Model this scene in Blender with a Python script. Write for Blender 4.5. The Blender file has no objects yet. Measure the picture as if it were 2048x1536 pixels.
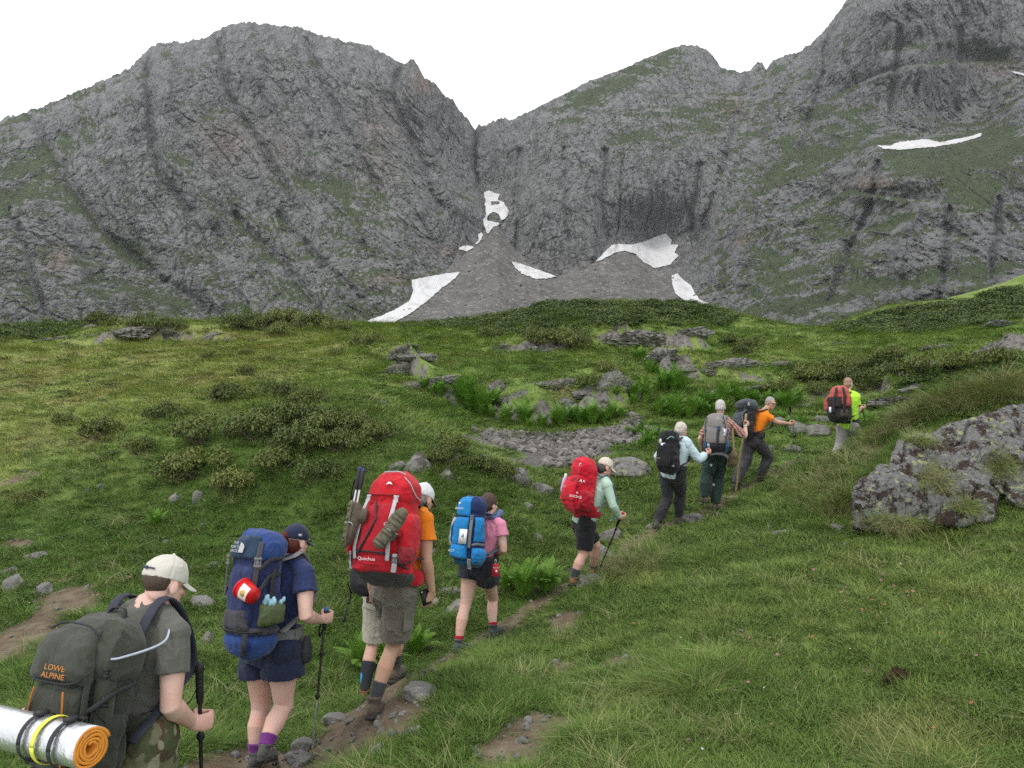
import bpy, bmesh, math, random
import numpy as np
from mathutils import Vector, Matrix
sc = bpy.context.scene
COL = sc.collection
R = math.radians
rng = np.random.RandomState(11)
random.seed(5)
# ---------------------------------------------------------------- camera model
FPX, CU, CV = 1470.0, 1024.0, 768.0
PITCH = R(5.0)
CAMZ = 1.65
FW = np.array([0, math.cos(PITCH), math.sin(PITCH)])
UP = np.array([0, -math.sin(PITCH), math.cos(PITCH)])
RT = np.array([1.0, 0, 0])
CAM = np.array([0, 0, CAMZ])
def at(u, v, d):
    """world point seen in direction (u, v) at depth d"""
    return CAM + d * (FW + (u - CU) / FPX * RT + (CV - v) / FPX * UP)
def at_many(u, v, d):
    u, v, d = [np.asarray(a, float) for a in (u, v, d)]
    return CAM + d[..., None] * (FW + ((u - CU) / FPX)[..., None] * RT + ((CV - v) / FPX)[..., None] * UP)
# ---------------------------------------------------------------- noise
_r = np.random.RandomState(3)
_pm = _r.permutation(256).astype(np.int32); _pm = np.concatenate([_pm, _pm])
_gr = _r.randn(256, 3).astype(np.float32); _gr /= np.linalg.norm(_gr, axis=1)[:, None]
def pnoise(P, seed=0.0):
    P = np.asarray(P, np.float32) + np.float32(seed * 13.37 + 91.7)
    i = np.floor(P).astype(np.int32); f = (P - i).astype(np.float32); i &= 255
    w = f * f * f * (f * (f * 6 - 15) + 10)
    out = None
    res = []
    for dx in (0, 1):
        a = _pm[(i[:, 0] + dx) & 255]
        for dy in (0, 1):
            b = _pm[a + ((i[:, 1] + dy) & 255)]
            for dz in (0, 1):
                g = _gr[_pm[b + ((i[:, 2] + dz) & 255)]]
                res.append(g[:, 0] * (f[:, 0] - dx) + g[:, 1] * (f[:, 1] - dy) + g[:, 2] * (f[:, 2] - dz))
    x0 = res[0] + w[:, 2] * (res[1] - res[0]); x1 = res[2] + w[:, 2] * (res[3] - res[2])
    x2 = res[4] + w[:, 2] * (res[5] - res[4]); x3 = res[6] + w[:, 2] * (res[7] - res[6])
    y0 = x0 + w[:, 1] * (x1 - x0); y1 = x2 + w[:, 1] * (x3 - x2)
    return (y0 + w[:, 0] * (y1 - y0)) * 1.6
def fbm(P, octv=4, gain=0.5, seed=0.0, ridged=False):
    P = np.asarray(P, np.float32); s = 0; a = 1.0; t = 0
    for k in range(octv):
        n = pnoise(P, seed + k * 3.1)
        if ridged: n = 1 - 2 * np.abs(n)
        s = s + a * n; t += a; a *= gain; P = P * 2.03
    return s / t
def sstep(a, b, x):
    t = np.clip((x - a) / (b - a), 0, 1); return t * t * (3 - 2 * t)
# ---------------------------------------------------------------- mesh helpers
def mesh_np(name, V, F, smooth=True):
    """V (n,3); F (m,k) array or a list of such arrays"""
    me = bpy.data.meshes.new(name)
    V = np.ascontiguousarray(V, np.float32)
    Fs = [np.asarray(f) for f in (F if isinstance(F, list) else [F]) if len(f)]
    me.vertices.add(len(V)); me.vertices.foreach_set('co', V.ravel())
    tot = np.concatenate([np.full(len(f), f.shape[1], np.int32) for f in Fs])
    idx = np.concatenate([f.ravel() for f in Fs]).astype(np.int32)
    me.loops.add(len(idx)); me.loops.foreach_set('vertex_index', idx)
    me.polygons.add(len(tot))
    me.polygons.foreach_set('loop_start', np.concatenate([[0], np.cumsum(tot)[:-1]]).astype(np.int32))
    try: me.polygons.foreach_set('loop_total', tot)
    except Exception: pass
    me.update(calc_edges=True); me.validate()
    if smooth: me.polygons.foreach_set('use_smooth', np.ones(len(me.polygons), bool))
    return me
def attr(me, name, arr):
    a = me.attributes.new(name, 'FLOAT', 'POINT'); a.data.foreach_set('value', np.ascontiguousarray(arr, np.float32))
def grid_faces(n, m):
    i = np.arange(n - 1)[:, None] * m + np.arange(m - 1)[None, :]
    i = i.ravel(); return np.stack([i, i + 1, i + m + 1, i + m], 1)
def link(name, me, mat=None, parent=None, label=None, cat=None, group=None, kind=None, loc=None):
    o = bpy.data.objects.new(name, me); COL.objects.link(o)
    if mat is not None and me is not None and len(me.materials) == 0: me.materials.append(mat)
    if parent is not None: o.parent = parent
    if loc is not None: o.location = loc
    for k, v in (('label', label), ('category', cat), ('group', group), ('kind', kind)):
        if v: o[k] = v
    return o
def empty(name, label, cat, loc=(0, 0, 0), group=None):
    o = bpy.data.objects.new(name, None); COL.objects.link(o); o.location = loc
    o.empty_display_size = 0.1
    o['label'] = label; o['category'] = cat
    if group: o['group'] = group
    return o
def nz(v):
    v = np.asarray(v, float); return v / (np.linalg.norm(v) + 1e-12)
def getV(me):
    a = np.empty(len(me.vertices) * 3, np.float32); me.vertices.foreach_get('co', a); return a.reshape(-1, 3)
def getN(me):
    a = np.empty(len(me.vertices) * 3, np.float32); me.vertex_normals.foreach_get('vector', a); return a.reshape(-1, 3)
def setV(me, V):
    me.vertices.foreach_set('co', np.ascontiguousarray(V, np.float32).ravel()); me.update()
# ---------------------------------------------------------------- material helpers
class NT:
    def __init__(s, name, rough=0.8, spec=0.3):
        s.m = bpy.data.materials.new(name); s.m.use_nodes = True
        s.t = s.m.node_tree; s.t.nodes.clear()
        s.out = s.t.nodes.new('ShaderNodeOutputMaterial')
        s.b = s.t.nodes.new('ShaderNodeBsdfPrincipled')
        s.b.inputs['Roughness'].default_value = rough
        s.b.inputs['Specular IOR Level'].default_value = spec
        s.t.links.new(s.b.outputs[0], s.out.inputs[0])
    def put(s, sock, v):
        if isinstance(v, bpy.types.NodeSocket): s.t.links.new(v, sock)
        elif isinstance(v, (tuple, list)) and len(v) == 3 and sock.type == 'RGBA': sock.default_value = (*v, 1)
        else: sock.default_value = v
    def n(s, typ, props=None, ins=None, out=0):
        nd = s.t.nodes.new('ShaderNode' + typ)
        for k, v in (props or {}).items(): setattr(nd, k, v)
        for k, v in (ins or {}).items(): s.put(nd.inputs[k], v)
        return nd.outputs[out]
    def noise(s, vec, scale, detail=4, rough=.55, out=0, dist=0):
        return s.n('TexNoise', None, {'Vector': vec, 'Scale': scale, 'Detail': detail, 'Roughness': rough, 'Distortion': dist}, out)
    def ramp(s, fac, stops):
        nd = s.t.nodes.new('ShaderNodeValToRGB'); e = nd.color_ramp.elements
        while len(e) < len(stops): e.new(.5)
        for k, (p, c) in enumerate(stops):
            e[k].position = p; e[k].color = (*c, 1) if not isinstance(c, float) else (c, c, c, 1)
        s.t.links.new(fac, nd.inputs[0]); return nd.outputs[0]
    def mix(s, f, a, b, mode='MIX'):
        nd = s.t.nodes.new('ShaderNodeMix'); nd.data_type = 'RGBA'; nd.blend_type = mode
        s.put(nd.inputs[0], f); s.put(nd.inputs[6], a); s.put(nd.inputs[7], b); return nd.outputs[2]
    def math(s, op, a, b=0.0, c=0.0, clamp=False):
        nd = s.t.nodes.new('ShaderNodeMath'); nd.operation = op; nd.use_clamp = clamp
        s.put(nd.inputs[0], a); s.put(nd.inputs[1], b); s.put(nd.inputs[2], c); return nd.outputs[0]
    def pos(s): return s.n('NewGeometry')
    def obj(s): return s.n('TexCoord', out=3)
    def attr(s, name): return s.n('Attribute', {'attribute_name': name}, out=2)
    def mapv(s, vec, scale=(1, 1, 1), rot=(0, 0, 0)):
        return s.n('Mapping', None, {'Vector': vec, 'Scale': scale, 'Rotation': rot})
    def sm(s, x, a, b):
        nd = s.t.nodes.new('ShaderNodeMapRange'); nd.interpolation_type = 'SMOOTHSTEP'
        s.put(nd.inputs[0], x); nd.inputs[1].default_value = a; nd.inputs[2].default_value = b; return nd.outputs[0]
    def bump(s, h, strength=.3, dist=.02):
        nd = s.t.nodes.new('ShaderNodeBump'); nd.inputs['Strength'].default_value = strength; nd.inputs['Distance'].default_value = dist
        s.t.links.new(h, nd.inputs['Height']); s.t.links.new(nd.outputs[0], s.b.inputs['Normal'])
    def col(s, v): s.put(s.b.inputs['Base Color'], v)
_mats = {}
def fabric(name, c, var=.2, bump=.6, scale=1.0, rough=.85, sheen=.15):
    """woven cloth: slight tone variation, creases and weave"""
    if name in _mats: return _mats[name]
    m = NT(name, rough, .2); p = m.obj()
    n1 = m.noise(p, 7 * scale, 3); n2 = m.noise(p, 60 * scale, 2)
    lo = tuple(x * (1 - var) for x in c); hi = tuple(min(1, x * (1 + var)) for x in c)
    m.col(m.mix(.25, m.ramp(n1, [(.3, lo), (.7, hi)]), m.ramp(n2, [(.3, lo), (.7, hi)])))
    cr = m.noise(m.mapv(p, (1, 1, .45), (.5, .3, .2)), 14 * scale, 3, .5, dist=.6)
    h = m.math('ADD', cr, m.math('MULTIPLY', m.noise(p, 400, 1), .06))
    m.bump(h, bump, .02)
    m.b.inputs['Sheen Weight'].default_value = sheen
    _mats[name] = m.m; return m.m
def plain(name, c, rough=.6, metal=0.0, var=.1, spec=.4):
    if name in _mats: return _mats[name]
    m = NT(name, rough, spec); p = m.obj(); n = m.noise(p, 25, 3)
    m.col(m.ramp(n, [(.3, tuple(x * (1 - var) for x in c)), (.7, tuple(min(1, x * (1 + var)) for x in c))]))
    m.b.inputs['Metallic'].default_value = metal
    _mats[name] = m.m; return m.m
# ---------------------------------------------------------------- camera, world, sun
cam = bpy.data.cameras.new('camera'); camo = bpy.data.objects.new('camera', cam); COL.objects.link(camo)
camo.location = CAM; camo.rotation_euler = (R(90) + PITCH, 0, 0)
cam.sensor_width = 36; cam.lens = 36 * FPX / 2048; cam.clip_start = .05; cam.clip_end = 6000
sc.camera = camo
W = bpy.data.worlds.new('World'); sc.world = W; W.use_nodes = True
wt = W.node_tree; bg = wt.nodes['Background']
SUN_EL, SUN_AZ = R(60), R(-140)        # azimuth from +Y toward +X
sky = wt.nodes.new('ShaderNodeTexSky'); sky.sky_type = 'NISHITA'; sky.sun_disc = False
sky.sun_elevation = SUN_EL; sky.sun_rotation = SUN_AZ; sky.air_density = 1; sky.dust_density = 3
def wn(t, **k):
    nd = wt.nodes.new('ShaderNode' + t)
    for a, b in k.items(): setattr(nd, a, b)
    return nd
tc = wn('TexCoord'); cl = wn('TexNoise'); cl.inputs['Scale'].default_value = 1.6; cl.inputs['Detail'].default_value = 5
wt.links.new(tc.outputs['Generated'], cl.inputs['Vector'])
cr = wn('ValToRGB'); wt.links.new(cl.outputs[0], cr.inputs[0])
# overcast deck: bright white cloud with slightly thinner, bluer places
e = cr.color_ramp.elements; e[0].position = .34; e[0].color = (.52, .56, .60, 1); e[1].position = .53; e[1].color = (1.0, 1.0, 1.0, 1)
ck = wn('Mix', data_type='RGBA', blend_type='MULTIPLY'); ck.inputs[0].default_value = 1; ck.inputs[7].default_value = (10, 10, 10, 1); wt.links.new(cr.outputs[0], ck.inputs[6])
sm = wn('Mix', data_type='RGBA', blend_type='MIX'); sm.inputs[0].default_value = .90
wt.links.new(sky.outputs[0], sm.inputs[6]); wt.links.new(ck.outputs[2], sm.inputs[7])
wt.links.new(sm.outputs[2], bg.inputs[0]); bg.inputs[1].default_value = .118
sl = bpy.data.lights.new('sun', 'SUN'); sl.energy = 1.1; sl.angle = R(18); sl.color = (1, .96, .9)
so = bpy.data.objects.new('sun', sl); COL.objects.link(so)
sd = Vector((math.sin(SUN_AZ) * math.cos(SUN_EL), math.cos(SUN_AZ) * math.cos(SUN_EL), math.sin(SUN_EL)))
so.rotation_euler = (-sd).to_track_quat('-Z', 'Y').to_euler(); so.location = (0, 0, 60)
vs = sc.view_settings; sc.display_settings.display_device = 'sRGB'
vs.view_transform = 'Standard'; vs.look = 'None'; vs.exposure = .5; vs.gamma = 1; vs.use_curve_mapping = False
sc.render.engine = 'CYCLES'; sc.cycles.use_denoising = False; sc.cycles.max_bounces = 4; sc.cycles.diffuse_bounces = 2; sc.cycles.glossy_bounces = 2; sc.cycles.transmission_bounces = 2; sc.cycles.use_adaptive_sampling = True; sc.cycles.adaptive_threshold = .02; sc.cycles.caustics_reflective = False
sc.cycles.transparent_max_bounces = 8
# ================================================================ near terrain
# survey points of the ground: (u, v, depth); the TPS through them is the hillside
CTRL = """
0 1536 4.9;0 1380 6.5;0 1250 8.3;0 1130 10.5;0 1000 14;0 900 19;0 800 26;0 720 36;0 668 47;0 650 56
150 1330 6.9;150 1230 8.4
300 1536 4.7;300 1400 6.2;300 1250 8.2;300 1130 10.2;300 1030 12.3;300 950 13.7;300 880 15.2;300 835 18;300 780 24;300 720 33;300 680 42;300 647 54
600 1250 8;600 1100 10.5;600 1000 11.9;600 920 13.0;600 860 14.2;600 825 16.2;600 795 19;600 730 28;600 680 40;600 641 51
450 665 44;450 645 53
750 1100 9.8;750 1000 11.4;750 925 12.6;750 875 13.7;750 840 15.6;750 800 18.5;750 700 30;750 668 42
900 1200 8.6;900 1100 10;900 1000 11.4;900 940 12.4;900 898 13.4;900 893 16;900 855 19.5;900 800 23;900 760 25;900 700 33;900 657 48
1150 1536 4;1150 1400 5.2;1150 1300 6.6;1150 1120 10;1150 1040 12;1150 980 14;1150 930 16;1150 860 20;1150 835 22;1150 790 23.3;1150 760 25;1150 720 30;1150 690 36;1150 660 43;1150 610 52
1040 625 50;960 650 47
1270 930 15.5;1270 860 19.5;1270 800 22.5;1270 740 27;1270 690 36;1270 655 44;1270 606 53
1400 1536 3.9;1400 1350 5.2;1400 1200 7;1400 1100 9.2;1400 850 20;1400 815 22;1400 775 25;1400 740 28;1400 720 32;1400 690 38;1400 650 46;1400 612 53
1500 643 57;1500 700 38;1500 790 24
1560 1200 6.7;1560 1060 9.3
1620 655 60;1620 700 40;1620 780 25;1620 840 19
1700 1536 3.8;1700 1350 5;1700 1200 6.5;1700 1100 8;1700 1000 9.6;1700 930 11.2;1700 900 12.3;1700 935 14.5;1700 860 18;1700 800 23;1700 740 30;1700 700 40;1700 662 57;1780 612 66
1800 845 11.6;1800 870 14;1800 800 19
1900 1536 3.7;1900 1300 5;1900 1150 6.8;1900 1060 8.4;1900 850 10.4;1900 775 11.8;1900 785 14;1900 740 20;1900 700 34;1900 660 48;1900 593 67
2048 1536 3.6;2048 1300 4.9;2048 1060 7.9;2048 800 10.5;2048 742 12;2048 752 14.5;2048 700 25;2048 660 40;2048 600 58;2048 555 70
2500 1300 4.6;2500 1060 7.4;2500 800 10;2500 700 14;2500 650 28;2500 560 55;2500 470 75
-450 1400 6.2;-450 1200 9;-450 1000 14;-450 850 22;-450 720 36;-450 655 52
620 1534 5.0;1597 918 14.0
"""
PT = np.array([[float(x) for x in c.split()] for c in CTRL.replace('\n', ';').split(';') if c.strip()])
G3 = at_many(PT[:, 0], PT[:, 1], PT[:, 2])
# where the boots stand (ankle positions less the height of the ankle)
FEETP = np.array([(285, 1875, 2.93), (240, 1870, 3.19), (512, 1506, 4.88), (749, 1406, 5.3), (790, 1337, 5.86), (730, 1382, 6.19), (793, 1345, 6.71), (918, 1286, 7.19), (987, 1256, 7.57), (1148, 1157, 8.74), (1189, 1138, 9.16), (1358, 1036, 10.9), (1315, 1047, 10.66), (1431, 1010, 11.7), (1409, 999, 11.95), (1522, 952, 13.26), (1472, 970, 13.04), (1706, 918, 14.15), (1672, 928, 13.85)], float)
G3 = np.vstack([G3, at_many(FEETP[:, 0], FEETP[:, 1], FEETP[:, 2]) - np.array([0, 0, .088])])
EX = [(0, 0, 0), (0, -2, .05), (-1.6, 0, -.45), (-3, -2, -.6), (1.8, 0, .25), (3.5, -1, .6), (0, 1.6, -.02), (-1.2, 1.6, -.45), (1.2, 1.6, .12), (3, 2, .35),
      (-2.4, 2, -.65), (-5, 2, -.6), (6, 4, .7), (-9, 5, -.5), (12, 8, 1.9), (-30, 20, 1.5), (30, 12, 6)]
for azd in (-60, -40, -20, 0, 20, 40, 60):
    a = R(azd)
    for rr, zz in ((78, 10.5), (110, 9.0), (170, 14.0), (260, 24.0)):
        EX.append((rr * math.sin(a), rr * math.cos(a), zz + (7 if azd > 25 else 0) * (rr < 120)))
G3 = np.vstack([G3, np.array(EX, float)])
def lp(x, y):
    r = np.hypot(x, y); a = np.arctan2(x, y)
    return np.stack([a * np.minimum(r, 40) ** .0 * 1.0, .75 * np.log(r + .6)], -1) if np.ndim(x) else np.array([a, .75 * math.log(r + .6)])
def _k(d2): return np.where(d2 < 1e-14, 0, .5 * d2 * np.log(np.maximum(d2, 1e-14)))
_Q = lp(G3[:, 0], G3[:, 1])
def _fit(Q, z, lam=1e-6):
    n = len(Q); d2 = ((Q[:, None] - Q[None]) ** 2).sum(-1)
    A = np.zeros((n + 3, n + 3)); A[:n, :n] = _k(d2) + lam * np.eye(n); A[:n, n] = 1; A[:n, n + 1:] = Q; A[n, :n] = 1; A[n + 1:, :n] = Q.T
    return np.linalg.solve(A, np.concatenate([z, [0, 0, 0]]))
# fit the elevation slope z' = (z - CAMZ)/(r + 1.5), smooth in log-polar coordinates
_rc = np.hypot(G3[:, 0], G3[:, 1])
_w = _fit(_Q, (G3[:, 2] - CAMZ) / (_rc + 1.5))
PATH = np.array([at(*p)[:2] for p in ((120, 2300, 2.7), (260, 1905, 3.1), (500, 1560, 4.8), (620, 1520, 5.0), (730, 1448, 5.5), (800, 1390, 6.0), (918, 1318, 7.25), (992, 1283, 7.7), (1060, 1235, 8.2), (1148, 1184, 8.9),
     (1190, 1148, 9.3), (1310, 1062, 10.7), (1420, 1010, 11.7), (1476, 980, 13), (1530, 955, 13.6), (1690, 935, 14), (1790, 885, 17))])
PATH2 = np.array([at(*p)[:2] for p in ((-300, 1420, 6), (-60, 1320, 7.1), (60, 1262, 8.0), (120, 1220, 8.7), (150, 1205, 9.1))])
PATH3 = np.array([at(*p)[:2] for p in ((1000, 1500, 4.3), (1080, 1470, 4.6))])
def dpoly(x, y, P):
    d = np.full(np.shape(x), 1e9)
    for a, b in zip(P[:-1], P[1:]):
        ab = b - a; t = np.clip(((x - a[0]) * ab[0] + (y - a[1]) * ab[1]) / (ab @ ab), 0, 1)
        d = np.minimum(d, np.hypot(x - a[0] - t * ab[0], y - a[1] - t * ab[1]))
    return d
def ground0(x, y):
    x = np.asarray(x, float).ravel(); y = np.asarray(y, float).ravel()
    q = lp(x, y); out = np.empty(len(x)); n = len(_Q)
    for s in range(0, len(x), 20000):
        qq = q[s:s + 20000]; d2 = ((qq[:, None] - _Q[None]) ** 2).sum(-1)
        out[s:s + 20000] = _k(d2) @ _w[:n] + _w[n] + qq @ _w[n + 1:]
    return CAMZ + out * (np.hypot(x, y) + 1.5)
LEDGE = []          # (azimuth knots, radius knots, height knots, decay): steps where rock bands break the slope
for pts, dec in ((((740, 690, 30, 0), (775, 705, 27.5, .9), (815, 745, 25.5, 1.3), (860, 785, 23.8, .8), (910, 800, 22.8, .8), (1000, 815, 22, 1.0), (1090, 825, 21.6, 1.1), (1150, 832, 21.5, 1.3), (1215, 830, 21.8, 1.1), (1270, 800, 23, .5), (1300, 780, 24, 0)), 3.2),
    (((1290, 745, 27.5, 0), (1340, 748, 27, .8), (1440, 745, 27, .9), (1520, 740, 27.5, .7), (1600, 735, 28, 0)), 3.0),
    (((1350, 795, 23.4, 0), (1400, 792, 23.5, .55), (1500, 790, 23.8, .7), (1600, 782, 24.3, .6), (1680, 775, 25, .5), (1760, 775, 24.5, .6), (1830, 790, 22.5, .5), (1900, 780, 22.8, .4), (1960, 770, 23, 0)), 2.5),
    (((1150, 690, 36, 0), (1210, 690, 36, 1.2), (1300, 692, 35.8, 1.7), (1390, 690, 36, 1.2), (1450, 688, 36.5, 0)), 5), (((1620, 745, 29, 0), (1700, 745, 29, .8), (1850, 745, 27, .9), (2000, 735, 25, .9), (2200, 730, 24, .6)), 3.0), (((960, 700, 33, 0), (1040, 707, 32, .8), (1100, 705, 32.5, .7), (1180, 702, 33, 0)), 4), (((60, 672, 46, 0), (130, 672, 46, .5), (230, 672, 46, 1.1), (330, 672, 46, .7), (430, 682, 43, .9), (480, 680, 43, 0)), 6)):
    q = np.array([[math.atan2((u - CU) / FPX, 1.0), d, h] for u, v, d, h in pts]); LEDGE.append((q[:, 0], q[:, 1], q[:, 2], dec))
def ledges(x, y):
    """height of the steps and how far each place lies on a step's face"""
    r = np.hypot(x, y); a = np.arctan2(x, y); z = np.zeros_like(r); face = np.zeros_like(r); P = np.stack([x * .55, y * .55, x * 0], 1); w = fbm(P, 3, seed=121) * 1.1; w2 = fbm(P * 3.5, 3, seed=122) * .35
    for ak, rk_, hk_, dec in LEDGE:
        h = np.interp(a, ak, hk_, left=0, right=0) * np.clip(.62 + 1.1 * fbm(P * 1.1, 2, seed=123), .1, 1.2); s_ = r - np.interp(a, ak, rk_) + w + w2
        z = z + h * sstep(-.12, .30, s_) * np.exp(-np.maximum(s_, 0) / dec); face = np.maximum(face, np.clip(h / .6, 0, 1) * np.exp(-((s_ - .08) / .26) ** 2))
    return z, face
def ground(x, y):
    """full ground height with hummocks and tussocks"""
    sh = np.shape(x); x = np.asarray(x, float).ravel(); y = np.asarray(y, float).ravel()
    z = ground0(x, y) + ledges(x, y)[0]; r = np.hypot(x, y); dp = dpoly(x, y, PATH)
    P = np.stack([x, y, np.zeros_like(x)], 1)
    calm = sstep(.15, 1.4, dp)
    z = z + calm * (.05 * fbm(P * .9, 3, seed=1) * sstep(1.5, 5, r) + .42 * fbm(P * .16, 3, seed=2) * sstep(14, 40, r) + .12 * fbm(P * .45, 3, seed=3) * sstep(9, 20, r))
    z = z + .022 * fbm(P * 3.2, 3, seed=4) * (.35 + .65 * calm) + .012 * fbm(P * 11, 2, seed=5)
    z = z - .012 * (1 - sstep(.1, .5, dp)) * sstep(1.2, 2.2, r)
    return z.reshape(sh)
# polar sheet, fine near the camera, reaching under the foot of the mountains
na, nr = 900, 760
az = np.linspace(R(-72), R(72), na)
ss = np.linspace(0, 1, nr); rad = .5 * (620 / .5) ** ss
A, RR = np.meshgrid(az, rad, indexing='ij')
gx, gy = (RR * np.sin(A)).ravel(), (RR * np.cos(A)).ravel()
gz = ground(gx, gy)
gme = mesh_np('meadow', np.stack([gx, gy, gz], 1), grid_faces(na, nr)[:, ::-1])
P2 = np.stack([gx, gy, np.zeros_like(gx)], 1)
def dirt_mask(x, y):
    P = np.stack([x, y, np.zeros_like(x)], 1); r = np.hypot(x, y)
    n = fbm(P * 2.4, 4, seed=9) ; n2 = fbm(P * .8, 3, seed=19)
    w1 = np.interp(r, [0, 4, 5.6, 6.6, 8, 9.5, 13, 17], [.75, .72, .62, .28, .17, .14, .16, .12])
    m = 1 - sstep(.55, 1.1, dpoly(x, y, PATH) / w1 + n * .7 + n2 * .5)
    m = np.maximum(m, 1 - sstep(.6, 1.1, dpoly(x, y, PATH2) / .45 + n * 1.1))
    m = np.maximum(m, 1 - sstep(.6, 1.1, dpoly(x, y, PATH3) / .33 + n * .8))
    for (u, v, d, w) in ((1590, 1140, 8.2, .0), (1235, 1350, 5.9, .22), (1130, 1240, 7.6, .3), (1480, 1290, 5.9, .13), (1130, 1330, 6.2, .22), (1745, 1345, 5, .14), (1760, 920, 11.3, .35), (40, 1085, 11.5, .3), (40, 970, 15, .5)):
        if w: c = at(u, v, d); m = np.maximum(m, (1 - sstep(.5, 1.1, np.hypot(x - c[0], y - c[1]) / w + n * .9)) * .85)
    return m
GRAV = np.array([at(*p)[:2] for p in ((960, 875, 18.6), (1040, 885, 18), (1110, 905, 17.2), (1180, 888, 18), (1240, 872, 19), (1285, 868, 19.4))])
GRAV2 = np.array([at(*p)[:2] for p in ((1050, 930, 15.8), (1120, 915, 16.6), (1200, 905, 17))])
def gravel_mask(x, y):
    n = fbm(np.stack([x, y, np.zeros_like(x)], 1) * .9, 4, seed=23)
    return np.maximum(1 - sstep(.7, 1.1, dpoly(x, y, GRAV) / .85 + n * .7), 1 - sstep(.7, 1.1, dpoly(x, y, GRAV2) / .55 + n * .7))
attr(gme, 'dirt', dirt_mask(gx, gy)); attr(gme, 'gravel', gravel_mask(gx, gy)); attr(gme, 'face', ledges(gx, gy)[1])
def mixc(a, b, f): return a * (1 - f[:, None]) + np.asarray(b)[None, :] * f[:, None]
def turf_np(x, y):
    """colour of the sward at (x, y): deep green, olive and straw in patches of many sizes"""
    r = np.hypot(x, y); a_ = np.degrees(np.arctan2(x, y)); P = np.stack([x, y, np.zeros_like(x)], 1)
    A = fbm(P * .22, 4, .55, seed=111); B_ = fbm(P * .9, 4, .6, seed=112); C = fbm(P * 4.5, 3, .6, seed=113); D = fbm(P * .38 + 9, 4, .6, seed=114)
    dry_and_shade = .8 * sstep(-6, -22, a_) * sstep(15, 22, r) * sstep(60, 40, r) + .45 * sstep(20, 30, r) + .3 * sstep(8, 25, a_) * sstep(9, 4, r) - .75 * sstep(2, -10, a_) * sstep(17, 13.5, r) + .25 * sstep(-2, -14, a_) * sstep(14.5, 19, r) * sstep(60, 40, r)  # dry turf, plus painted shade on the lush steep left face, lighter above
    g = np.tile(np.array([[.068, .120, .025]]), (len(x), 1)); g = mixc(g, (.122, .172, .046), sstep(-.25, .35, A + .35 * dry_and_shade)); g = mixc(g, (.175, .198, .064), .7 * sstep(.0, .55, B_ + .45 * dry_and_shade)); g = mixc(g, (.038, .085, .013), .5 * sstep(.12, .5, C - .15 * dry_and_shade))
    g = mixc(g, (.215, .180, .088), (.62) * sstep(.16, .55, D + .28 * dry_and_shade + .25 * C - .12)); return g * (1.12 + .42 * sstep(13, 22, r))[:, None]
gm = NT('turf', .95, .1); gp = gm.pos()
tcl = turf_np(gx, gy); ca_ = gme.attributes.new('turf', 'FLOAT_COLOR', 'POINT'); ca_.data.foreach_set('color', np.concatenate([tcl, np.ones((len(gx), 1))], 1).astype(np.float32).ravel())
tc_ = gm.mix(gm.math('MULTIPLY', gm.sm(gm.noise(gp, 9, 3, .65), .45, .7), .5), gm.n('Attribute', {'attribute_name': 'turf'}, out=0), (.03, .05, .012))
dn = gm.noise(gp, 5, 5, .65); dcol = gm.ramp(dn, [(.3, (.085, .062, .042)), (.5, (.15, .115, .08)), (.7, (.22, .18, .135))])
dm = gm.sm(gm.math('ADD', gm.attr('dirt'), gm.math('MULTIPLY', gm.math('SUBTRACT', gm.noise(gp, 14, 3), .5), .8)), .35, .65)
gc = gm.mix(dm, tc_, dcol)
fcol = gm.mix(gm.sm(gm.noise(gm.mapv(gp, (1, 1, 1.3)), 4, 5, .75), .36, .52), (.05, .040, .032), gm.mix(gm.noise(gp, 2, 4), (.13, .12, .11), (.27, .255, .24)))
gc = gm.mix(gm.sm(gm.math('ADD', gm.attr('face'), gm.math('MULTIPLY', gm.math('SUBTRACT', gm.noise(gp, 1.6, 4, .7), .5), 1.4)), .35, .6), gc, fcol)
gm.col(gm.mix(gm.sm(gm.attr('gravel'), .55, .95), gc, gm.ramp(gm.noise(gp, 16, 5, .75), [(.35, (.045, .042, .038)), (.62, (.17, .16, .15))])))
gm.bump(gm.noise(gp, 22, 5, .7), .6, .03)
link('meadow_ground', gme, gm.m, kind='structure')
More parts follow.
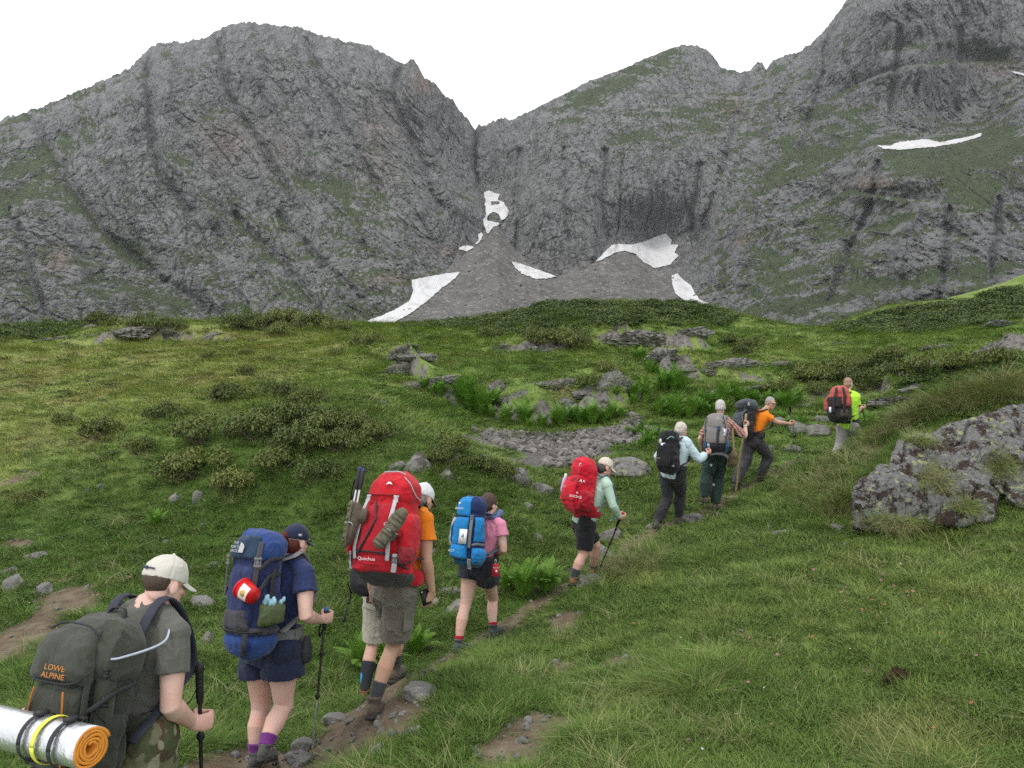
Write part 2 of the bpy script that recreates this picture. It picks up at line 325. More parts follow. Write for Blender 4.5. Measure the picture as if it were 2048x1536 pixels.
# ================================================================ mountains
SKYL = np.array("-330 345 0 237 60 215 130 190 200 158 262 130 276 112 290 100 320 82 350 78 365 82 380 77 410 73 418 66 430 58 460 45 480 39 500 37 530 42 560 46 600 50 640 65 700 80 740 87 770 103 800 117 812 120 820 111 828 111 838 127 850 150 870 160 890 186 905 191 918 215 935 232 946 248 951 254 958 242 965 248 985 235 1010 229 1020 235 1060 220 1120 190 1180 160 1260 130 1330 98 1370 83 1395 86 1420 97 1435 115 1445 130 1480 138 1500 136 1515 120 1524 121 1532 135 1545 118 1560 108 1590 100 1620 85 1650 55 1680 15 1700 -15 1760 -80 1850 -165 2050 -265 2380 -330".split(), float).reshape(-1, 2)
DC = np.array([[float(x) for x in c.split()] for c in """-330 700 420;-330 500 480;-330 340 640;0 700 380;0 600 400;0 450 470;0 240 640;200 650 420;200 500 500;200 300 590;262 130 660;300 350 560;500 700 430;500 500 520;500 250 620;500 40 690;700 640 440;700 400 560;700 100 680
850 600 480;850 400 590;850 150 690;900 520 560;940 400 640;955 255 745;962 380 720;985 460 640;990 560 560;1000 640 520;1060 400 620;1060 230 720;1150 600 540;1150 500 575;1150 350 630;1150 180 740;1250 560 560;1300 470 640;1300 400 615;1300 250 680;1380 90 800;1400 600 500;1390 480 610;1420 300 650
1500 640 430;1500 450 540;1500 300 640;1510 130 790;1545 118 770;1600 640 390;1600 400 540;1600 200 670;1700 640 370;1700 450 470;1700 280 580;1700 100 660;1700 -10 690;1850 640 350;1850 560 370;1850 430 430;1850 310 480;1850 285 545;1850 150 610;1850 -150 700
2048 600 320;2048 450 400;2048 300 460;2048 230 520;2048 150 590;2048 -100 660;2048 -260 740;2380 600 320;2380 300 450;2380 -300 720;1750 290 520;1960 270 535;1750 275 570;1960 255 580""".replace('\n', ';').split(';')])
def _sc(u, v): return np.stack([u / 400., v / 400.], -1)
_mw = _fit(_sc(DC[:, 0], DC[:, 1]), np.log(DC[:, 2]), 3e-3); _mQ = _sc(DC[:, 0], DC[:, 1])
def mdepth(u, v):
    u, v = np.ravel(u), np.ravel(v); out = np.empty(len(u)); n = len(_mQ)
    for s in range(0, len(u), 20000):
        q = _sc(u[s:s + 20000], v[s:s + 20000]); d2 = ((q[:, None] - _mQ[None]) ** 2).sum(-1)
        out[s:s + 20000] = _k(d2) @ _mw[:n] + _mw[n] + q @ _mw[n + 1:]
    return np.exp(out)
VB = 745.0
def rough(P, u):
    """rock relief in metres, along the fall of the strata"""
    wl = sstep(1000, 850, u)                               # left massif: slanting joints; the others: upright fluting
    c, s_ = math.cos(R(34)), math.sin(R(34))
    xl = P[:, 0] * c + P[:, 2] * s_; zl = -P[:, 0] * s_ + P[:, 2] * c
    A_ = np.stack([xl, P[:, 1] * .22, zl * .24], 1); B_ = np.stack([P[:, 0], P[:, 1] * .18, P[:, 2] * .20], 1)
    Q = A_ * wl[:, None] + B_ * (1 - wl[:, None])
    warp = np.stack([fbm(P * .02, 2, seed=51), fbm(P * .02, 2, seed=52), fbm(P * .02, 2, seed=53)], 1) * 6
    Q = Q + warp
    g_ = lambda n, w: np.exp(-(n / w) ** 2)
    wr = sstep(1380, 1560, u); big = wr * (fbm(B_ * np.array([.05, .05, .06]), 3, .6, seed=48, ridged=True) * 5.5 + 7 * np.abs(pnoise(np.stack([P[:, 0] * .006, P[:, 1] * .004, P[:, 2] * .022], 1), 49))) + fbm(Q * .0065, 2, seed=30, ridged=True) * 13 + fbm(Q * .014, 3, seed=31, ridged=True) * 10
    mid = fbm(Q * .045, 3, seed=32, ridged=True) * 4.5
    fin = fbm(Q * .19, 3, .6, seed=33, ridged=True) * 2.3 + fbm(P * .07, 3, .6, seed=39) * 1.3
    tiny = fbm(P * .5, 3, .6, seed=34) * 1.2
    blk = np.floor(2.6 * fbm(Q * .08, 2, seed=35)) * 1.1    # stepped blocks
    joint = 2.6 * g_(pnoise(Q * .06, 36), .05) + 1.8 * g_(pnoise(Q * .14, 37), .07) + 1.4 * g_(pnoise(P * .13, 38), .07)
    return big + mid + fin + tiny + blk - joint
def veg_design(u, v):
    g = np.zeros(len(u))
    for (cu, cv, ru, rv, ang, st) in ((100, 300, 130, 26, -30, .7), (40, 390, 110, 22, -38, .6), (200, 440, 160, 22, 38, .55), (270, 500, 70, 18, 30, .8), (380, 380, 110, 26, 40, .25), (345, 305, 40, 14, 45, .6), (430, 220, 60, 16, -25, .45), (600, 110, 60, 26, 30, .4),
         (650, 365, 90, 20, 8, .8), (690, 430, 30, 60, -20, .5), (520, 450, 160, 40, 25, .2), (760, 420, 60, 40, 20, .25), (620, 600, 90, 16, 25, .3), (300, 590, 80, 14, 10, .3), (160, 180, 140, 30, -25, .3),
         (1260, 150, 160, 22, -26, .55), (1260, 270, 60, 16, -10, .55), (1380, 215, 110, 16, -5, .5), (1330, 260, 130, 24, -8, .35), (1150, 240, 60, 14, -10, .3),
         (1600, 260, 190, 30, -42, .6), (1560, 330, 200, 26, -40, .5), (1700, 200, 130, 40, -20, .5), (1800, 90, 120, 26, -10, .5), (1950, 110, 130, 24, 8, .5), (1650, 310, 90, 24, -30, .75), (1690, 60, 50, 50, -50, .45),
         (1850, 330, 110, 30, 4, .85), (1985, 300, 90, 44, -22, .9), (1940, 370, 120, 40, -8, .9), (1760, 420, 90, 20, 10, .8), (1660, 430, 60, 40, -45, .7), (1800, 430, 60, 22, -12, .8), (1570, 540, 60, 60, -35, .75), (1640, 600, 130, 40, 6, .6), (1820, 560, 210, 24, -6, .7), (1960, 540, 120, 22, -10, .5), (1980, 440, 100, 14, -6, .35), (1700, 510, 60, 30, -40, .5), (1900, 620, 160, 24, 0, .7), (1480, 520, 40, 60, -50, .25), (2030, 60, 60, 30, 0, .35), (1540, 210, 60, 16, -45, .3)):
        a = R(ang); x = (u - cu) * math.cos(a) + (v - cv) * math.sin(a); y = -(u - cu) * math.sin(a) + (v - cv) * math.cos(a)
        g = np.maximum(g, st * np.exp(-((x / ru) ** 2 + (y / rv) ** 2)))
    return g
nu, nv = 1300, 410
uu = np.linspace(-330, 2380, nu)
c1_ = lambda s, k, r: fbm(np.stack([uu / s, uu * 0, uu * 0], 1), 3, .6, seed=k, ridged=r)
sky_v = np.interp(uu, SKYL[:, 0], SKYL[:, 1]) + (5.5 * c1_(18, 41, True) + 4.5 * c1_(8, 42, True) + 6 * c1_(60, 43, False)) * (1 - .6 * sstep(1000, 1060, uu) * sstep(1380, 1330, uu))
tt = np.linspace(0, 1, nv)
U_, T_ = np.meshgrid(uu, tt, indexing='ij'); V_ = VB + (sky_v[:, None] - VB) * T_
uf, vf, tf = U_.ravel(), V_.ravel(), T_.ravel()
D0 = mdepth(uf, vf)
M0 = at_many(uf, vf, D0)
rl = rough(M0, uf)
dg = np.minimum(1, np.minimum((1 - tf) * 8 + .12, 1))
wob = 5 * fbm(np.stack([vf / 22, vf * 0, vf * 0], 1), 3, seed=45); wid = 1 + .6 * fbm(np.stack([vf / 15, vf * 0 + 5, vf * 0], 1), 2, seed=46)
gully = np.exp(-((uf - np.interp(vf, [255, 340, 400, 460], [953, 950, 962, 985]) + wob) / (4.5 * wid)) ** 2) * sstep(470, 380, vf) * 14
chim = np.exp(-((uf - np.interp(vf, [300, 420, 500], [1245, 1238, 1232]) + wob * 1.3) / (2.2 * wid)) ** 2) * sstep(290, 330, vf) * sstep(520, 480, vf) * 5
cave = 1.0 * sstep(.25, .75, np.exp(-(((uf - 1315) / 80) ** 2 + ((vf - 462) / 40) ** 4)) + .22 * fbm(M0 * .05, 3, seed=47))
vegd = veg_design(uf, vf)
# the big gullies (+) and buttress edges (-) of the faces
gul = np.zeros_like(uf); wu = uf + 9 * fbm(M0 * .03, 3, seed=55); wv_ = vf + 7 * fbm(M0 * .03 + 40, 3, seed=56)
for dpt, wdt, pts in ((11, 9, (295, 110, 300, 200, 305, 290, 330, 360, 380, 420)), (-9, 16, (330, 100, 335, 200, 340, 290, 375, 350, 430, 440)), (9, 9, (440, 80, 450, 160, 480, 230, 540, 320, 600, 420)), (-9, 16, (500, 50, 520, 150, 570, 240, 640, 350, 720, 470)), (8, 8, (610, 80, 650, 170, 690, 260, 760, 380)), (-8, 14, (700, 90, 730, 190, 780, 290, 840, 420)), (10, 8, (800, 130, 790, 200, 830, 300, 880, 420)), (-8, 12, (830, 120, 830, 210, 860, 300, 910, 420)), (9, 10, (60, 230, 120, 330, 200, 460, 300, 540, 420, 620)), (-8, 18, (150, 210, 180, 320, 260, 430, 380, 540, 470, 640)), (8, 8, (470, 430, 560, 520, 640, 620)), (7, 8, (20, 420, 60, 520, 90, 630)), (-7, 14, (130, 450, 160, 540, 190, 640)), (7, 7, (560, 430, 640, 520, 720, 600)),
    (8, 6, (1040, 300, 1030, 380, 1035, 460, 1030, 520)), (-6, 10, (1080, 280, 1085, 380, 1080, 480)), (7, 6, (1130, 300, 1130, 400, 1140, 480)), (-6, 9, (1180, 320, 1185, 420, 1185, 510)), (8, 6, (1210, 300, 1205, 400, 1215, 490)), (7, 7, (1400, 330, 1385, 430, 1390, 540)), (-7, 12, (1440, 330, 1430, 440, 1430, 560)), (9, 9, (1500, 150, 1470, 260, 1440, 350, 1410, 460)), (-9, 16, (1560, 150, 1540, 280, 1500, 400, 1480, 560)), (8, 9, (1660, 60, 1640, 180, 1600, 300)), (8, 8, (1800, 60, 1790, 160, 1780, 250)), (-8, 12, (1850, 100, 1850, 180, 1850, 255)), (8, 8, (1920, 60, 1920, 160, 1910, 240)), (8, 9, (1760, 330, 1740, 420, 1700, 500, 1660, 600)), (-8, 14, (1830, 420, 1800, 500, 1780, 600)), (8, 8, (1900, 420, 1890, 520, 1880, 610)), (8, 8, (2000, 400, 1990, 500, 1980, 560))):
    P_ = np.array(pts, float).reshape(-1, 2); gul = gul + dpt * np.exp(-(dpoly(wu, wv_, P_) / wdt) ** 2) * sstep(0, .06, 1 - tf)
# sheer cliff bands under the ledges of the right massif
for amp, pts in ((16, (1730, 285, 1850, 278, 1970, 262, 2060, 250)), (13, (1580, 420, 1700, 385, 1800, 400, 1900, 405)), (12, (1560, 520, 1680, 470, 1780, 455)), (12, (1900, 480, 2048, 470)), (12, (1640, 210, 1760, 150, 1900, 120, 2048, 130))):
    P_ = np.array(pts, float).reshape(-1, 2); lv = np.interp(uf, P_[:, 0], P_[:, 1]); s5 = (lv - wv_) * (1 if amp == 16 else 1); win = sstep(P_[0, 0] - 40, P_[0, 0] + 40, uf) * sstep(P_[-1, 0] + 40, P_[-1, 0] - 40, uf)
    gul = gul + win * amp * sstep(-2, 5, s5) * np.exp(-np.maximum(s5, 0) / 45.0)
dep = D0 + 1.4 * gul - rl * dg * (1 - .55 * np.clip(vegd * 1.3, 0, 1)) + gully + chim + cave
MV = at_many(uf, vf, dep)
# the far side falls away behind the crest
back = []
top = MV.reshape(nu, nv, 3)[:, -1]
for k, (dy, dz) in enumerate(((6, -3), (40, -30), (140, -130), (260, -290))):
    b = top + np.array([0, dy, dz]); b[:, 2] = np.maximum(b[:, 2], 5.0); back.append(b)
MG = np.concatenate([MV.reshape(nu, nv, 3), np.stack(back, 1)], 1)
nv2 = nv + len(back)
mme = mesh_np('mountain', MG.reshape(-1, 3), grid_faces(nu, nv2), smooth=False)
MN = getN(mme).reshape(nu, nv2, 3)[:, :nv].reshape(-1, 3)
# turf clings to the gentler ledges and the marked slopes
slope = sstep(.35, .72, np.abs(MN[:, 2]))
vn = fbm(M0 * np.array([.03, .05, .09]), 4, .6, seed=61); vn2 = fbm(M0 * .3, 3, .6, seed=62)
right = sstep(1380, 1560, uf + (vf - 300) * .35)
base_v = .16 - .02 * right + .10 * sstep(350, 600, vf) * sstep(1000, 800, uf) + .05 * sstep(560, 200, vf) * sstep(1000, 1150, uf)
veg = sstep(.36, .66, base_v + vegd * .62 + .46 * (slope - .45) + (.50 + .35 * right) * vn + .34 * vn2)
cutw = sstep(1100, 1150, uf) * sstep(1420, 1380, uf) * sstep(330, 380, vf) * .8 + np.exp(-(((uf - 850) / 60) ** 2 + ((vf - 150) / 50) ** 2)) * .5
veg = veg * (1 - np.clip(cutw, 0, 1))
va = np.zeros((nu, nv2)); va[:, :nv] = veg.reshape(nu, nv); attr(mme, 'veg', va.ravel())
wm = np.zeros((nu, nv2))
warm = sum(s * np.exp(-(((uf - a) / b) ** 2 + ((vf - c) / d) ** 2)) for a, b, c, d, s in ((115, 25, 520, 22, 1), (450, 45, 280, 50, .55), (760, 40, 290, 90, .4), (560, 40, 300, 40, .3), (850, 25, 160, 30, .8), (1460, 35, 215, 18, .9), (1490, 20, 480, 14, .8), (800, 60, 560, 16, .6), (900, 50, 500, 14, .5), (1740, 60, 370, 18, .7), (2000, 50, 130, 20, .7), (1100, 120, 530, 12, .35)))
wm[:, :nv] = warm.reshape(nu, nv); attr(mme, 'warm', wm.ravel())
dk = np.zeros((nu, nv2)); dk[:, :nv] = np.clip(.8 * np.exp(-(((uf - 1320) / 70) ** 2 + ((vf - 440) / 32) ** 4)) * sstep(-.25, .25, fbm(M0 * np.array([.03, .03, .16]), 3, seed=58)) + .5 * np.exp(-(((uf - 1120) / 110) ** 2 + ((vf - 528) / 20) ** 2)) + .35 * right, 0, 1).reshape(nu, nv); attr(mme, 'dark_rock', dk.ravel())  # darkens the rock at the hollow, a lower band and the right massif
mm = NT('mountain_rock', .9, .2); mp = mm.pos()
mq = mm.mapv(mp, (1, .5, .5), (0, R(-14), 0))
n1 = mm.noise(mp, .02, 5, .6); n2 = mm.noise(mq, .12, 6, .65, dist=.5); n3 = mm.noise(mp, .6, 5, .7)
rock = mm.mix(n1, (.158, .159, .163), (.240, .239, .236))
rock = mm.mix(mm.sm(n2, .40, .60), mm.mix(.45, rock, (.10, .10, .106)), rock)
rock = mm.mix(mm.math('MULTIPLY', mm.sm(n3, .54, .70), .8), rock, (.42, .415, .40))
rock = mm.mix(mm.math('MULTIPLY', mm.sm(mm.noise(mq, .9, 4, .7), .54, .66), .45), rock, (.08, .08, .082))
rock = mm.mix(mm.math('MULTIPLY', mm.attr('warm'), mm.sm(n2, .3, .6)), rock, (.235, .170, .132))
rock = mm.mix(mm.math('MULTIPLY', mm.attr('dark_rock'), .45), rock, (.105, .105, .112))
def crk(scale, w): 
    vo = mm.n('TexVoronoi', {'feature': 'DISTANCE_TO_EDGE'}, {'Vector': mm.n('VectorMath', {'operation': 'ADD'}, {0: mq, 1: mm.n('VectorMath', {'operation': 'SCALE'}, {0: mm.noise(mp, .09, 4, .65, out=1), 3: 9.0})}), 'Scale': scale}, 0)
    return mm.math('SUBTRACT', 1, mm.sm(vo, .0, w))
crack = mm.math('MAXIMUM', mm.math('MULTIPLY', crk(.075, .07), 1.0), mm.math('MULTIPLY', crk(.2, .11), .75))
crack = mm.math('MULTIPLY', crack, mm.sm(mm.noise(mp, .07, 4, .7), .36, .56))
rock = mm.mix(mm.math('MULTIPLY', crack, .55), rock, (.050, .052, .048))
vg = mm.math('ADD', mm.attr('veg'), mm.math('MULTIPLY', crack, .34))
vg = mm.sm(mm.math('ADD', vg, mm.math('MULTIPLY', mm.math('SUBTRACT', mm.noise(mp, .35, 6, .75), .5), 1.5)), .36, .62)
green = mm.mix(mm.noise(mp, .05, 4), (.034, .058, .016), (.072, .096, .030))
green = mm.mix(mm.sm(mm.noise(mp, .5, 4, .7), .45, .7), green, (.03, .046, .016))
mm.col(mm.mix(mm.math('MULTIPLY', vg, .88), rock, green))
mm.bump(mm.math('ADD', mm.noise(mq, .35, 6, .72), mm.math('MULTIPLY', crack, -.5)), 1.0, 2.6)
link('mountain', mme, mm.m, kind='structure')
# ---------------------------------------------------------------- surfaces laid on the mountain foot
from mathutils.bvhtree import BVHTree
MSURF = at_many(uf, vf, dep).reshape(nu, nv, 3)
DEPG = dep.reshape(nu, nv)
def mdep_at(u, v):
    """depth of the built rock face in direction (u, v)"""
    u = np.asarray(u, float); v = np.asarray(v, float)
    fi = np.clip((u - uu[0]) / (uu[1] - uu[0]), 0, nu - 1.001); i = fi.astype(int); f = fi - i
    sv = sky_v[i] * (1 - f) + sky_v[i + 1] * f
    ft = np.clip((v - VB) / (sv - VB) * (nv - 1), 0, nv - 1.001); j = ft.astype(int); g = ft - j
    return (DEPG[i, j] * (1 - f) + DEPG[i + 1, j] * f) * (1 - g) + (DEPG[i, j + 1] * (1 - f) + DEPG[i + 1, j + 1] * f) * g
# scree: two fans running out of the gully and from below the hollow
TOPS = np.array("560 690 700 662 780 628 850 572 905 530 945 490 968 462 980 448 996 452 1010 470 1035 505 1060 525 1110 553 1160 540 1195 522 1225 508 1250 503 1275 512 1300 530 1330 538 1352 545 1375 570 1412 605 1470 628 1500 668 1560 690".split(), float).reshape(-1, 2)
su = np.linspace(560, 1560, 420); st_ = np.linspace(0, 1, 150)
tv = np.interp(su, TOPS[:, 0], TOPS[:, 1]) + 2.5 * fbm(np.stack([su / 9, su * 0, su * 0], 1), 3, seed=71)
SU, ST = np.meshgrid(su, st_, indexing='ij'); SV = 740 + (tv[:, None] - 740) * ST
dtop = mdep_at(su, tv) - 1.0
k_ = np.ones(31) / 31; dsm = np.minimum(np.convolve(np.pad(dtop, 15, mode='edge'), k_, 'valid'), dtop + 6)
dbot = np.interp(su, [560, 900, 1000, 1240, 1560], [360, 350, 345, 350, 350])
SD = dbot[:, None] + (dsm - dbot)[:, None] * ST ** 1.25
SD = np.minimum(SD, mdep_at(SU.ravel(), SV.ravel()).reshape(SU.shape) - .8)
SP = at_many(SU.ravel(), SV.ravel(), SD.ravel())
rel = fbm(SP * .035, 3, seed=72) * 3.5 + fbm(SP * .16, 3, .6, seed=73) * 1.0 + sstep(.35, .6, fbm(SP * .33, 2, seed=74)) * 1.2
SP = at_many(SU.ravel(), SV.ravel(), SD.ravel() - rel * np.minimum(1, (1 - ST.ravel()) * 12))
sme = mesh_np('scree', SP, grid_faces(420, 150), smooth=False)
sg = sstep(0, .5, fbm(SP * .03, 3, seed=75) + (SV.ravel() - 600) / 130 - .35) * sstep(1150, 900, SU.ravel()); attr(sme, 'veg', sg)
s_ = NT('scree', .95, .1); sp = s_.pos(); a_ = s_.noise(sp, .25, 6, .7); b_ = s_.noise(s_.mapv(sp, (1, 1, .3)), .06, 3)
sc1 = s_.mix(s_.sm(b_, .35, .65), (.110, .107, .102), (.150, .143, .136)); sc1 = s_.mix(s_.sm(a_, .5, .66), sc1, (.26, .25, .235)); sc1 = s_.mix(s_.sm(s_.noise(sp, .9, 4, .7), .56, .7), sc1, (.075, .072, .07))
s_.col(s_.mix(s_.math('MULTIPLY', s_.sm(s_.math('ADD', s_.attr('veg'), s_.math('SUBTRACT', a_, .5)), .3, .8), .6), sc1, (.08, .09, .045)))
s_.bump(s_.noise(sp, .8, 5, .75), .8, 1.2)
link('scree_slope', sme, s_.m, kind='structure')
SDF_ = (SD - rel.reshape(SD.shape) * np.minimum(1, (1 - ST) * 12))
def sdep_at(u, v):
    u = np.asarray(u, float); v = np.asarray(v, float)
    i = np.clip(((u - 560) / (su[1] - su[0])).round().astype(int), 0, 419); j = np.clip(((v - 740) / (tv[i] - 740) * 149).round().astype(int), 0, 149)
    ok = (u > 560) & (u < 1560) & (v > tv[i])
    return np.where(ok, SDF_[i, j], 1e9)
# ---------------------------------------------------------------- snow patches
snm = NT('old_snow', .55, .3); q_ = snm.pos(); w_ = snm.noise(q_, .12, 5, .65); x_ = snm.noise(snm.mapv(q_, (1, 1, .2)), .5, 4, .6)
snm.col(snm.mix(snm.sm(w_, .45, .8), snm.mix(snm.sm(x_, .5, .8), (.60, .60, .61), (.50, .495, .49)), (.40, .385, .365)))
snm.bump(x_, .4, .6)
def in_poly(x, y, P):
    c = np.zeros(x.shape, bool); n = len(P)
    for i in range(n):
        x1, y1 = P[i]; x2, y2 = P[(i + 1) % n]
        if y1 == y2: continue
        t = ((y1 > y) != (y2 > y)) & (x < (x2 - x1) * (y - y1) / (y2 - y1) + x1); c ^= t
    return c
def snow(outline, label, step=0.9, thick=2.6, holes=()):
    P = np.array(outline.split(), float).reshape(-1, 2)
    a0, b0 = P.min(0) - 4; a1, b1 = P.max(0) + 4
    gu = np.arange(a0, a1, step); gv = np.arange(b0, b1, step); GU, GV = np.meshgrid(gu, gv, indexing='ij')
    jit = np.stack([fbm(np.stack([GU.ravel() / 7, GV.ravel() / 7, GU.ravel() * 0], 1), 3, seed=s) for s in (81, 82)], 1) * 1.8
    ins = in_poly(GU.ravel() + jit[:, 0], GV.ravel() + jit[:, 1], P)
    for h in holes: ins &= ~in_poly(GU.ravel() + jit[:, 0], GV.ravel() + jit[:, 1], np.array(h.split(), float).reshape(-1, 2))
    ins = ins.reshape(GU.shape)
    base = np.minimum(mdep_at(GU.ravel(), GV.ravel()), sdep_at(GU.ravel(), GV.ravel())).reshape(GU.shape)
    # smooth drape over the ground, never behind it
    d = base.copy()
    for _ in range(30):
        e = np.pad(d, 1, mode='edge'); d = (e[:-2, 1:-1] + e[2:, 1:-1] + e[1:-1, :-2] + e[1:-1, 2:]) / 4; d = np.minimum(d, base)
    n_, m_ = GU.shape; idx = np.arange(n_ * m_).reshape(n_, m_)
    cell = ins[:-1, :-1] & ins[1:, :-1] & ins[1:, 1:] & ins[:-1, 1:]
    F = np.stack([idx[:-1, :-1], idx[1:, :-1], idx[1:, 1:], idx[:-1, 1:]], -1)[cell]
    und = fbm(np.stack([GU.ravel() / 12, GV.ravel() / 12, GU.ravel() * 0], 1), 3, seed=83).reshape(GU.shape)
    front = at_many(GU.ravel(), GV.ravel(), (d - 1.2 - .5 * und).ravel()); rear = at_many(GU.ravel(), GV.ravel(), (d - 1.2 + thick).ravel())
    V = np.concatenate([front, rear]); N_ = n_ * m_
    # side walls round the rim
    ed = {}
    for f in F:
        for k in range(4):
            a, b = int(f[k]), int(f[(k + 1) % 4])
            if (b, a) in ed: del ed[(b, a)]
            else: ed[(a, b)] = 1
    W = np.array([(b, a, a + N_, b + N_) for a, b in ed])
    me = mesh_np('snow', V, [F, F[:, ::-1] + N_, W])
    bm = bmesh.new(); bm.from_mesh(me); bmesh.ops.delete(bm, geom=[v for v in bm.verts if not v.link_faces], context='VERTS'); bmesh.ops.recalc_face_normals(bm, faces=bm.faces); bm.to_mesh(me); bm.free()
    link('snow_patch', me, snm.m, label=label, cat='snow', group='old snow patches under the cliffs')
snow("966 384 978 381 992 386 1000 388 996 398 1008 404 1018 420 1016 432 1008 440 1002 440 996 428 986 424 976 432 974 440 990 444 1000 446 996 452 986 455 980 465 973 468 968 452 966 440 972 428 969 410 970 398", "snow patch with two dark holes lying high in the gully below the notch", 1.0, holes=("982 404 998 403 999 408 984 409",))
snow("918 494 932 490 946 492 948 496 934 503 918 500", "small sliver of snow at the cliff foot left of the upper scree", .9)
snow("956 470 962 464 966 468 963 480 955 489 950 488 957 478", "thin narrow streak of snow beside the gully above the snow sliver", .8)
snow("733 641 760 632 790 618 818 602 826 582 822 560 838 556 870 550 900 545 922 543 912 556 880 580 850 606 820 628 790 645 765 655 745 655", "long curved snow bank between the left cliff and the scree fan")
snow("1022 522 1046 528 1080 540 1116 553 1100 557 1070 558 1044 548 1030 536", "tapering snow wedge between the two scree fans")
snow("1188 526 1204 508 1222 490 1236 487 1262 489 1290 482 1318 470 1332 466 1344 480 1342 488 1358 489 1350 504 1358 512 1340 530 1310 537 1286 524 1270 508 1250 502 1230 506 1208 518", "large snowfield with jagged right edge capping the right scree mound")
snow("1343 550 1356 546 1366 558 1384 572 1390 586 1400 598 1418 607 1398 612 1372 604 1350 588 1344 570", "curving snow tongue running down to the right of the scree")
snow("1750 290 1780 291 1794 284 1850 277 1880 284 1900 280 1940 272 1966 264 1960 274 1920 286 1870 294 1800 300 1764 297", "long horizontal snow strip under the dark right-hand cliff band")
snow("2020 141 2032 143 2060 149 2090 156 2090 162 2048 152 2028 147", "bright snow scrap at the upper right edge of the mountain")
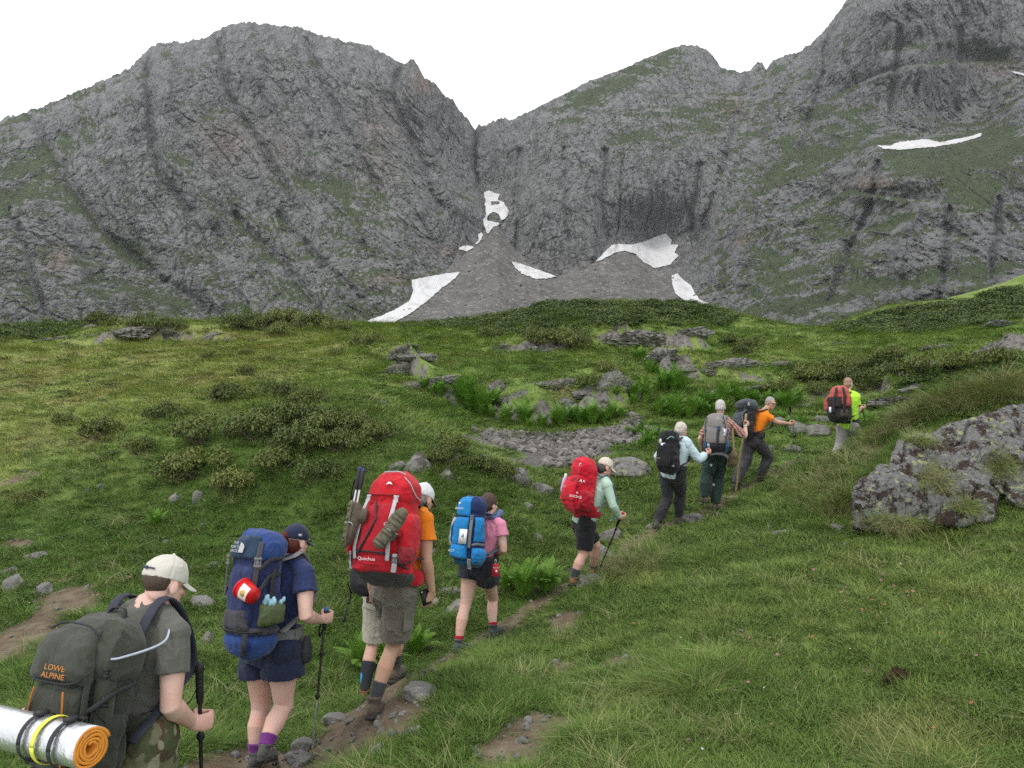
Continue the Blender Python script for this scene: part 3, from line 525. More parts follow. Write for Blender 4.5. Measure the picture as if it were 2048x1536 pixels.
# ================================================================ figure and kit builders
class Blob:
    """collects closed shapes; .mesh() joins them, .skin() fuses them into one continuous surface"""
    def __init__(s): s.V = []; s.F3 = []; s.F4 = []; s.n = 0
    def add(s, V, F):
        V = np.asarray(V, float); s.V.append(V)
        for f in F: (s.F4 if len(f) == 4 else s.F3).append([i + s.n for i in f])
        s.n += len(V)
    def tube(s, pts, rad, n=14, side=None, cap='round'):
        pts = np.array(pts, float); k = len(pts)
        rad = [(r, r) if np.isscalar(r) else tuple(r) for r in (rad if hasattr(rad, '__len__') else [rad] * k)]
        T = np.gradient(pts, axis=0); T /= np.linalg.norm(T, axis=1)[:, None] + 1e-12
        if side is None:
            a0 = np.cross(T[0], (0.31, .17, .93)); sides = [a0] * k
        else: sides = [side] * k if np.ndim(side) == 1 else side
        rings = []; ang = np.linspace(0, 2 * np.pi, n, endpoint=False)
        def ring(p, t, a, ra, rb):
            a = nz(a - np.dot(a, t) * t); b = np.cross(t, a)
            return p + np.outer(np.cos(ang) * ra, a) + np.outer(np.sin(ang) * rb, b)
        a = sides[0]
        fr = []
        for i in range(k):
            if side is not None: a = np.asarray(sides[i], float)
            a = nz(a - np.dot(a, T[i]) * T[i]); fr.append(a)
        if cap == 'round':
            m = min(rad[0]); rings += [ring(pts[0] - T[0] * m * q, T[0], fr[0], rad[0][0] * c, rad[0][1] * c) for q, c in ((.94, .34), (.72, .7))]
        for i in range(k): rings.append(ring(pts[i], T[i], fr[i], *rad[i]))
        if cap == 'round':
            m = min(rad[-1]); rings += [ring(pts[-1] + T[-1] * m * q, T[-1], fr[-1], rad[-1][0] * c, rad[-1][1] * c) for q, c in ((.72, .7), (.94, .34))]
        m0 = min(rad[0]) if cap == 'round' else 0; m1 = min(rad[-1]) if cap == 'round' else 0
        V = np.concatenate(rings + [[pts[0] - T[0] * m0], [pts[-1] + T[-1] * m1]]); q = len(rings); F = []
        for i in range(q - 1):
            for j in range(n): j2 = (j + 1) % n; F.append((i * n + j, i * n + j2, (i + 1) * n + j2, (i + 1) * n + j))
        for j in range(n):
            j2 = (j + 1) % n; F.append((q * n, j2, j)); F.append((q * n + 1, (q - 1) * n + j, (q - 1) * n + j2))
        s.add(V, F); return s
    def ell(s, c, a, b, d, nu=14, nv=10, lo=-1.0):
        """ellipsoid with semi-axis vectors a, b, d; lo > -1 cuts it flat below along d"""
        c, a, b, d = [np.asarray(x, float) for x in (c, a, b, d)]
        ph = np.linspace(math.asin(max(lo, -.999)), math.pi / 2 - .05, nv); V = []
        for p in ph:
            for j in range(nu):
                t = 2 * math.pi * j / nu; V.append(c + a * math.cos(p) * math.cos(t) + b * math.cos(p) * math.sin(t) + d * math.sin(p))
        V += [c + d * math.sin(ph[0]), c + d]; F = []
        for i in range(nv - 1):
            for j in range(nu): j2 = (j + 1) % nu; F.append((i * nu + j, i * nu + j2, (i + 1) * nu + j2, (i + 1) * nu + j))
        for j in range(nu):
            j2 = (j + 1) % nu; F.append((nv * nu, j2, j)); F.append((nv * nu + 1, (nv - 1) * nu + j, (nv - 1) * nu + j2))
        s.add(V, F); return s
    def box(s, c, a, b, d):
        c, a, b, d = [np.asarray(x, float) for x in (c, a, b, d)]
        V = [c + x * a + y * b + z * d for x in (-1, 1) for y in (-1, 1) for z in (-1, 1)]
        s.add(V, [(0, 1, 3, 2), (4, 6, 7, 5), (0, 4, 5, 1), (2, 3, 7, 6), (0, 2, 6, 4), (1, 5, 7, 3)]); return s
    def mesh(s, name, smooth=True):
        fs = []
        if s.F4: fs.append(np.array(s.F4))
        if s.F3: fs.append(np.array(s.F3))
        me = mesh_np(name, np.concatenate(s.V), fs, smooth)
        bm = bmesh.new(); bm.from_mesh(me); bmesh.ops.recalc_face_normals(bm, faces=bm.faces); bm.to_mesh(me); bm.free()
        if smooth: me.polygons.foreach_set('use_smooth', np.ones(len(me.polygons), bool))
        return me
    def skin(s, name, voxel=.006, smooth=4, fac=.5):
        me = s.mesh(name); o = bpy.data.objects.new('tmp', me); COL.objects.link(o)
        m = o.modifiers.new('r', 'REMESH'); m.mode = 'VOXEL'; m.voxel_size = voxel
        if smooth: q = o.modifiers.new('s', 'SMOOTH'); q.iterations = smooth; q.factor = fac
        dg_ = bpy.context.evaluated_depsgraph_get(); out = bpy.data.meshes.new_from_object(o.evaluated_get(dg_))
        bpy.data.objects.remove(o); bpy.data.meshes.remove(me); out.name = name
        out.polygons.foreach_set('use_smooth', np.ones(len(out.polygons), bool)); return out
def crease(me, amp=.004, scale=14, stretch=(1, 1, .5), seed=0.0, rot=None, octv=3):
    """folds pushed into cloth"""
    amp = amp * 1.7; V = getV(me).copy(); N_ = getN(me).copy(); Q = V if rot is None else V @ np.asarray(rot, np.float32).T
    Q = Q * np.array(stretch, np.float32)
    w = Q + .02 * np.stack([pnoise(Q * 9, 5), pnoise(Q * 9, 6), pnoise(Q * 9, 7)], 1)
    r1 = (1 - np.abs(pnoise(w * scale * .8, seed))) ** 5; r2 = (1 - np.abs(pnoise(w * scale * 1.9 + 5, seed + 2))) ** 5; gate = sstep(-.35, .35, pnoise(Q * 6, seed + 9))
    d = gate * (1.0 * r1 + .45 * r2) - .35 + fbm(Q * scale * .45, 2, .5, seed + 4) * .9
    setV(me, V + N_ * (d * amp)[:, None]); return me
class Thing:
    def __init__(s, name, label, cat, org, group=None):
        s.o = np.array(org, float); s.root = empty(name, label, cat, tuple(s.o), group)
    def part(s, name, me, mat, parent=None, label=None):
        if isinstance(me, Blob): me = me.mesh(name)
        me.transform(Matrix.Translation(Vector(-s.o)))
        return link(name, me, mat, parent or s.root, label=label)
def lerp(a, b, t): return np.asarray(a) * (1 - t) + np.asarray(b) * t
def fr(h, tilt=0.0):
    """heading (deg from +Y toward +X) and forward tilt -> forward, right, up axes"""
    h, t = R(h), R(tilt); f = np.array([math.sin(h), math.cos(h), 0]); r = np.array([math.cos(h), -math.sin(h), 0]); u = np.array([0, 0, 1.])
    return f * math.cos(t) - u * math.sin(t), r, u * math.cos(t) + f * math.sin(t)
def skinmat(name, c):
    if name in _mats: return _mats[name]
    m = NT(name, .55, .3); p = m.obj(); a = m.noise(p, 9, 3); b = m.noise(p, 120, 2)
    k = m.mix(m.sm(a, .35, .7), tuple(x * y for x, y in zip(c, (1, 1, 1))), tuple(x * y for x, y in zip(c, (1.0, .84, .80))))
    m.col(m.mix(.18, k, m.ramp(b, [(.3, tuple(x * .75 for x in c)), (.7, c)]))); m.bump(b, .08, .003)
    m.b.inputs['Subsurface Weight'].default_value = .0
    _mats[name] = m.m; return m.m
def hairmat(name, c):
    if name in _mats: return _mats[name]
    m = NT(name, .6, .35); p = m.obj(); a = m.noise(m.mapv(p, (1, 1, .22)), 160, 2); b = m.noise(p, 22, 2)
    m.col(m.mix(.4, m.ramp(a, [(.3, tuple(x * .55 for x in c)), (.65, tuple(min(1, x * 1.25) for x in c))]), m.ramp(b, [(.3, tuple(x * .7 for x in c)), (.7, c)]))); m.bump(a, .7, .01)
    _mats[name] = m.m; return m.m
# ---------------------------------------------------------------- head, hands, feet
def head(B, c, f, r, u, neck, k=1.0):
    B.ell(c + u * .03 * k - f * .012 * k, f * .098 * k, r * .076 * k, u * .092 * k)
    B.ell(c - u * .045 * k + f * .025 * k, f * .066 * k, r * .060 * k, u * .074 * k)
    B.ell(c - u * .093 * k + f * .055 * k, f * .026 * k, r * .027 * k, u * .022 * k)
    B.tube([c - u * .075 * k - r * .052 * k - f * .005, c - u * .098 * k + f * .045 * k, c - u * .075 * k + r * .052 * k - f * .005], .016 * k)
    B.tube([c + f * .084 * k + u * .018 * k, c + f * .100 * k - u * .008 * k, c + f * .110 * k - u * .026 * k], [.008 * k, .0095 * k, .0135 * k], 10)
    B.tube([c + f * .074 * k + u * .028 * k - r * .04 * k, c + f * .086 * k + u * .031 * k, c + f * .074 * k + u * .028 * k + r * .04 * k], .0105 * k, 10)
    for q in (-1, 1):
        B.ell(c + f * .058 * k - u * .018 * k + r * .042 * q * k, f * .022 * k, r * .02 * k, u * .018 * k)      # cheek
        B.ell(c + r * .079 * q * k - f * .008 * k - u * .012 * k, f * .019 * k + r * .006 * q, r * .0085 * k, u * .032 * k)
    B.tube([c + f * .086 * k - u * .058 * k - r * .02 * k, c + f * .094 * k - u * .057 * k, c + f * .086 * k - u * .058 * k + r * .02 * k], .0065 * k, 8)
    B.tube([c + f * .084 * k - u * .069 * k - r * .016 * k, c + f * .091 * k - u * .069 * k, c + f * .084 * k - u * .069 * k + r * .016 * k], .007 * k, 8)
    B.tube([neck - u * .03, lerp(neck, c, .5), c - u * .05 * k - f * .022 * k], [.066 * k, .055 * k, .056 * k])
def fist(B, C, g, q, hand, W, k=1.0):
    """five fingers closed round a shaft through C along g; q is the way the knuckles point"""
    g = nz(g); q = nz(q - np.dot(q, g) * g); p = np.cross(q, g) * hand
    B.tube([C + p * .031 * k - q * .045 * k + g * .004, C + p * .033 * k - q * .01 * k, C + p * .031 * k + q * .024 * k], [(.030 * k, .016 * k), (.038 * k, .017 * k), (.038 * k, .014 * k)], 12, side=g)
    for j, (o, l) in enumerate(((.030, .95), (.0105, 1.05), (-.009, 1.0), (-.0275, .85))):
        b = C + g * o * k
        B.tube([b + p * .03 * k + q * .022 * k, b + p * .018 * k + q * .040 * k * l, b - p * .006 * k + q * .040 * k * l, b - p * .024 * k + q * .022 * k, b - p * .026 * k - q * .006 * k * l],
               [.0098 * k, .0096 * k, .0092 * k, .0086 * k, .0078 * k], 8)
    B.tube([C + p * .026 * k - q * .036 * k + g * .020 * k, C + p * .004 * k - q * .034 * k + g * .040 * k, C - p * .018 * k - q * .016 * k + g * .045 * k, C - p * .026 * k + q * .006 * k + g * .043 * k], [.0135 * k, .0115 * k, .0105 * k, .0085 * k], 8)
    B.tube([W, lerp(W, C + p * .031 * k - q * .045 * k, .6), C + p * .031 * k - q * .04 * k], [.027 * k, (.028 * k, .022 * k), (.03 * k, .018 * k)], 12, side=g)
def openhand(B, W, d, n, hand, curl=.5, k=1.0):
    """relaxed hand: d wrist to knuckles, n the way the palm faces"""
    d = nz(d); n = nz(n - np.dot(n, d) * d); l = np.cross(d, n) * hand      # l points to the thumb side
    K = W + d * .092 * k
    B.tube([W, W + d * .03 * k, W + d * .065 * k, K], [(.026 * k, .020 * k), (.034 * k, .018 * k), (.041 * k, .016 * k), (.040 * k, .013 * k)], 12, side=l)
    for o, L in ((.030, .072), (.010, .082), (-.010, .077), (-.029, .060)):
        b = K + l * o * k; c1 = curl * .6; c2 = curl * 1.3; c3 = curl * 1.9
        p1 = b + (d * math.cos(c1) + n * math.sin(c1)) * L * .45 * k; p2 = p1 + (d * math.cos(c2) + n * math.sin(c2)) * L * .32 * k; p3 = p2 + (d * math.cos(c3) + n * math.sin(c3)) * L * .23 * k
        B.tube([b - d * .01, b, p1, p2, p3], [.0105 * k, .0098 * k, .0092 * k, .0085 * k, .0072 * k], 8)
    t0 = W + d * .028 * k + l * .026 * k
    B.tube([t0, t0 + (d * .6 + l * .7 + n * .4) * .038 * k, t0 + (d * .95 + l * .75 + n * .7) * .062 * k, t0 + (d * 1.2 + l * .7 + n * .9) * .076 * k], [.015 * k, .0125 * k, .0105 * k, .0082 * k], 8)
def boot(t, parent, A, tdir, up, mats, k=1.0, shaft=.07, tag=None, vox=.006):
    """hiking boot round ankle A, toe toward tdir, sole on the -up side"""
    tdir = nz(tdir); up = nz(up - np.dot(up, tdir) * tdir); r = np.cross(tdir, up); G = A - up * .088 * k
    B = Blob()
    c = lambda x, z: G + tdir * x * k + up * z * k
    B.tube([c(-.062, .05), c(-.02, .052), c(.06, .05), (c(.13, .042)), c(.178, .036)], [(.034 * k, .042 * k), (.040 * k, .045 * k), (.044 * k, .042 * k), (.047 * k, .033 * k), (.036 * k, .026 * k)], 14, side=r)
    B.tube([c(-.012, .05), c(-.006, .095), c(-.012, .09 + shaft)], [(.040 * k, .052 * k), (.041 * k, .05 * k), (.048 * k, .051 * k)], 14, side=r, cap='flat')
    B.tube([c(-.012, .088 + shaft), c(-.012, .10 + shaft)], [(.053 * k, .055 * k), (.051 * k, .053 * k)], 14, side=r, cap='flat')
    for x, z in ((.03, .095), (.05, .086), (.07, .078), (.09, .07)): B.tube([c(x, z) - r * .026 * k, c(x + .006, z + .008), c(x, z) + r * .026 * k], .0055 * k, 6)
    me = B.skin('boot', vox, 2); crease(me, .0022, 22, (1, 1, 1), 3)
    bo = t.part('boot', me, mats[0], parent, tag)
    S = Blob(); S.tube([c(-.088, .016), c(-.05, .014), c(.03, .016), c(.13, .014), c(.2, .022)], [(.034 * k, .017 * k), (.044 * k, .017 * k), (.042 * k, .016 * k), (.053 * k, .017 * k), (.034 * k, .016 * k)], 14, side=r)
    for x in (-.07, -.04, .02, .06, .1, .14, .17): S.box(c(x, .002), tdir * .010 * k, r * .04 * k, up * .007 * k)
    t.part('sole', S.mesh('sole', True), mats[1], bo)
    L = Blob()
    for x, z in ((.035, .1), (.055, .092), (.075, .083)): L.tube([c(x, z) - r * .024, c(x + .014, z + .004), c(x, z - .006) + r * .024], .0028, 6)
    t.part('lace', L, mats[2] if len(mats) > 2 else mats[1], bo)
    return bo
def cap(t, c, f, r, u, m_dome, m_brim, k=1.0, brim=.075, droop=.25, back=0.0):
    """baseball cap: six panel dome, stitched band and curved peak"""
    B = Blob(); B.ell(c + u * .034 * k - f * .012 * k, f * .106 * k, r * .086 * k, u * .097 * k, 24, 12, lo=-.18)
    B.tube([c + u * .128 * k - f * .008 * k, c + u * .136 * k - f * .008 * k], .007 * k, 8)
    me = B.skin('cap', .005, 2); V = getV(me).copy()
    q = V - c.astype(np.float32); an = np.arctan2(q @ r.astype(np.float32), q @ f.astype(np.float32))
    cr = np.abs(((an / (math.pi / 3)) % 1) - .5); setV(me, V - getN(me) * (.0022 * np.exp(-((.5 - cr) / .035) ** 2))[:, None]); crease(me, .0028, 16, (1, 1, 1), 7)
    co = t.part('cap', me, m_dome)
    n, m = 15, 6; Vt = []; 
    for lay in (0, 1):
        for i in range(n):
            a = (i / (n - 1) - .5) * R(130)
            for j in range(m):
                x = j / (m - 1); L = brim * (math.cos(a) ** .8 * .9 + .1) * x
                p = c + u * (.030 * k) + f * (.098 * k * math.cos(a) - .012 * k + L) + r * (.086 * k * math.sin(a) * (1 + .1 * x)) - u * (droop * L + .02 * math.sin(a) ** 2 * (1 + 6 * L)) - u * .003 * lay
                Vt.append(p)
    F = []; N_ = n * m
    for i in range(n - 1):
        for j in range(m - 1):
            a = i * m + j; F.append((a, a + 1, a + m + 1, a + m)); F.append((N_ + a, N_ + a + m, N_ + a + m + 1, N_ + a + 1))
    for i in range(n - 1): a = i * m + m - 1; F.append((a, N_ + a, N_ + a + m, a + m))
    Bb = Blob(); Bb.add(Vt, F); t.part('brim', Bb, m_brim, co); return co
# ---------------------------------------------------------------- trekking pole
def pole(label, top, tip, m_sh, m_low, m_grip, grip=.13, strap=None, group=None, knob=None, basket=True, joints=None):
    top, tip = np.array(top, float), np.array(tip, float); t = Thing('trekking_pole', label, 'trekking pole', tip, group); L = np.linalg.norm(top - tip); d = (top - tip) / L
    s_ = nz(np.cross(d, (0, 1, .1))); b_ = np.cross(d, s_)
    B = Blob(); B.tube([top - d * (grip - .01), tip + d * L * .45], .0085, 10); t.part('shaft', B, m_sh)
    B = Blob(); B.tube([tip + d * L * .45, tip + d * .05], .007, 10); t.part('lower_shaft', B, m_low)
    B = Blob()
    B.tube([top - d * grip, top - d * grip * .8, top - d * grip * .45, top - d * .02], [.013, .0165, .0145, .018], 12); B.tube([top - d * .022, top - d * .004], [.021, .019], 12)
    for q in range(5): B.tube([top - d * (.03 + q * .019), top - d * (.037 + q * .019)], .0168, 12)
    g = t.part('grip', B, m_grip)
    if knob: B = Blob(); B.ell(top + d * .002, s_ * .019, b_ * .019, d * .014); t.part('grip_cap', B, knob, g)
    for q in (.45, .72): B = Blob(); B.tube([tip + d * L * (q - .014), tip + d * L * (q - .006), tip + d * L * (q + .006), tip + d * L * (q + .014)], [(.0115, .0115), (.018, .0125), (.018, .0125), (.0115, .0115)], 10, side=s_); t.part('clamp', B, m_grip)
    B = Blob(); B.tube([tip, tip + d * .055], [.003, .006], 8); t.part('tip', B, m_low)
    if basket: B = Blob(); B.tube([tip + d * .05, tip + d * .056, tip + d * .062], [.018, .019, .007], 14); t.part('basket', B, m_grip)
    if strap is not None:
        a = top - d * .015; P = [a, a + strap * .45 - d * .03, a + strap - d * .10, a + strap * .75 - d * .16, a + strap * .25 - d * .11, a - d * .035]
        P = bez(P, 18); B = Blob(); B.tube(P, [(.009, .0018)] * len(P), 8, side=nz(np.cross(d, strap))); t.part('wrist_strap', B, m_grip)
    return t
def bez(P, n):
    """smooth curve through points"""
    P = np.array(P, float); k = len(P); x = np.linspace(0, k - 1, n); out = []
    for a in x:
        i = min(int(a), k - 2); f = a - i; p0 = P[max(i - 1, 0)]; p1 = P[i]; p2 = P[i + 1]; p3 = P[min(i + 2, k - 1)]
        out.append(.5 * ((2 * p1) + (-p0 + p2) * f + (2 * p0 - 5 * p1 + 4 * p2 - p3) * f * f + (-p0 + 3 * p1 - 3 * p2 + p3) * f ** 3))
    return np.array(out)
# ---------------------------------------------------------------- backpack
class Pack:
    """soft bag with its own axes: s right, o outward from the wearer's back, h up; prof rows (h, half width, depth, offset)"""
    def __init__(s, name, label, O, heading, tilt, prof, p=.62, group=None):
        f, r, u = fr(heading, tilt); s.f, s.r, s.u = -f, r, u; s.O = np.array(O, float)
        s.P = np.array(prof, float); s.p = p; s.t = Thing(name, label, 'backpack', O, group)
    def w(s, a, b, c): return s.O + s.r * a + s.f * b + s.u * c
    def loc(s, th, h, lift=0.0):
        P = s.P; w = np.interp(h, P[:, 0], P[:, 1]); d = np.interp(h, P[:, 0], P[:, 2]) / 2; oc = np.interp(h, P[:, 0], P[:, 3])
        c, n = math.cos(R(th)), math.sin(R(th)); q = lambda x: math.copysign(abs(x) ** s.p, x)
        return np.array([(w + lift) * q(c), oc + d + (d + lift) * q(n), h])
    def pt(s, th, h, lift=0.0): a = s.loc(th, h, lift); return s.w(*a)
    def nrm(s, th, h):
        a = s.pt(th + 2, h) - s.pt(th - 2, h); b = s.pt(th, h + .01) - s.pt(th, h - .01); n = nz(np.cross(a, b)); 
        return n if np.dot(n, s.pt(th, h) - s.w(0, np.interp(h, s.P[:, 0], s.P[:, 3]) + np.interp(h, s.P[:, 0], s.P[:, 2]) / 2, h)) > 0 else -n
    def body(s, name, h0, h1, mat, lift=0.0, vox=.008, sag=.006, seed=1.0, parent=None, rnd=.06, sm=4, label=None):
        B = Blob(); n = 36; hs = np.linspace(h0, h1, max(6, int((h1 - h0) / .02))); rings = []
        for h in hs:
            e = min(h - h0, h1 - h); sh = 1.0 if e > rnd else math.sqrt(max(0, 1 - (1 - e / rnd) ** 2)) * .35 + .65
            cc = s.loc(0, h)[1]; ring = []
            for th in np.linspace(0, 360, n, endpoint=False):
                a = s.loc(th, h, lift); a[0] *= sh; a[1] = cc + (a[1] - cc) * sh; ring.append(s.w(*a))
            rings.append(np.array(ring))
        V = np.concatenate(rings + [[rings[0].mean(0)], [rings[-1].mean(0)]]); q = len(rings); F = []
        for i in range(q - 1):
            for j in range(n): j2 = (j + 1) % n; F.append((i * n + j, i * n + j2, (i + 1) * n + j2, (i + 1) * n + j))
        for j in range(n): j2 = (j + 1) % n; F.append((q * n, j2, j)); F.append((q * n + 1, (q - 1) * n + j, (q - 1) * n + j2))
        B.add(V, F); me = B.skin(name, vox, sm); crease(me, sag, 9, (1, 1, .8), seed); return s.t.part(name, me, mat, parent, label)
    def strip(s, name, path, width, mat, parent=None, lift=.006, thick=.0025, n=18):
        hs = bez([(a[0], a[1], a[2] if len(a) > 2 else 0) for a in path], n)
        pts = np.array([s.pt(a, b, lift + l) for a, b, l in hs]); nn = np.array([s.nrm(a, b) for a, b, l in hs])
        B = Blob(); T = np.gradient(pts, axis=0); sd = [nz(np.cross(t, q)) for t, q in zip(T, nn)]
        B.tube(pts, [(width / 2, thick)] * n, 8, side=np.array(sd), cap='flat'); return s.t.part(name, B, mat, parent)
    def seam(s, name, path, mat, rad=.003, parent=None, lift=.004, n=22):
        hs = bez([(a[0], a[1], 0) for a in path], n); B = Blob(); B.tube([s.pt(a, b, lift) for a, b, _ in hs], rad, 6); return s.t.part(name, B, mat, parent)
    def pocket(s, name, th0, th1, h0, h1, depth, mat, parent=None, sq=4, seed=2.0, wr=.004, taper=0.0, n=26, label=None):
        V = []; 
        for i in range(n):
            a = 2 * i / (n - 1) - 1
            for j in range(n):
                b = 2 * j / (n - 1) - 1; a2 = a * (1 - taper * (b + 1) / 2)
                th = (th0 + th1) / 2 + a2 * (th1 - th0) / 2; h = (h0 + h1) / 2 + b * (h1 - h0) / 2
                e = max(0, 1 - abs(a) ** sq) * max(0, 1 - abs(b) ** sq)
                V.append(s.pt(th, h, depth * e ** .5 - .012 * (1 - min(1, e * 12))))
        me = mesh_np(name, np.array(V), grid_faces(n, n)); 
        bm = bmesh.new(); bm.from_mesh(me); bmesh.ops.recalc_face_normals(bm, faces=bm.faces); bm.to_mesh(me); bm.free()
        c0 = s.w(0, .1, (h0 + h1) / 2); k = len(me.vertices) // 2
        if np.dot(getN(me)[k], getV(me)[k] - c0) < 0: me.flip_normals()
        me.polygons.foreach_set('use_smooth', np.ones(len(me.polygons), bool)); crease(me, wr, 14, (1, 1, 1), seed)
        return s.t.part(name, me, mat, parent, label)
    def buckle(s, th, h, mat, parent=None, size=.018, lift=.012, name='buckle'):
        c = s.pt(th, h, lift); n = s.nrm(th, h); u = nz(s.u - np.dot(s.u, n) * n); r = np.cross(u, n)
        B = Blob()
        for q in (-1, 1): B.tube([c - u * size * 1.3 + r * q * size * .75, c + u * size * 1.3 + r * q * size * .6], size * .22, 6)
        B.box(c + u * size * .9, r * size, u * size * .35, n * size * .3); B.box(c - u * size * .9, r * size, u * size * .35, n * size * .3); B.box(c, r * size * .35, u * size * .9, n * size * .28)
        return s.t.part(name, B, mat, parent)
    def text(s, body, th, h, size, mat, parent=None, lift=.012, name='logo', rot=0.0, shapes=None):
        vs_, fs_ = text_geo(body, size) if body else ([], [])
        vs_ = [tuple(v) for v in vs_]; fs_ = [tuple(f) for f in fs_]
        for pl in shapes or (): b = len(vs_); vs_ += [(x * size, y * size) for x, y in pl]; fs_.append(tuple(range(b, b + len(pl))))
        g = np.linalg.norm(s.pt(th + 1, h) - s.pt(th - 1, h)) / 2; sgn = 1 if np.dot(s.pt(th + 1, h) - s.pt(th - 1, h), s.r) > 0 else -1
        ca, sa = math.cos(R(rot)), math.sin(R(rot)); V = []
        nn = s.nrm(th, h); rd = nz(np.cross(s.u, nn))                        # reading direction seen from outside
        sg = 1 if np.dot(s.pt(th + 1, h) - s.pt(th - 1, h), rd) > 0 else -1
        for x, y in vs_: 
            X, Y = x * ca - y * sa, x * sa + y * ca
            if 50 < th < 130:
                w_ = np.interp(h + Y, s.P[:, 0], s.P[:, 1]); q_ = np.clip((s.loc(th, h)[0] + X * (1 if np.dot(rd, s.r) > 0 else -1)) / w_, -.97, .97); t_ = math.degrees(math.acos(math.copysign(abs(q_) ** (1 / s.p), q_)))
            else: t_ = th + sg * X / g
            V.append(s.pt(t_, h + Y, lift))
        me = bpy.data.meshes.new(name); me.from_pydata([tuple(v) for v in V], [], fs_); me.update(); return s.t.part(name, me, mat, parent)
_txt = {}
def text_geo(body, size):
    c = bpy.data.curves.new('t', 'FONT'); c.body = body; c.size = size; c.align_x = 'CENTER'; c.align_y = 'CENTER'; c.resolution_u = 3
    o = bpy.data.objects.new('t', c); COL.objects.link(o); me = bpy.data.meshes.new_from_object(o.evaluated_get(bpy.context.evaluated_depsgraph_get()))
    bm = bmesh.new(); bm.from_mesh(me); bmesh.ops.triangulate(bm, faces=bm.faces[:])
    V = [(v.co.x, v.co.y) for v in bm.verts]; F = [[v.index for v in f.verts] for f in bm.faces]; bm.free()
    bpy.data.objects.remove(o); bpy.data.curves.remove(c); bpy.data.meshes.remove(me); return V, F
def ribbon(t, name, pts, width, side, mat, parent=None, thick=.003, n=20):
    P = bez(pts, n); B = Blob(); B.tube(P, [(width / 2, thick)] * n, 8, side=np.asarray(side, float), cap='flat'); return t.part(name, B, mat, parent)
# ---------------------------------------------------------------- a walker
def J(spec, d): return {k: at(v[0], v[1], d + (v[2] if len(v) > 2 else 0)) for k, v in spec.items()}
TORSO = [(-.14, .150, .105), (0, .170, .118), (.22, .158, .112), (.45, .154, .108), (.7, .172, .118), (.88, .168, .105), (1.0, .085, .072)]
def torso_pts(P, N_, sidep, sides, e=0.0, k=1.0, t0=-.14, t1=1.0, bow=None, hipw=1.0, waist=1.0):
    pts, rad, sd = [], [], []; T = [q for q in TORSO if t0 <= q[0] <= t1]
    for t, a, b in T:
        p = lerp(P, N_, t)
        if bow is not None: p = p + np.asarray(bow) * (1 - (2 * np.clip(t, 0, 1) - 1) ** 2)
        m = hipw if t < .1 else (waist if t < .6 else 1.0)
        pts.append(p); rad.append((a * k * m + e, b * k * (.5 + .5 * m) + e)); sd.append(lerp(sidep, sides, np.clip(t, 0, 1)))
    return pts, rad, np.array(sd)
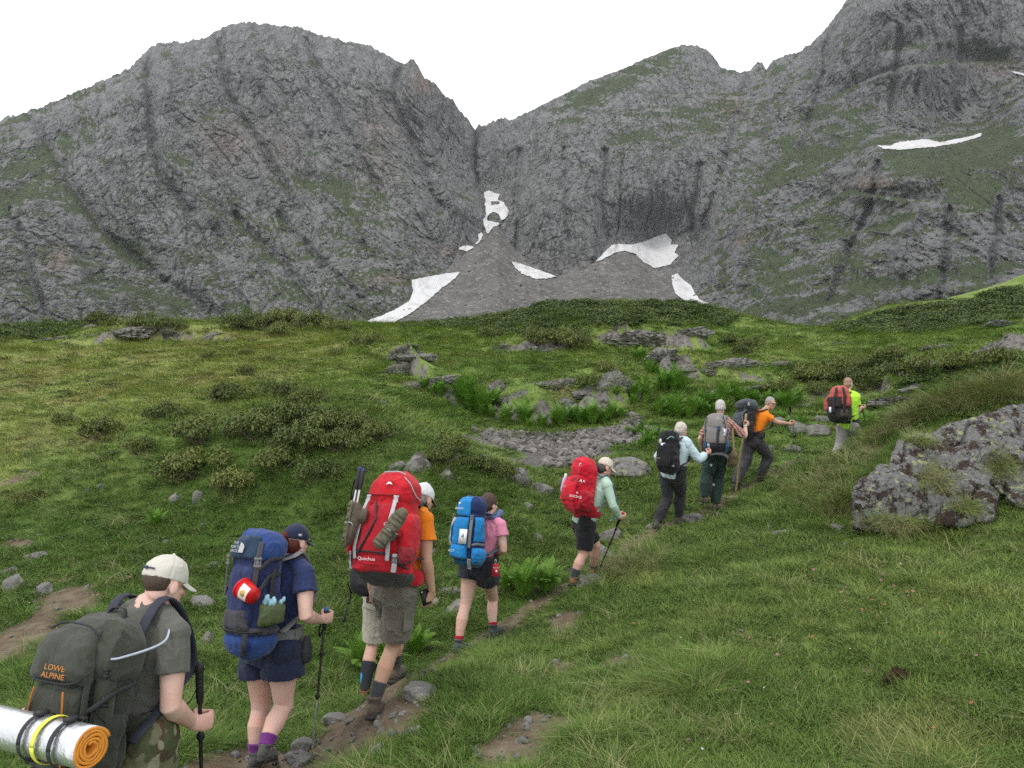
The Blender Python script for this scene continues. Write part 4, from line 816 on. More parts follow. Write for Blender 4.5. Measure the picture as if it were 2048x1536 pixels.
class Walker:
    def __init__(s, label, d, joints, heading, head_dir, skin, k=1.0, hipw=1.0, waist=1.0, leg=1.0, arm=1.0, vox=.006, bow=.02, hands=None, lean=0):
        s.j = J(joints, d); j = s.j; s.k = k; s.hd = heading; s.f, s.r, s.u = fr(heading)
        s.P = (j['hR'] + j['hL']) / 2; s.N = j['nk']; s.sp = nz(j['hR'] - j['hL']); s.ss = nz(j['sR'] - j['sL'])
        s.bow = -s.f * bow; s.vox = vox; s.hipw, s.waist, s.legk, s.armk = hipw, waist, leg, arm
        g = (j['aR'] + j['aL']) / 2 - s.u * .09
        s.t = Thing('person', label, 'person', g)
        B = Blob(); pts, rad, sd = torso_pts(s.P, s.N, s.sp, s.ss, -.006, k, -.01, 1, s.bow, hipw, waist); B.tube(pts, rad, 20, side=sd)
        B.tube([j['sL'], lerp(j['sL'], s.N, .5) + s.u * .012, s.N - s.u * .02, lerp(j['sR'], s.N, .5) + s.u * .012, j['sR']], [.052 * k, .056 * k, .062 * k, .056 * k, .052 * k], 14)
        for q in 'RL':
            B.ell(j['s' + q], s.ss * .056 * k, s.u * .060 * k, np.cross(s.ss, s.u) * .058 * k)
            s.limb(B, 'arm', q, 0); s.limb(B, 'leg', q, 0)
            A, T_ = j['a' + q], j['t' + q]; B.tube([A - s.u * .02, A - s.u * .045 + nz(T_ - A) * .05, A - s.u * .055 + nz(T_ - A) * .13], [.036, .034, .026], 10)
        yaw, pit = head_dir; hf, hr, hu = fr(yaw, -pit); s.hf, s.hr, s.hu = hf, hr, hu; s.hc = j['hd']; s.hk = k * .94; head(B, s.hc, hf, hr, hu, s.N, k * .94)
        hands = dict(hands or {})
        for q in 'RL':
            if q not in hands: hands[q] = ('open', j['w' + q] - j['e' + q], np.array([0, 0, -1.]) - s.f * .3, .8)
        for q, hs in hands.items():
            sg = 1 if q == 'R' else -1
            if hs[0] == 'fist': fist(B, hs[1], hs[2], hs[3], sg, j['w' + q], k)
            else: openhand(B, j['w' + q], hs[1], hs[2], sg, hs[3], k)
        s.body = s.t.part('body', B.skin('body', vox, 3), skin)
    def limb(s, B, kind, q, e, t0=0.0, t1=2.0, flare=0.0, n=16, cap='round'):
        """tube along an arm or a leg from t0 to t1 (1 = elbow or knee, 2 = wrist or ankle), e wider than the skin"""
        j, k = s.j, s.k
        if kind == 'arm': a, b, c = j['s' + q], j['e' + q], j['w' + q]; R_ = [(0, .054), (.25, .053), (.5, .050), (.85, .042), (1, .041), (1.2, .044), (1.5, .037), (1.85, .028), (2, .026)]; m = s.armk
        else: a, b, c = j['h' + q], j['k' + q], j['a' + q]; R_ = [(0, .092), (.25, .090), (.5, .079), (.85, .060), (1, .057), (1.15, .053), (1.38, .058), (1.65, .046), (1.9, .036), (2, .036)]; m = s.legk
        if kind == 'leg': a = a - s.sp * (.012 if q == 'R' else -.012)
        ts = [t0] + [t for t, _ in R_ if t0 < t < t1] + [t1]; pts = []; rad = []
        bk = -s.f * .018 if kind == 'leg' else 0
        for t in ts:
            p = lerp(a, b, t) if t <= 1 else lerp(b, c, t - 1)
            if kind == 'leg' and 1 < t < 2: p = p + bk * math.sin((t - 1) * math.pi)
            pts.append(p); rad.append(np.interp(t, [x for x, _ in R_], [y for _, y in R_]) * k * m + e + flare * max(0, (t - t0) / max(t1 - t0, .01)))
        B.tube(pts, rad, n, cap=cap); return pts, rad
    def shirt(s, name, mat, e=.012, sleeve=.55, lo=-.10, flare=.012, amp=.006, seed=1.0, sl_e=None, collar=0.0, label=None):
        B = Blob(); j, k = s.j, s.k; pts, rad, sd = torso_pts(s.P, s.N, s.sp, s.ss, e, k, -.14, 1, s.bow, s.hipw, s.waist)
        pts[0] = lerp(s.P, s.N, lo); B.tube(pts[:-1] + [s.N + s.u * .0], rad[:-1] + [(.078 * k + collar, .072 * k + collar)], 22, side=sd, cap='flat')
        B.tube([j['sL'], lerp(j['sL'], s.N, .5) + s.u * .012, s.N - s.u * .022, lerp(j['sR'], s.N, .5) + s.u * .012, j['sR']], [(.056 + e) * k, (.056 + e) * k, .070 * k, (.056 + e) * k, (.056 + e) * k], 14)
        for q in 'RL':
            B.ell(j['s' + q], s.ss * (.056 + e) * k, s.u * (.060 + e) * k, np.cross(s.ss, s.u) * (.058 + e) * k)
            s.limb(B, 'arm', q, sl_e if sl_e is not None else e * .75, 0, sleeve, flare, cap='flat')
        if collar: B.tube([s.N - s.u * .01, lerp(s.N, s.hc, .35)], [(.076 * k, .070 * k), (.068 * k, .062 * k)], 18, side=s.ss, cap='flat')
        me = B.skin(name, s.vox, 3); crease(me, amp, 12, (1, 1, .6), seed); return s.t.part(name, me, mat, label=label)
    def trousers(s, name, mat, t1=.75, e=.02, flare=.02, amp=.005, seed=2.0, top=.28, he=.028, t1L=None, cuff=None):
        B = Blob(); k = s.k; pts, rad, sd = torso_pts(s.P, s.N, s.sp, s.ss, he, k, -.14, .22, s.bow, s.hipw, s.waist); pts[-1] = lerp(s.P, s.N, top)
        B.tube(pts, rad, 22, side=sd, cap='flat')
        for q in 'RL':
            B.ell(s.j['h' + q] - s.f * .028 - s.u * .012, s.sp * .108 * k, s.u * .13 * k, s.f * .092 * k)      # seat
            B.ell(s.j['h' + q] + s.u * .01, s.sp * (.098 * s.legk * k + e), s.f * (.102 * s.legk * k + e), s.u * (.11 * k + e))
            p, r = s.limb(B, 'leg', q, e, 0, t1 if (q == 'R' or t1L is None) else t1L, flare, cap='flat')
        me = B.skin(name, s.vox, 6); crease(me, amp, 11, (1, 1, .7), seed); return s.t.part(name, me, mat)
    def sock(s, q, mat, t0=1.72, t1=2.0, e=.006):
        B = Blob(); s.limb(B, 'leg', q, e, t0, t1, cap='flat'); me = B.skin('sock', .005, 2); crease(me, .0016, 30, (1, 1, 1), 3); return s.t.part('sock', me, mat)
    def boots(s, mats, k=1.0, shaft=.07, pitch=(0, 0), which='RL'):
        for q, pt in zip('RL', pitch):
            if q not in which: continue
            A = s.j['a' + q]; d = nz((s.j['t' + q] - A) * np.array([1, 1, 0])); d = nz(d * math.cos(R(pt)) - s.u * math.sin(R(pt))); boot(s.t, None, A, d, s.u, mats, k, shaft, vox=max(.005, s.vox * .9))
    def cap(s, m1, m2, **k): return cap(s.t, s.hc, s.hf, s.hr, s.hu, m1, m2, s.hk, **k)
    def hair(s, mat, low=-.03, vol=.008, seed=1.0, amp=.004, front=.03, name='hair', extra=None, under=False, scale=30):
        c, f, r, u, k = s.hc, s.hf, s.hr, s.hu, s.hk; B = Blob()
        if not under: B.ell(c + u * .034 * k - f * .020 * k, f * (.092 + vol) * k, r * (.077 + vol) * k, u * (.094 + vol) * k, 20, 12, lo=-.25)
        B.ell(c + u * (.02 + low - (.012 if under else 0)) * k - f * .042 * k, f * (.068 + vol) * k, r * (.072 + vol) * k, u * .075 * k, 18, 12)
        for p in extra or (): B.tube(*p)
        me = B.skin(name, .005, 2); V = getV(me).copy(); N_ = getN(me)
        setV(me, V + N_ * (amp * fbm(V * np.array([1, 1, .5], np.float32) * scale, 3, .6, seed))[:, None]); return s.t.part(name, me, mat)
# ================================================================ shared kit materials
BLACK = plain('black_plastic', (.018, .018, .02), .55); DARK = plain('dark_webbing', (.03, .031, .034), .8)
GREYWEB = plain('grey_webbing', (.16, .165, .17), .8); PALEWEB = plain('pale_webbing', (.42, .43, .44), .8)
STEEL = plain('pole_steel', (.55, .56, .58), .35, .8); GUN = plain('dark_alloy', (.07, .072, .076), .4, .6); WOOD = plain('ash_wood', (.50, .36, .19), .7, var=.25)
SOLE = plain('rubber_sole', (.035, .033, .03), .8); BOOTG = fabric('boot_grey', (.075, .072, .066)); BOOTB = fabric('boot_brown', (.095, .075, .055)); BOOTD = fabric('boot_dark', (.045, .043, .043)); LACE = plain('boot_lace', (.14, .13, .11), .8)
WHITE = plain('white_print', (.75, .75, .74), .7, var=.04); TAGW = plain('tag_white', (.78, .78, .80), .6, var=.04); TAGB = plain('tag_blue', (.03, .04, .30), .6)
SK_PALE = skinmat('skin_pale', (.66, .44, .37)); SK_TAN = skinmat('skin_tan', (.54, .345, .25)); SK_RED = skinmat('skin_ruddy', (.60, .37, .30))
def harness(w, p, mat, top, beltmat=None, wd=.058, belt=.075, low=.12, bh=.11):
    """shoulder straps and hip belt of the pack, running round the wearer"""
    j = w.j
    for q, sg in (('R', 1), ('L', -1)):
        m = lerp(w.N, j['s' + q], .58)
        P = [p.w(sg * .085, .03, top), m + w.u * .075 - w.f * .05, m + w.u * .088 + w.f * .035, m + w.f * .125 - w.u * .05, lerp(w.N, j['s' + q], .62) + w.f * .15 - w.u * .2, lerp(w.P, w.N, .42) + w.ss * sg * .175 + w.f * .05, p.w(sg * .15, .01, low)]
        ribbon(p.t, 'shoulder_strap', P, wd, [nz(w.ss * 1)] * 4 + [w.ss] * 20 if False else w.ss + w.u * .001, mat, thick=.008, n=26)
    c = lerp(w.P, w.N, bh / .57); P = []
    for a in np.linspace(0, 2 * math.pi, 29): P.append(c + w.sp * math.cos(a) * .20 * w.k * w.hipw + np.cross(w.u, w.sp) * math.sin(a) * .155 * w.k)
    B = Blob(); B.tube(P, [(belt / 2, .011)] * 29, 10, side=w.u, cap='flat'); p.t.part('hip_belt', B, beltmat or mat)
def tag(label, p, th, h, size=(.03, .045)):
    """luggage tag hanging on a pack"""
    c = p.pt(th, h, .022); n = p.nrm(th, h); r = nz(np.cross(p.u, n)); t = Thing('luggage_tag', label, 'tag', c, 'luggage tags on the packs')
    B = Blob(); B.box(c, r * size[0], nz(np.cross(n, r)) * size[1], n * .002); t.part('card', B, TAGW)
    B = Blob(); B.box(c + r * (size[0] + .009), r * .009, nz(np.cross(n, r)) * size[1] * .95, n * .003); t.part('sleeve_edge', B, TAGB)
    B = Blob(); B.tube(bez([c + p.u * size[1], c + p.u * (size[1] + .02) + n * .006, p.pt(th, h + size[1] + .05, .004)], 6), .0022, 6); t.part('loop', B, BLACK)
# ================================================================ 1 walker at the lower left: grey tee, camouflage trousers
cm = NT('camouflage', .85, .2); cp = cm.obj(); c1 = cm.noise(cp, 9, 2, .4); c2 = cm.noise(cp, 14, 2, .4, dist=.4); c3 = cm.noise(cm.mapv(cp, (1.3, 1, .8)), 11, 2, .4)
k = cm.mix(cm.sm(c1, .48, .5), (.16, .15, .095), (.075, .085, .045)); k = cm.mix(cm.sm(c2, .55, .57), k, (.085, .058, .038)); k = cm.mix(cm.sm(c3, .60, .62), k, (.27, .26, .19)); cm.col(k); CAMO = cm.m
d1 = 3.05
h1 = Walker('young person in grey tee, beige cap and camouflage trousers', d1, dict(hd=(331, 1168, .10), nk=(298, 1216, .06), sR=(350, 1268, -.03), sL=(214, 1254, .12), eR=(341, 1412, -.12), wR=(386, 1447, .06), eL=(150, 1400, .12), wL=(78, 1440, .26),
    hR=(298, 1492, -.08), hL=(214, 1482, .06), kR=(300, 1690, 0), aR=(285, 1875, -.12), tR=(310, 1900, .1), kL=(235, 1680, .15), aL=(240, 1870, .14), tL=(265, 1885, .35)), 24, (30, -20), SK_PALE, vox=.005, waist=.92,
    hands=dict(R=('fist', at(403, 1441, d1 + .10), (-.01, .05, 1), fr(35)[0] + np.array([.1, 0, -.1])), L=('fist', at(67, 1430, d1 + .33), (0, .1, 1), fr(10)[0])))
h1.shirt('tee_shirt', fabric('tee_grey', (.105, .107, .092), .1), .010, .56, -.10, .012, .006)
h1.trousers('trousers', CAMO, 1.9, .028, .012, .006)
h1.boots((BOOTB, SOLE, LACE)); h1.hair(hairmat('hair_brown', (.085, .055, .04)), .012, .002, 1, .002, under=True)
CAPB = fabric('cap_beige', (.56, .54, .48), .06, .2); c_ = h1.cap(CAPB, CAPB, brim=.07, droop=.35)
B = Blob(); q = h1.hc - h1.hf * .108 + h1.hu * .048
B.tube(bez([q - h1.hr * .035 + h1.hf * .006, q - h1.hf * .006, q + h1.hr * .035 + h1.hf * .006], 8), .0035, 6); B.ell(q - h1.hf * .006, h1.hr * .008, h1.hf * .006, h1.hu * .008); h1.t.part('adjuster', B, plain('navy_cord', (.03, .035, .08)), c_)
OLIVE = fabric('pack_olive', (.052, .056, .043), .2, .9); OLIVE2 = fabric('pack_olive_dark', (.036, .039, .031), .2, .9); ORANGE = plain('orange_piping', (.55, .20, .03), .7)
O1 = at(199, 1538, 2.86)
p1 = Pack('backpack', 'bulky olive green backpack with orange piping above a rolled silver mat', O1, 24, 10, [(-.03, .12, .17, 0), (.05, .15, .20, 0), (.26, .165, .22, 0), (.37, .165, .23, 0), (.48, .15, .22, .0), (.56, .115, .18, .0)])
b1 = p1.body('main_body', -.02, .52, OLIVE2, seed=1, sag=.010)
lid = p1.body('lid', .335, .575, OLIVE, .022, seed=2, sag=.009, rnd=.11); p1.pocket('lid_pocket', 46, 132, .335, .545, .065, OLIVE, lid, 3, 3, .007)
p1.pocket('front_pocket', 56, 128, .03, .335, .05, OLIVE, b1, 4, 4, .007); p1.pocket('side_pocket', -8, 40, .0, .24, .04, OLIVE2, b1, 4, 5, .006); p1.pocket('side_pocket', 140, 182, .0, .24, .04, OLIVE2, b1, 4, 6, .006)
p1.pocket('side_panel', 2, 46, .18, .38, .022, OLIVE, b1, 3, 7, .008)
for th in (74, 106): p1.seam('piping', [(th + (8 if th > 90 else -4), .07), (th + 2, .20), (th - (5 if th > 90 else -5), .318)], ORANGE, .0035, b1, .060)
p1.seam('zip', [(48, .40), (68, .355), (92, .343), (115, .35), (130, .38)], DARK, .004, lid, .05); p1.seam('zip', [(50, .52), (72, .545), (100, .55), (128, .52)], DARK, .0045, lid, .045)
for th in (52, 128): p1.strip('lid_strap', [(th, .36, .03), (th + 1, .26, .03), (th + 2, .15, .012), (th, .04, .006)], .024, OLIVE2, b1); p1.buckle(th, .22, BLACK, b1, .017, .032)
for h in (.29, .15): p1.strip('compression_strap', [(-10, h + .05, .01), (15, h + .02, .03), (40, h - .02, .034), (58, h - .05, .02)], .018, DARK, b1)
p1.seam('bungee_cord', [(10, .35), (30, .26), (14, .21), (34, .17), (20, .12)], DARK, .0035, b1, .03)
p1.buckle(22, .29, BLACK, b1, .014, .034); p1.buckle(25, .39, BLACK, lid, .012, .034)
p1.text('LOWE\nALPINE', 88, .385, .027, ORANGE, lid, .072)
harness(h1, p1, plain('navy_padding', (.035, .038, .055), .85), .44, OLIVE2)
B = Blob(); B.tube(bez([p1.pt(30, .44, .02), p1.pt(8, .44, .03), lerp(p1.pt(0, .45, .05), h1.j['sR'] + h1.u * .07, .55) - h1.u * .03 + h1.ss * .035, h1.j['sR'] + h1.u * .066 - h1.ss * .03 + h1.f * .0, h1.j['sR'] + h1.u * .055 - h1.ss * .045 + h1.f * .05], 30), .0048, 8)
p1.t.part('drinking_tube', B, plain('clear_tube', (.42, .47, .55), .2, var=.05))
B = Blob(); B.tube(bez([p1.w(-.05, .06, .565), p1.w(-.03, .05, .60), p1.w(.03, .05, .60), p1.w(.05, .06, .565)], 10), [(.011, .003)] * 10, 8, side=p1.f); p1.t.part('haul_loop', B, DARK)
# rolled mat: foil outside, orange foam in a spiral
ra = at(184, 1497, 2.42); rb = at(-60, 1440, 2.68); ax = nz(ra - rb); rb = ra - ax * .56
t = Thing('sleeping_mat', 'rolled silver foil sleeping mat with orange foam inside, strapped under the green pack', 'sleeping mat', (ra + rb) / 2)
sx = nz(np.cross(ax, (0, 0, 1))); sz = np.cross(sx, ax)
def spiral(r0, r1, turns, off, n=150):
    a = np.linspace(0, turns * 2 * math.pi, n); r = np.linspace(r0, r1, n) + off + .0015 * np.sin(a * 3.3); a = a + 1.0; return np.outer(np.cos(a) * r, sx) + np.outer(np.sin(a) * r, sz)
def spiral_sheet(o0, o1, e0, e1, n=150, frm=0):
    a, b = spiral(.018, .065, 4.3, o0, n)[frm:], spiral(.018, .065, 4.3, o1, n)[frm:]; m = len(a); L = 14; V = []
    for i in range(L):
        c = lerp(rb - ax * e0, ra + ax * e1, i / (L - 1)); V += list(c + a); V += list(c + b)
    F = []
    for i in range(L - 1):
        for j in range(m - 1):
            x = i * 2 * m + j; y = x + 2 * m; F.append((x, x + 1, y + 1, y)); F.append((x + m, y + m, y + m + 1, x + m + 1))
        for x in (i * 2 * m, i * 2 * m + m - 1): F.append((x, x + 2 * m, x + 3 * m, x + m))
    for x0 in (0, (L - 1) * 2 * m):
        for j in range(m - 1): x = x0 + j; F.append((x, x + 1, x + m + 1, x + m))
    B = Blob(); B.add(V, F); return B
foam = plain('orange_foam', (.72, .27, .035), .85, var=.14); t.part('foam', spiral_sheet(-.0048, .0043, 0, 0), foam)
fm = NT('silver_foil', .30, .5); fp = fm.obj(); fm.col((.80, .81, .83)); fm.b.inputs['Metallic'].default_value = .85; fm.bump(fm.math('ADD', fm.noise(fp, 70, 3, .6), fm.math('MULTIPLY', fm.noise(fp, 14, 3), .8)), .35, .006)
t.part('foil', spiral_sheet(.0046, .0058, -.001, -.002, frm=104), fm.m)
def band(c, mat, name, wd, r=.0755):
    P = [c + sx * math.cos(a) * r + sz * math.sin(a) * r for a in np.linspace(0, 2 * math.pi, 33)]; B = Blob(); B.tube(P, [(wd, .0022)] * 33, 8, side=ax, cap='flat'); t.part(name, B, mat)
band(lerp(ra, rb, .34), plain('yellow_band', (.72, .74, .08), .6), 'elastic_band', .011)
for f_ in (.19, .46):
    c = lerp(ra, rb, f_); band(c, DARK, 'mat_strap', .011, .0768)
    B = Blob(); B.box(c + sz * .079, ax * .015, sx * .02, sz * .006); t.part('strap_buckle', B, BLACK)
    e_ = p1.pt(70 if f_ < .3 else 112, .05, .04); B = Blob(); B.tube(bez([c + sz * .08, lerp(c + sz * .09, e_, .5), e_], 8), [(.012, .0025)] * 8, 8, side=ax); t.part('strap_tail', B, DARK)
pole('black trekking pole in the right hand of the walker in the grey tee', at(398.5, 1331, d1 + .075), at(408, 1815, d1 + .25), BLACK, BLACK, BLACK, .17, strap=nz(np.array([-.8, -.2, -.1])) * .085)
pole('black trekking pole whose shaft shows below the silver mat', at(67, 1400, d1 + .33), at(69, 1790, d1 + .5), BLACK, BLACK, BLACK, .15)
# ================================================================ 2 walker in navy
d2 = 4.9
h2 = Walker('person in navy tee and shorts with purple socks and a dark blue cap', d2, dict(hd=(592, 1084, .08), nk=(577, 1117, .04), sR=(610, 1148, -.08), sL=(520, 1142, .12), eR=(611, 1231, -.2), wR=(640, 1240, 0), eL=(500, 1215, .15), wL=(518, 1245, .32),
    hR=(568, 1302, -.08), hL=(517, 1298, .08), kR=(567, 1412, -.06), aR=(531, 1494, -.26), tR=(556, 1512, -.02), kL=(522, 1417, .06), aL=(512, 1506, -.02), tL=(530, 1520, .2)), 28, (32, -12), SK_PALE, vox=.005, hipw=1.10, waist=1.04, leg=1.12, arm=1.08,
    hands=dict(R=('fist', at(652, 1233, d2 + .05), nz(at(651.5, 1219, d2 + .05) - at(621, 1532, d2 + .12)), fr(50)[0])))
NAVY = fabric('navy_tee', (.022, .034, .105), .15); NAVYS = fabric('navy_shorts', (.018, .024, .055), .12)
h2.shirt('tee_shirt', NAVY, .012, .46, -.05, .016, .006, 3); h2.trousers('shorts', NAVYS, .40, .022, .036, .006, 5)
PURP = fabric('purple_sock', (.15, .03, .18)); h2.sock('R', PURP, 1.70, 1.98, .010); h2.sock('L', PURP, 1.74, 1.98, .008); h2.boots((BOOTG, SOLE, PALEWEB), .96, .005, (18, 0))
HR = hairmat('hair_auburn', (.095, .018, .012)); c, f, r, u = h2.hc, h2.hf, h2.hr, h2.hu
h2.hair(HR, -.03, .003, 2, .004, under=True, extra=[([c - f * .10 + u * .03, c - f * .135 + u * .02, c - f * .13 - u * .015], [.030, .038, .030])])
NC = fabric('navy_cap', (.016, .024, .055), .12, .2); cp_ = h2.cap(NC, NC, brim=.07, droop=.5)
B = Blob(); 
for a in (112,): q = c + f * .108 * math.cos(R(a)) - f * .01 + r * .091 * math.sin(R(a)) + u * .045; B.box(q, r * .005, nz(f * math.sin(R(a)) + r * -math.cos(R(a))) * .009, u * (.008 if a > 110 else .005))
h2.t.part('cap_buckle', B, PALEWEB, cp_)
B = Blob(); B.ell(c + r * .082 - u * .05 - f * .008, f * .005, r * .005, u * .007); h2.t.part('earring', B, STEEL)
PN = fabric('pack_navy', (.026, .036, .11), .2, .9); PG = fabric('pack_slate', (.055, .054, .066), .18, .9); PB = fabric('pack_royal', (.022, .055, .19), .2, .9); PT = fabric('pack_teal_navy', (.022, .045, .085), .18, .9)
O2 = at(527, 1304, 4.72)
p2 = Pack('backpack', 'tall navy and grey backpack with a red tub clipped to its back', O2, 28, 6, [(-.02, .11, .18, .02), (.08, .148, .24, 0), (.2, .15, .24, 0), (.45, .145, .235, 0), (.6, .14, .24, 0), (.74, .10, .20, .0)])
b2 = p2.body('main_body', 0, .72, PN, seed=11, sag=.009); lid = p2.body('lid', .57, .765, PB, .018, seed=12, sag=.009, rnd=.08); p2.pocket('lid_pocket', 48, 135, .585, .735, .04, PT, lid, 4, 13, .006)
p2.body('bottom_compartment', -.015, .15, PB, .014, seed=14, sag=.007, parent=b2); p2.body('grey_band', .135, .19, PG, .016, seed=15, sag=.005, parent=b2, rnd=.02)
p2.pocket('front_panel', 60, 122, .16, .55, .035, PN, b2, 4, 16, .008); p2.pocket('lower_panel', 62, 120, .16, .29, .045, PG, b2, 4, 17, .006, .25)
p2.strip('lid_strap', [(48, .70, .018), (52, .60, .03), (56, .48, .032), (60, .36, .03)], .034, PG, b2); p2.buckle(52, .575, GREYWEB, b2, .024, .036)
p2.strip('lid_strap', [(128, .70, .018), (126, .60, .03), (122, .48, .032), (120, .36, .03)], .034, PG, b2); p2.buckle(126, .575, GREYWEB, b2, .024, .036)
for a, b in ((.60, .55), (.50, .42)): p2.strip('compression_strap', [(-8, a, .01), (15, a - .01, .02), (38, b, .03), (52, b - .02, .03)], .026, DARK, b2)
p2.strip('compression_strap', [(0, .53, .012), (6, .46, .02), (4, .36, .02)], .03, DARK, b2); p2.strip('hanging_strap', [(150, .42, .012), (175, .36, .05), (185, .26, .09)], .03, DARK, b2)
p2.strip('loop_strap', [(66, .15, .03), (68, .08, .032), (72, .01, .02)], .036, DARK, b2); p2.seam('zip', [(20, .165), (50, .16), (90, .155), (130, .16)], DARK, .006, b2, .022)
dome = [[(.0, .0), (.55, 0), (.5, .28), (.36, .46), (.2, .54), (0, .56)]]; dome = [[(-.9 + x, y - .28) for x, y in dome[0]]]
p2.text('THE\nNORTH\nFACE', 104, .66, .024, PALEWEB, lid, .047, shapes=[[(.9 + x, y) for x, y in [(.1, -.9), (1.9, -.9), (1.9, -.1), (1.5, .6), (.9, .9), (.1, .9)]]] if False else [[(1.35, -1.3), (2.6, -1.3), (2.6, .2), (2.2, .9), (1.35, 1.3)]])
mesh_g = NT('mesh_pocket', .6, .4); mpp = mesh_g.obj(); mesh_g.col(mesh_g.mix(mesh_g.noise(mpp, 18, 3), (.045, .065, .028), (.11, .14, .055))); MESHG = mesh_g.m
p2.pocket('mesh_pocket', -22, 38, .19, .335, .065, MESHG, b2, 4, 18, .005)
harness(h2, p2, plain('grey_padding', (.19, .19, .185), .85), .58, GREYWEB, .062, .085, .14, .10)
t = Thing('plastic_bag', 'pale blue plastic bag stuffed in the side pocket of the navy pack', 'bag', p2.pt(8, .34, .03)); B = Blob()
for s_ in range(7): rr = np.random.RandomState(s_); q = p2.pt(-8 + 5 * s_, .338, .03) + rr.randn(3) * .010; B.ell(q, p2.r * .018, p2.f * .014, p2.u * (.014 + .02 * rr.rand()))
me = B.skin('bag', .004, 1); crease(me, .005, 40); t.part('bag', me, plain('pale_blue_film', (.30, .52, .62), .35, var=.3))
# tub of dried food clipped to the back
q0 = p2.pt(66, .40, .075); n_ = p2.nrm(70, .40); ax_ = nz(p2.r * .93 - p2.u * .35 + n_ * .1); t = Thing('food_tub', 'red food tub with a pale label, clipped to the back of the navy pack', 'food tub', q0)
REDT = plain('red_tub', (.62, .015, .02), .35, var=.05); s1 = nz(np.cross(ax_, n_)); s2 = np.cross(ax_, s1)
B = Blob(); B.tube([q0 - ax_ * .055, q0 + ax_ * .055], [.062, .050], 28, cap='flat'); B.tube([q0 - ax_ * .062, q0 - ax_ * .052], [.067, .067], 28, cap='flat'); t.part('tub', B, REDT)
V = []; 
for i in range(9):
    for a in range(11):
        x = -.036 + .072 * i / 8; ang = R(-50 + 10 * a); rad = .0565 - .109 * (x + 0) * 1.0 / 1.0 * .1 + .0012; rad = np.interp(x, [-.055, .055], [.062, .050]) + .0012; V.append(q0 + ax_ * x + (n_ * math.cos(ang) + s1 * math.sin(ang)) * rad)
me = mesh_np('label', np.array(V), grid_faces(9, 11)); lbl = t.part('label', me, plain('cream_label', (.72, .66, .60), .5, var=.08))
V = [q0 + ax_ * .006 + n_ * .0575 + ax_ * .024 * math.cos(a) + s1 * .018 * math.sin(a) for a in np.linspace(0, 2 * math.pi, 25)[:-1]]; B = Blob(); B.tube([q0 + ax_ * .004 + n_ * .054, q0 + ax_ * .004 + n_ * .0592], [(.022, .018)] * 2, 20, side=ax_, cap='flat'); t.part('bowl_picture', B, plain('noodle_yellow', (.62, .42, .12), .5, var=.35), lbl)
B = Blob(); B.tube(bez([q0 - ax_ * .05 - n_ * .03, q0 - n_ * .07 + p2.u * .04, p2.pt(70, .56, .03)], 8), .004, 6); t.part('tether', B, DARK)
pole('trekking pole with a blue cap in the right hand of the navy-clad walker', at(652, 1219, d2 + .05), at(621, 1534, d2 + .06), GUN, STEEL, BLACK, .13, strap=nz(np.array([-.5, .3, -.3])) * .05, knob=plain('blue_cap', (.02, .16, .34)))
t = Thing('pouch', 'small black pouch hanging on the right hip of the navy-clad walker', 'pouch', h2.j['hR'] + h2.f * .1 + h2.sp * .12); B = Blob(); q = t.o; B.tube([q + h2.u * .06, q, q - h2.u * .07], [(.03, .022), (.045, .03), (.04, .026)], 14, side=h2.f); t.part('pouch', B, DARK)
# ================================================================ 3 tall walker with the big red pack
d3 = 5.4
h3 = Walker('tall person in orange tee and grey shorts holding a phone beside the right hip', d3, dict(hd=(845, 999, .12), nk=(829, 1024, .06), sR=(851, 1040, -.04), sL=(768, 1042, .14), eR=(853, 1122, -.10), wR=(864, 1181, -.04), eL=(745, 1122, .1), wL=(742, 1176, .12),
    hR=(805, 1182, -.05), hL=(771, 1178, .08), kR=(787, 1290, .02), aR=(749, 1406, -.10), tR=(767, 1414, .12), kL=(797, 1266, .42), aL=(790, 1337, .46), tL=(806, 1345, .68)), 24, (34, -22), SK_TAN, vox=.005, k=1.02,
    hands=dict(R=('open', np.array([-.25, .12, -1]), fr(-50)[0], .75), L=('open', np.array([.05, .1, -1]), fr(70)[0], .6)))
h3.shirt('tee_shirt', fabric('tee_orange', (.78, .215, .012), .1), .010, .50, .02, .014, .006, 4)
KH = fabric('shorts_grey_khaki', (.165, .15, .125), .1); h3.trousers('shorts', KH, .88, .030, .020, .008, 8)
B = Blob(); a = lerp(h3.j['hR'], h3.j['kR'], .52) + h3.sp * .112; B.box(a, h3.f * .055, h3.u * .07, h3.sp * .010); B.box(a + h3.u * .075, h3.f * .060, h3.u * .020, h3.sp * .013); me = B.skin('cargo_pocket', .005, 5); h3.t.part('cargo_pocket', me, KH)
SOCKG = fabric('sock_charcoal', (.055, .058, .068)); h3.sock('R', SOCKG, 1.62, 1.99, .008); h3.sock('L', SOCKG, 1.55, 1.99, .008); h3.boots((BOOTB, SOLE, LACE), 1.06, .035, (4, 0))
h3.hair(hairmat('hair_grey', (.23, .22, .21)), -.02, .002, 3, .002, under=True); CW = fabric('cap_pale', (.62, .64, .66), .05, .2); h3.cap(CW, fabric('brim_khaki', (.22, .19, .13)), brim=.075, droop=.5)
t = Thing('mobile_phone', 'black phone held in the right hand of the tall walker with the red pack', 'phone', at(851, 1194, d3 - .06)); q = t.o; f_, r_, u_ = fr(20); B = Blob(); a = nz(np.array([-.28, 0, 1])); b = nz(np.cross(a, (.5, -.8, .2))); B.box(q, a * .056, b * .034, np.cross(a, b) * .0045); o_ = t.part('phone', B, BLACK)
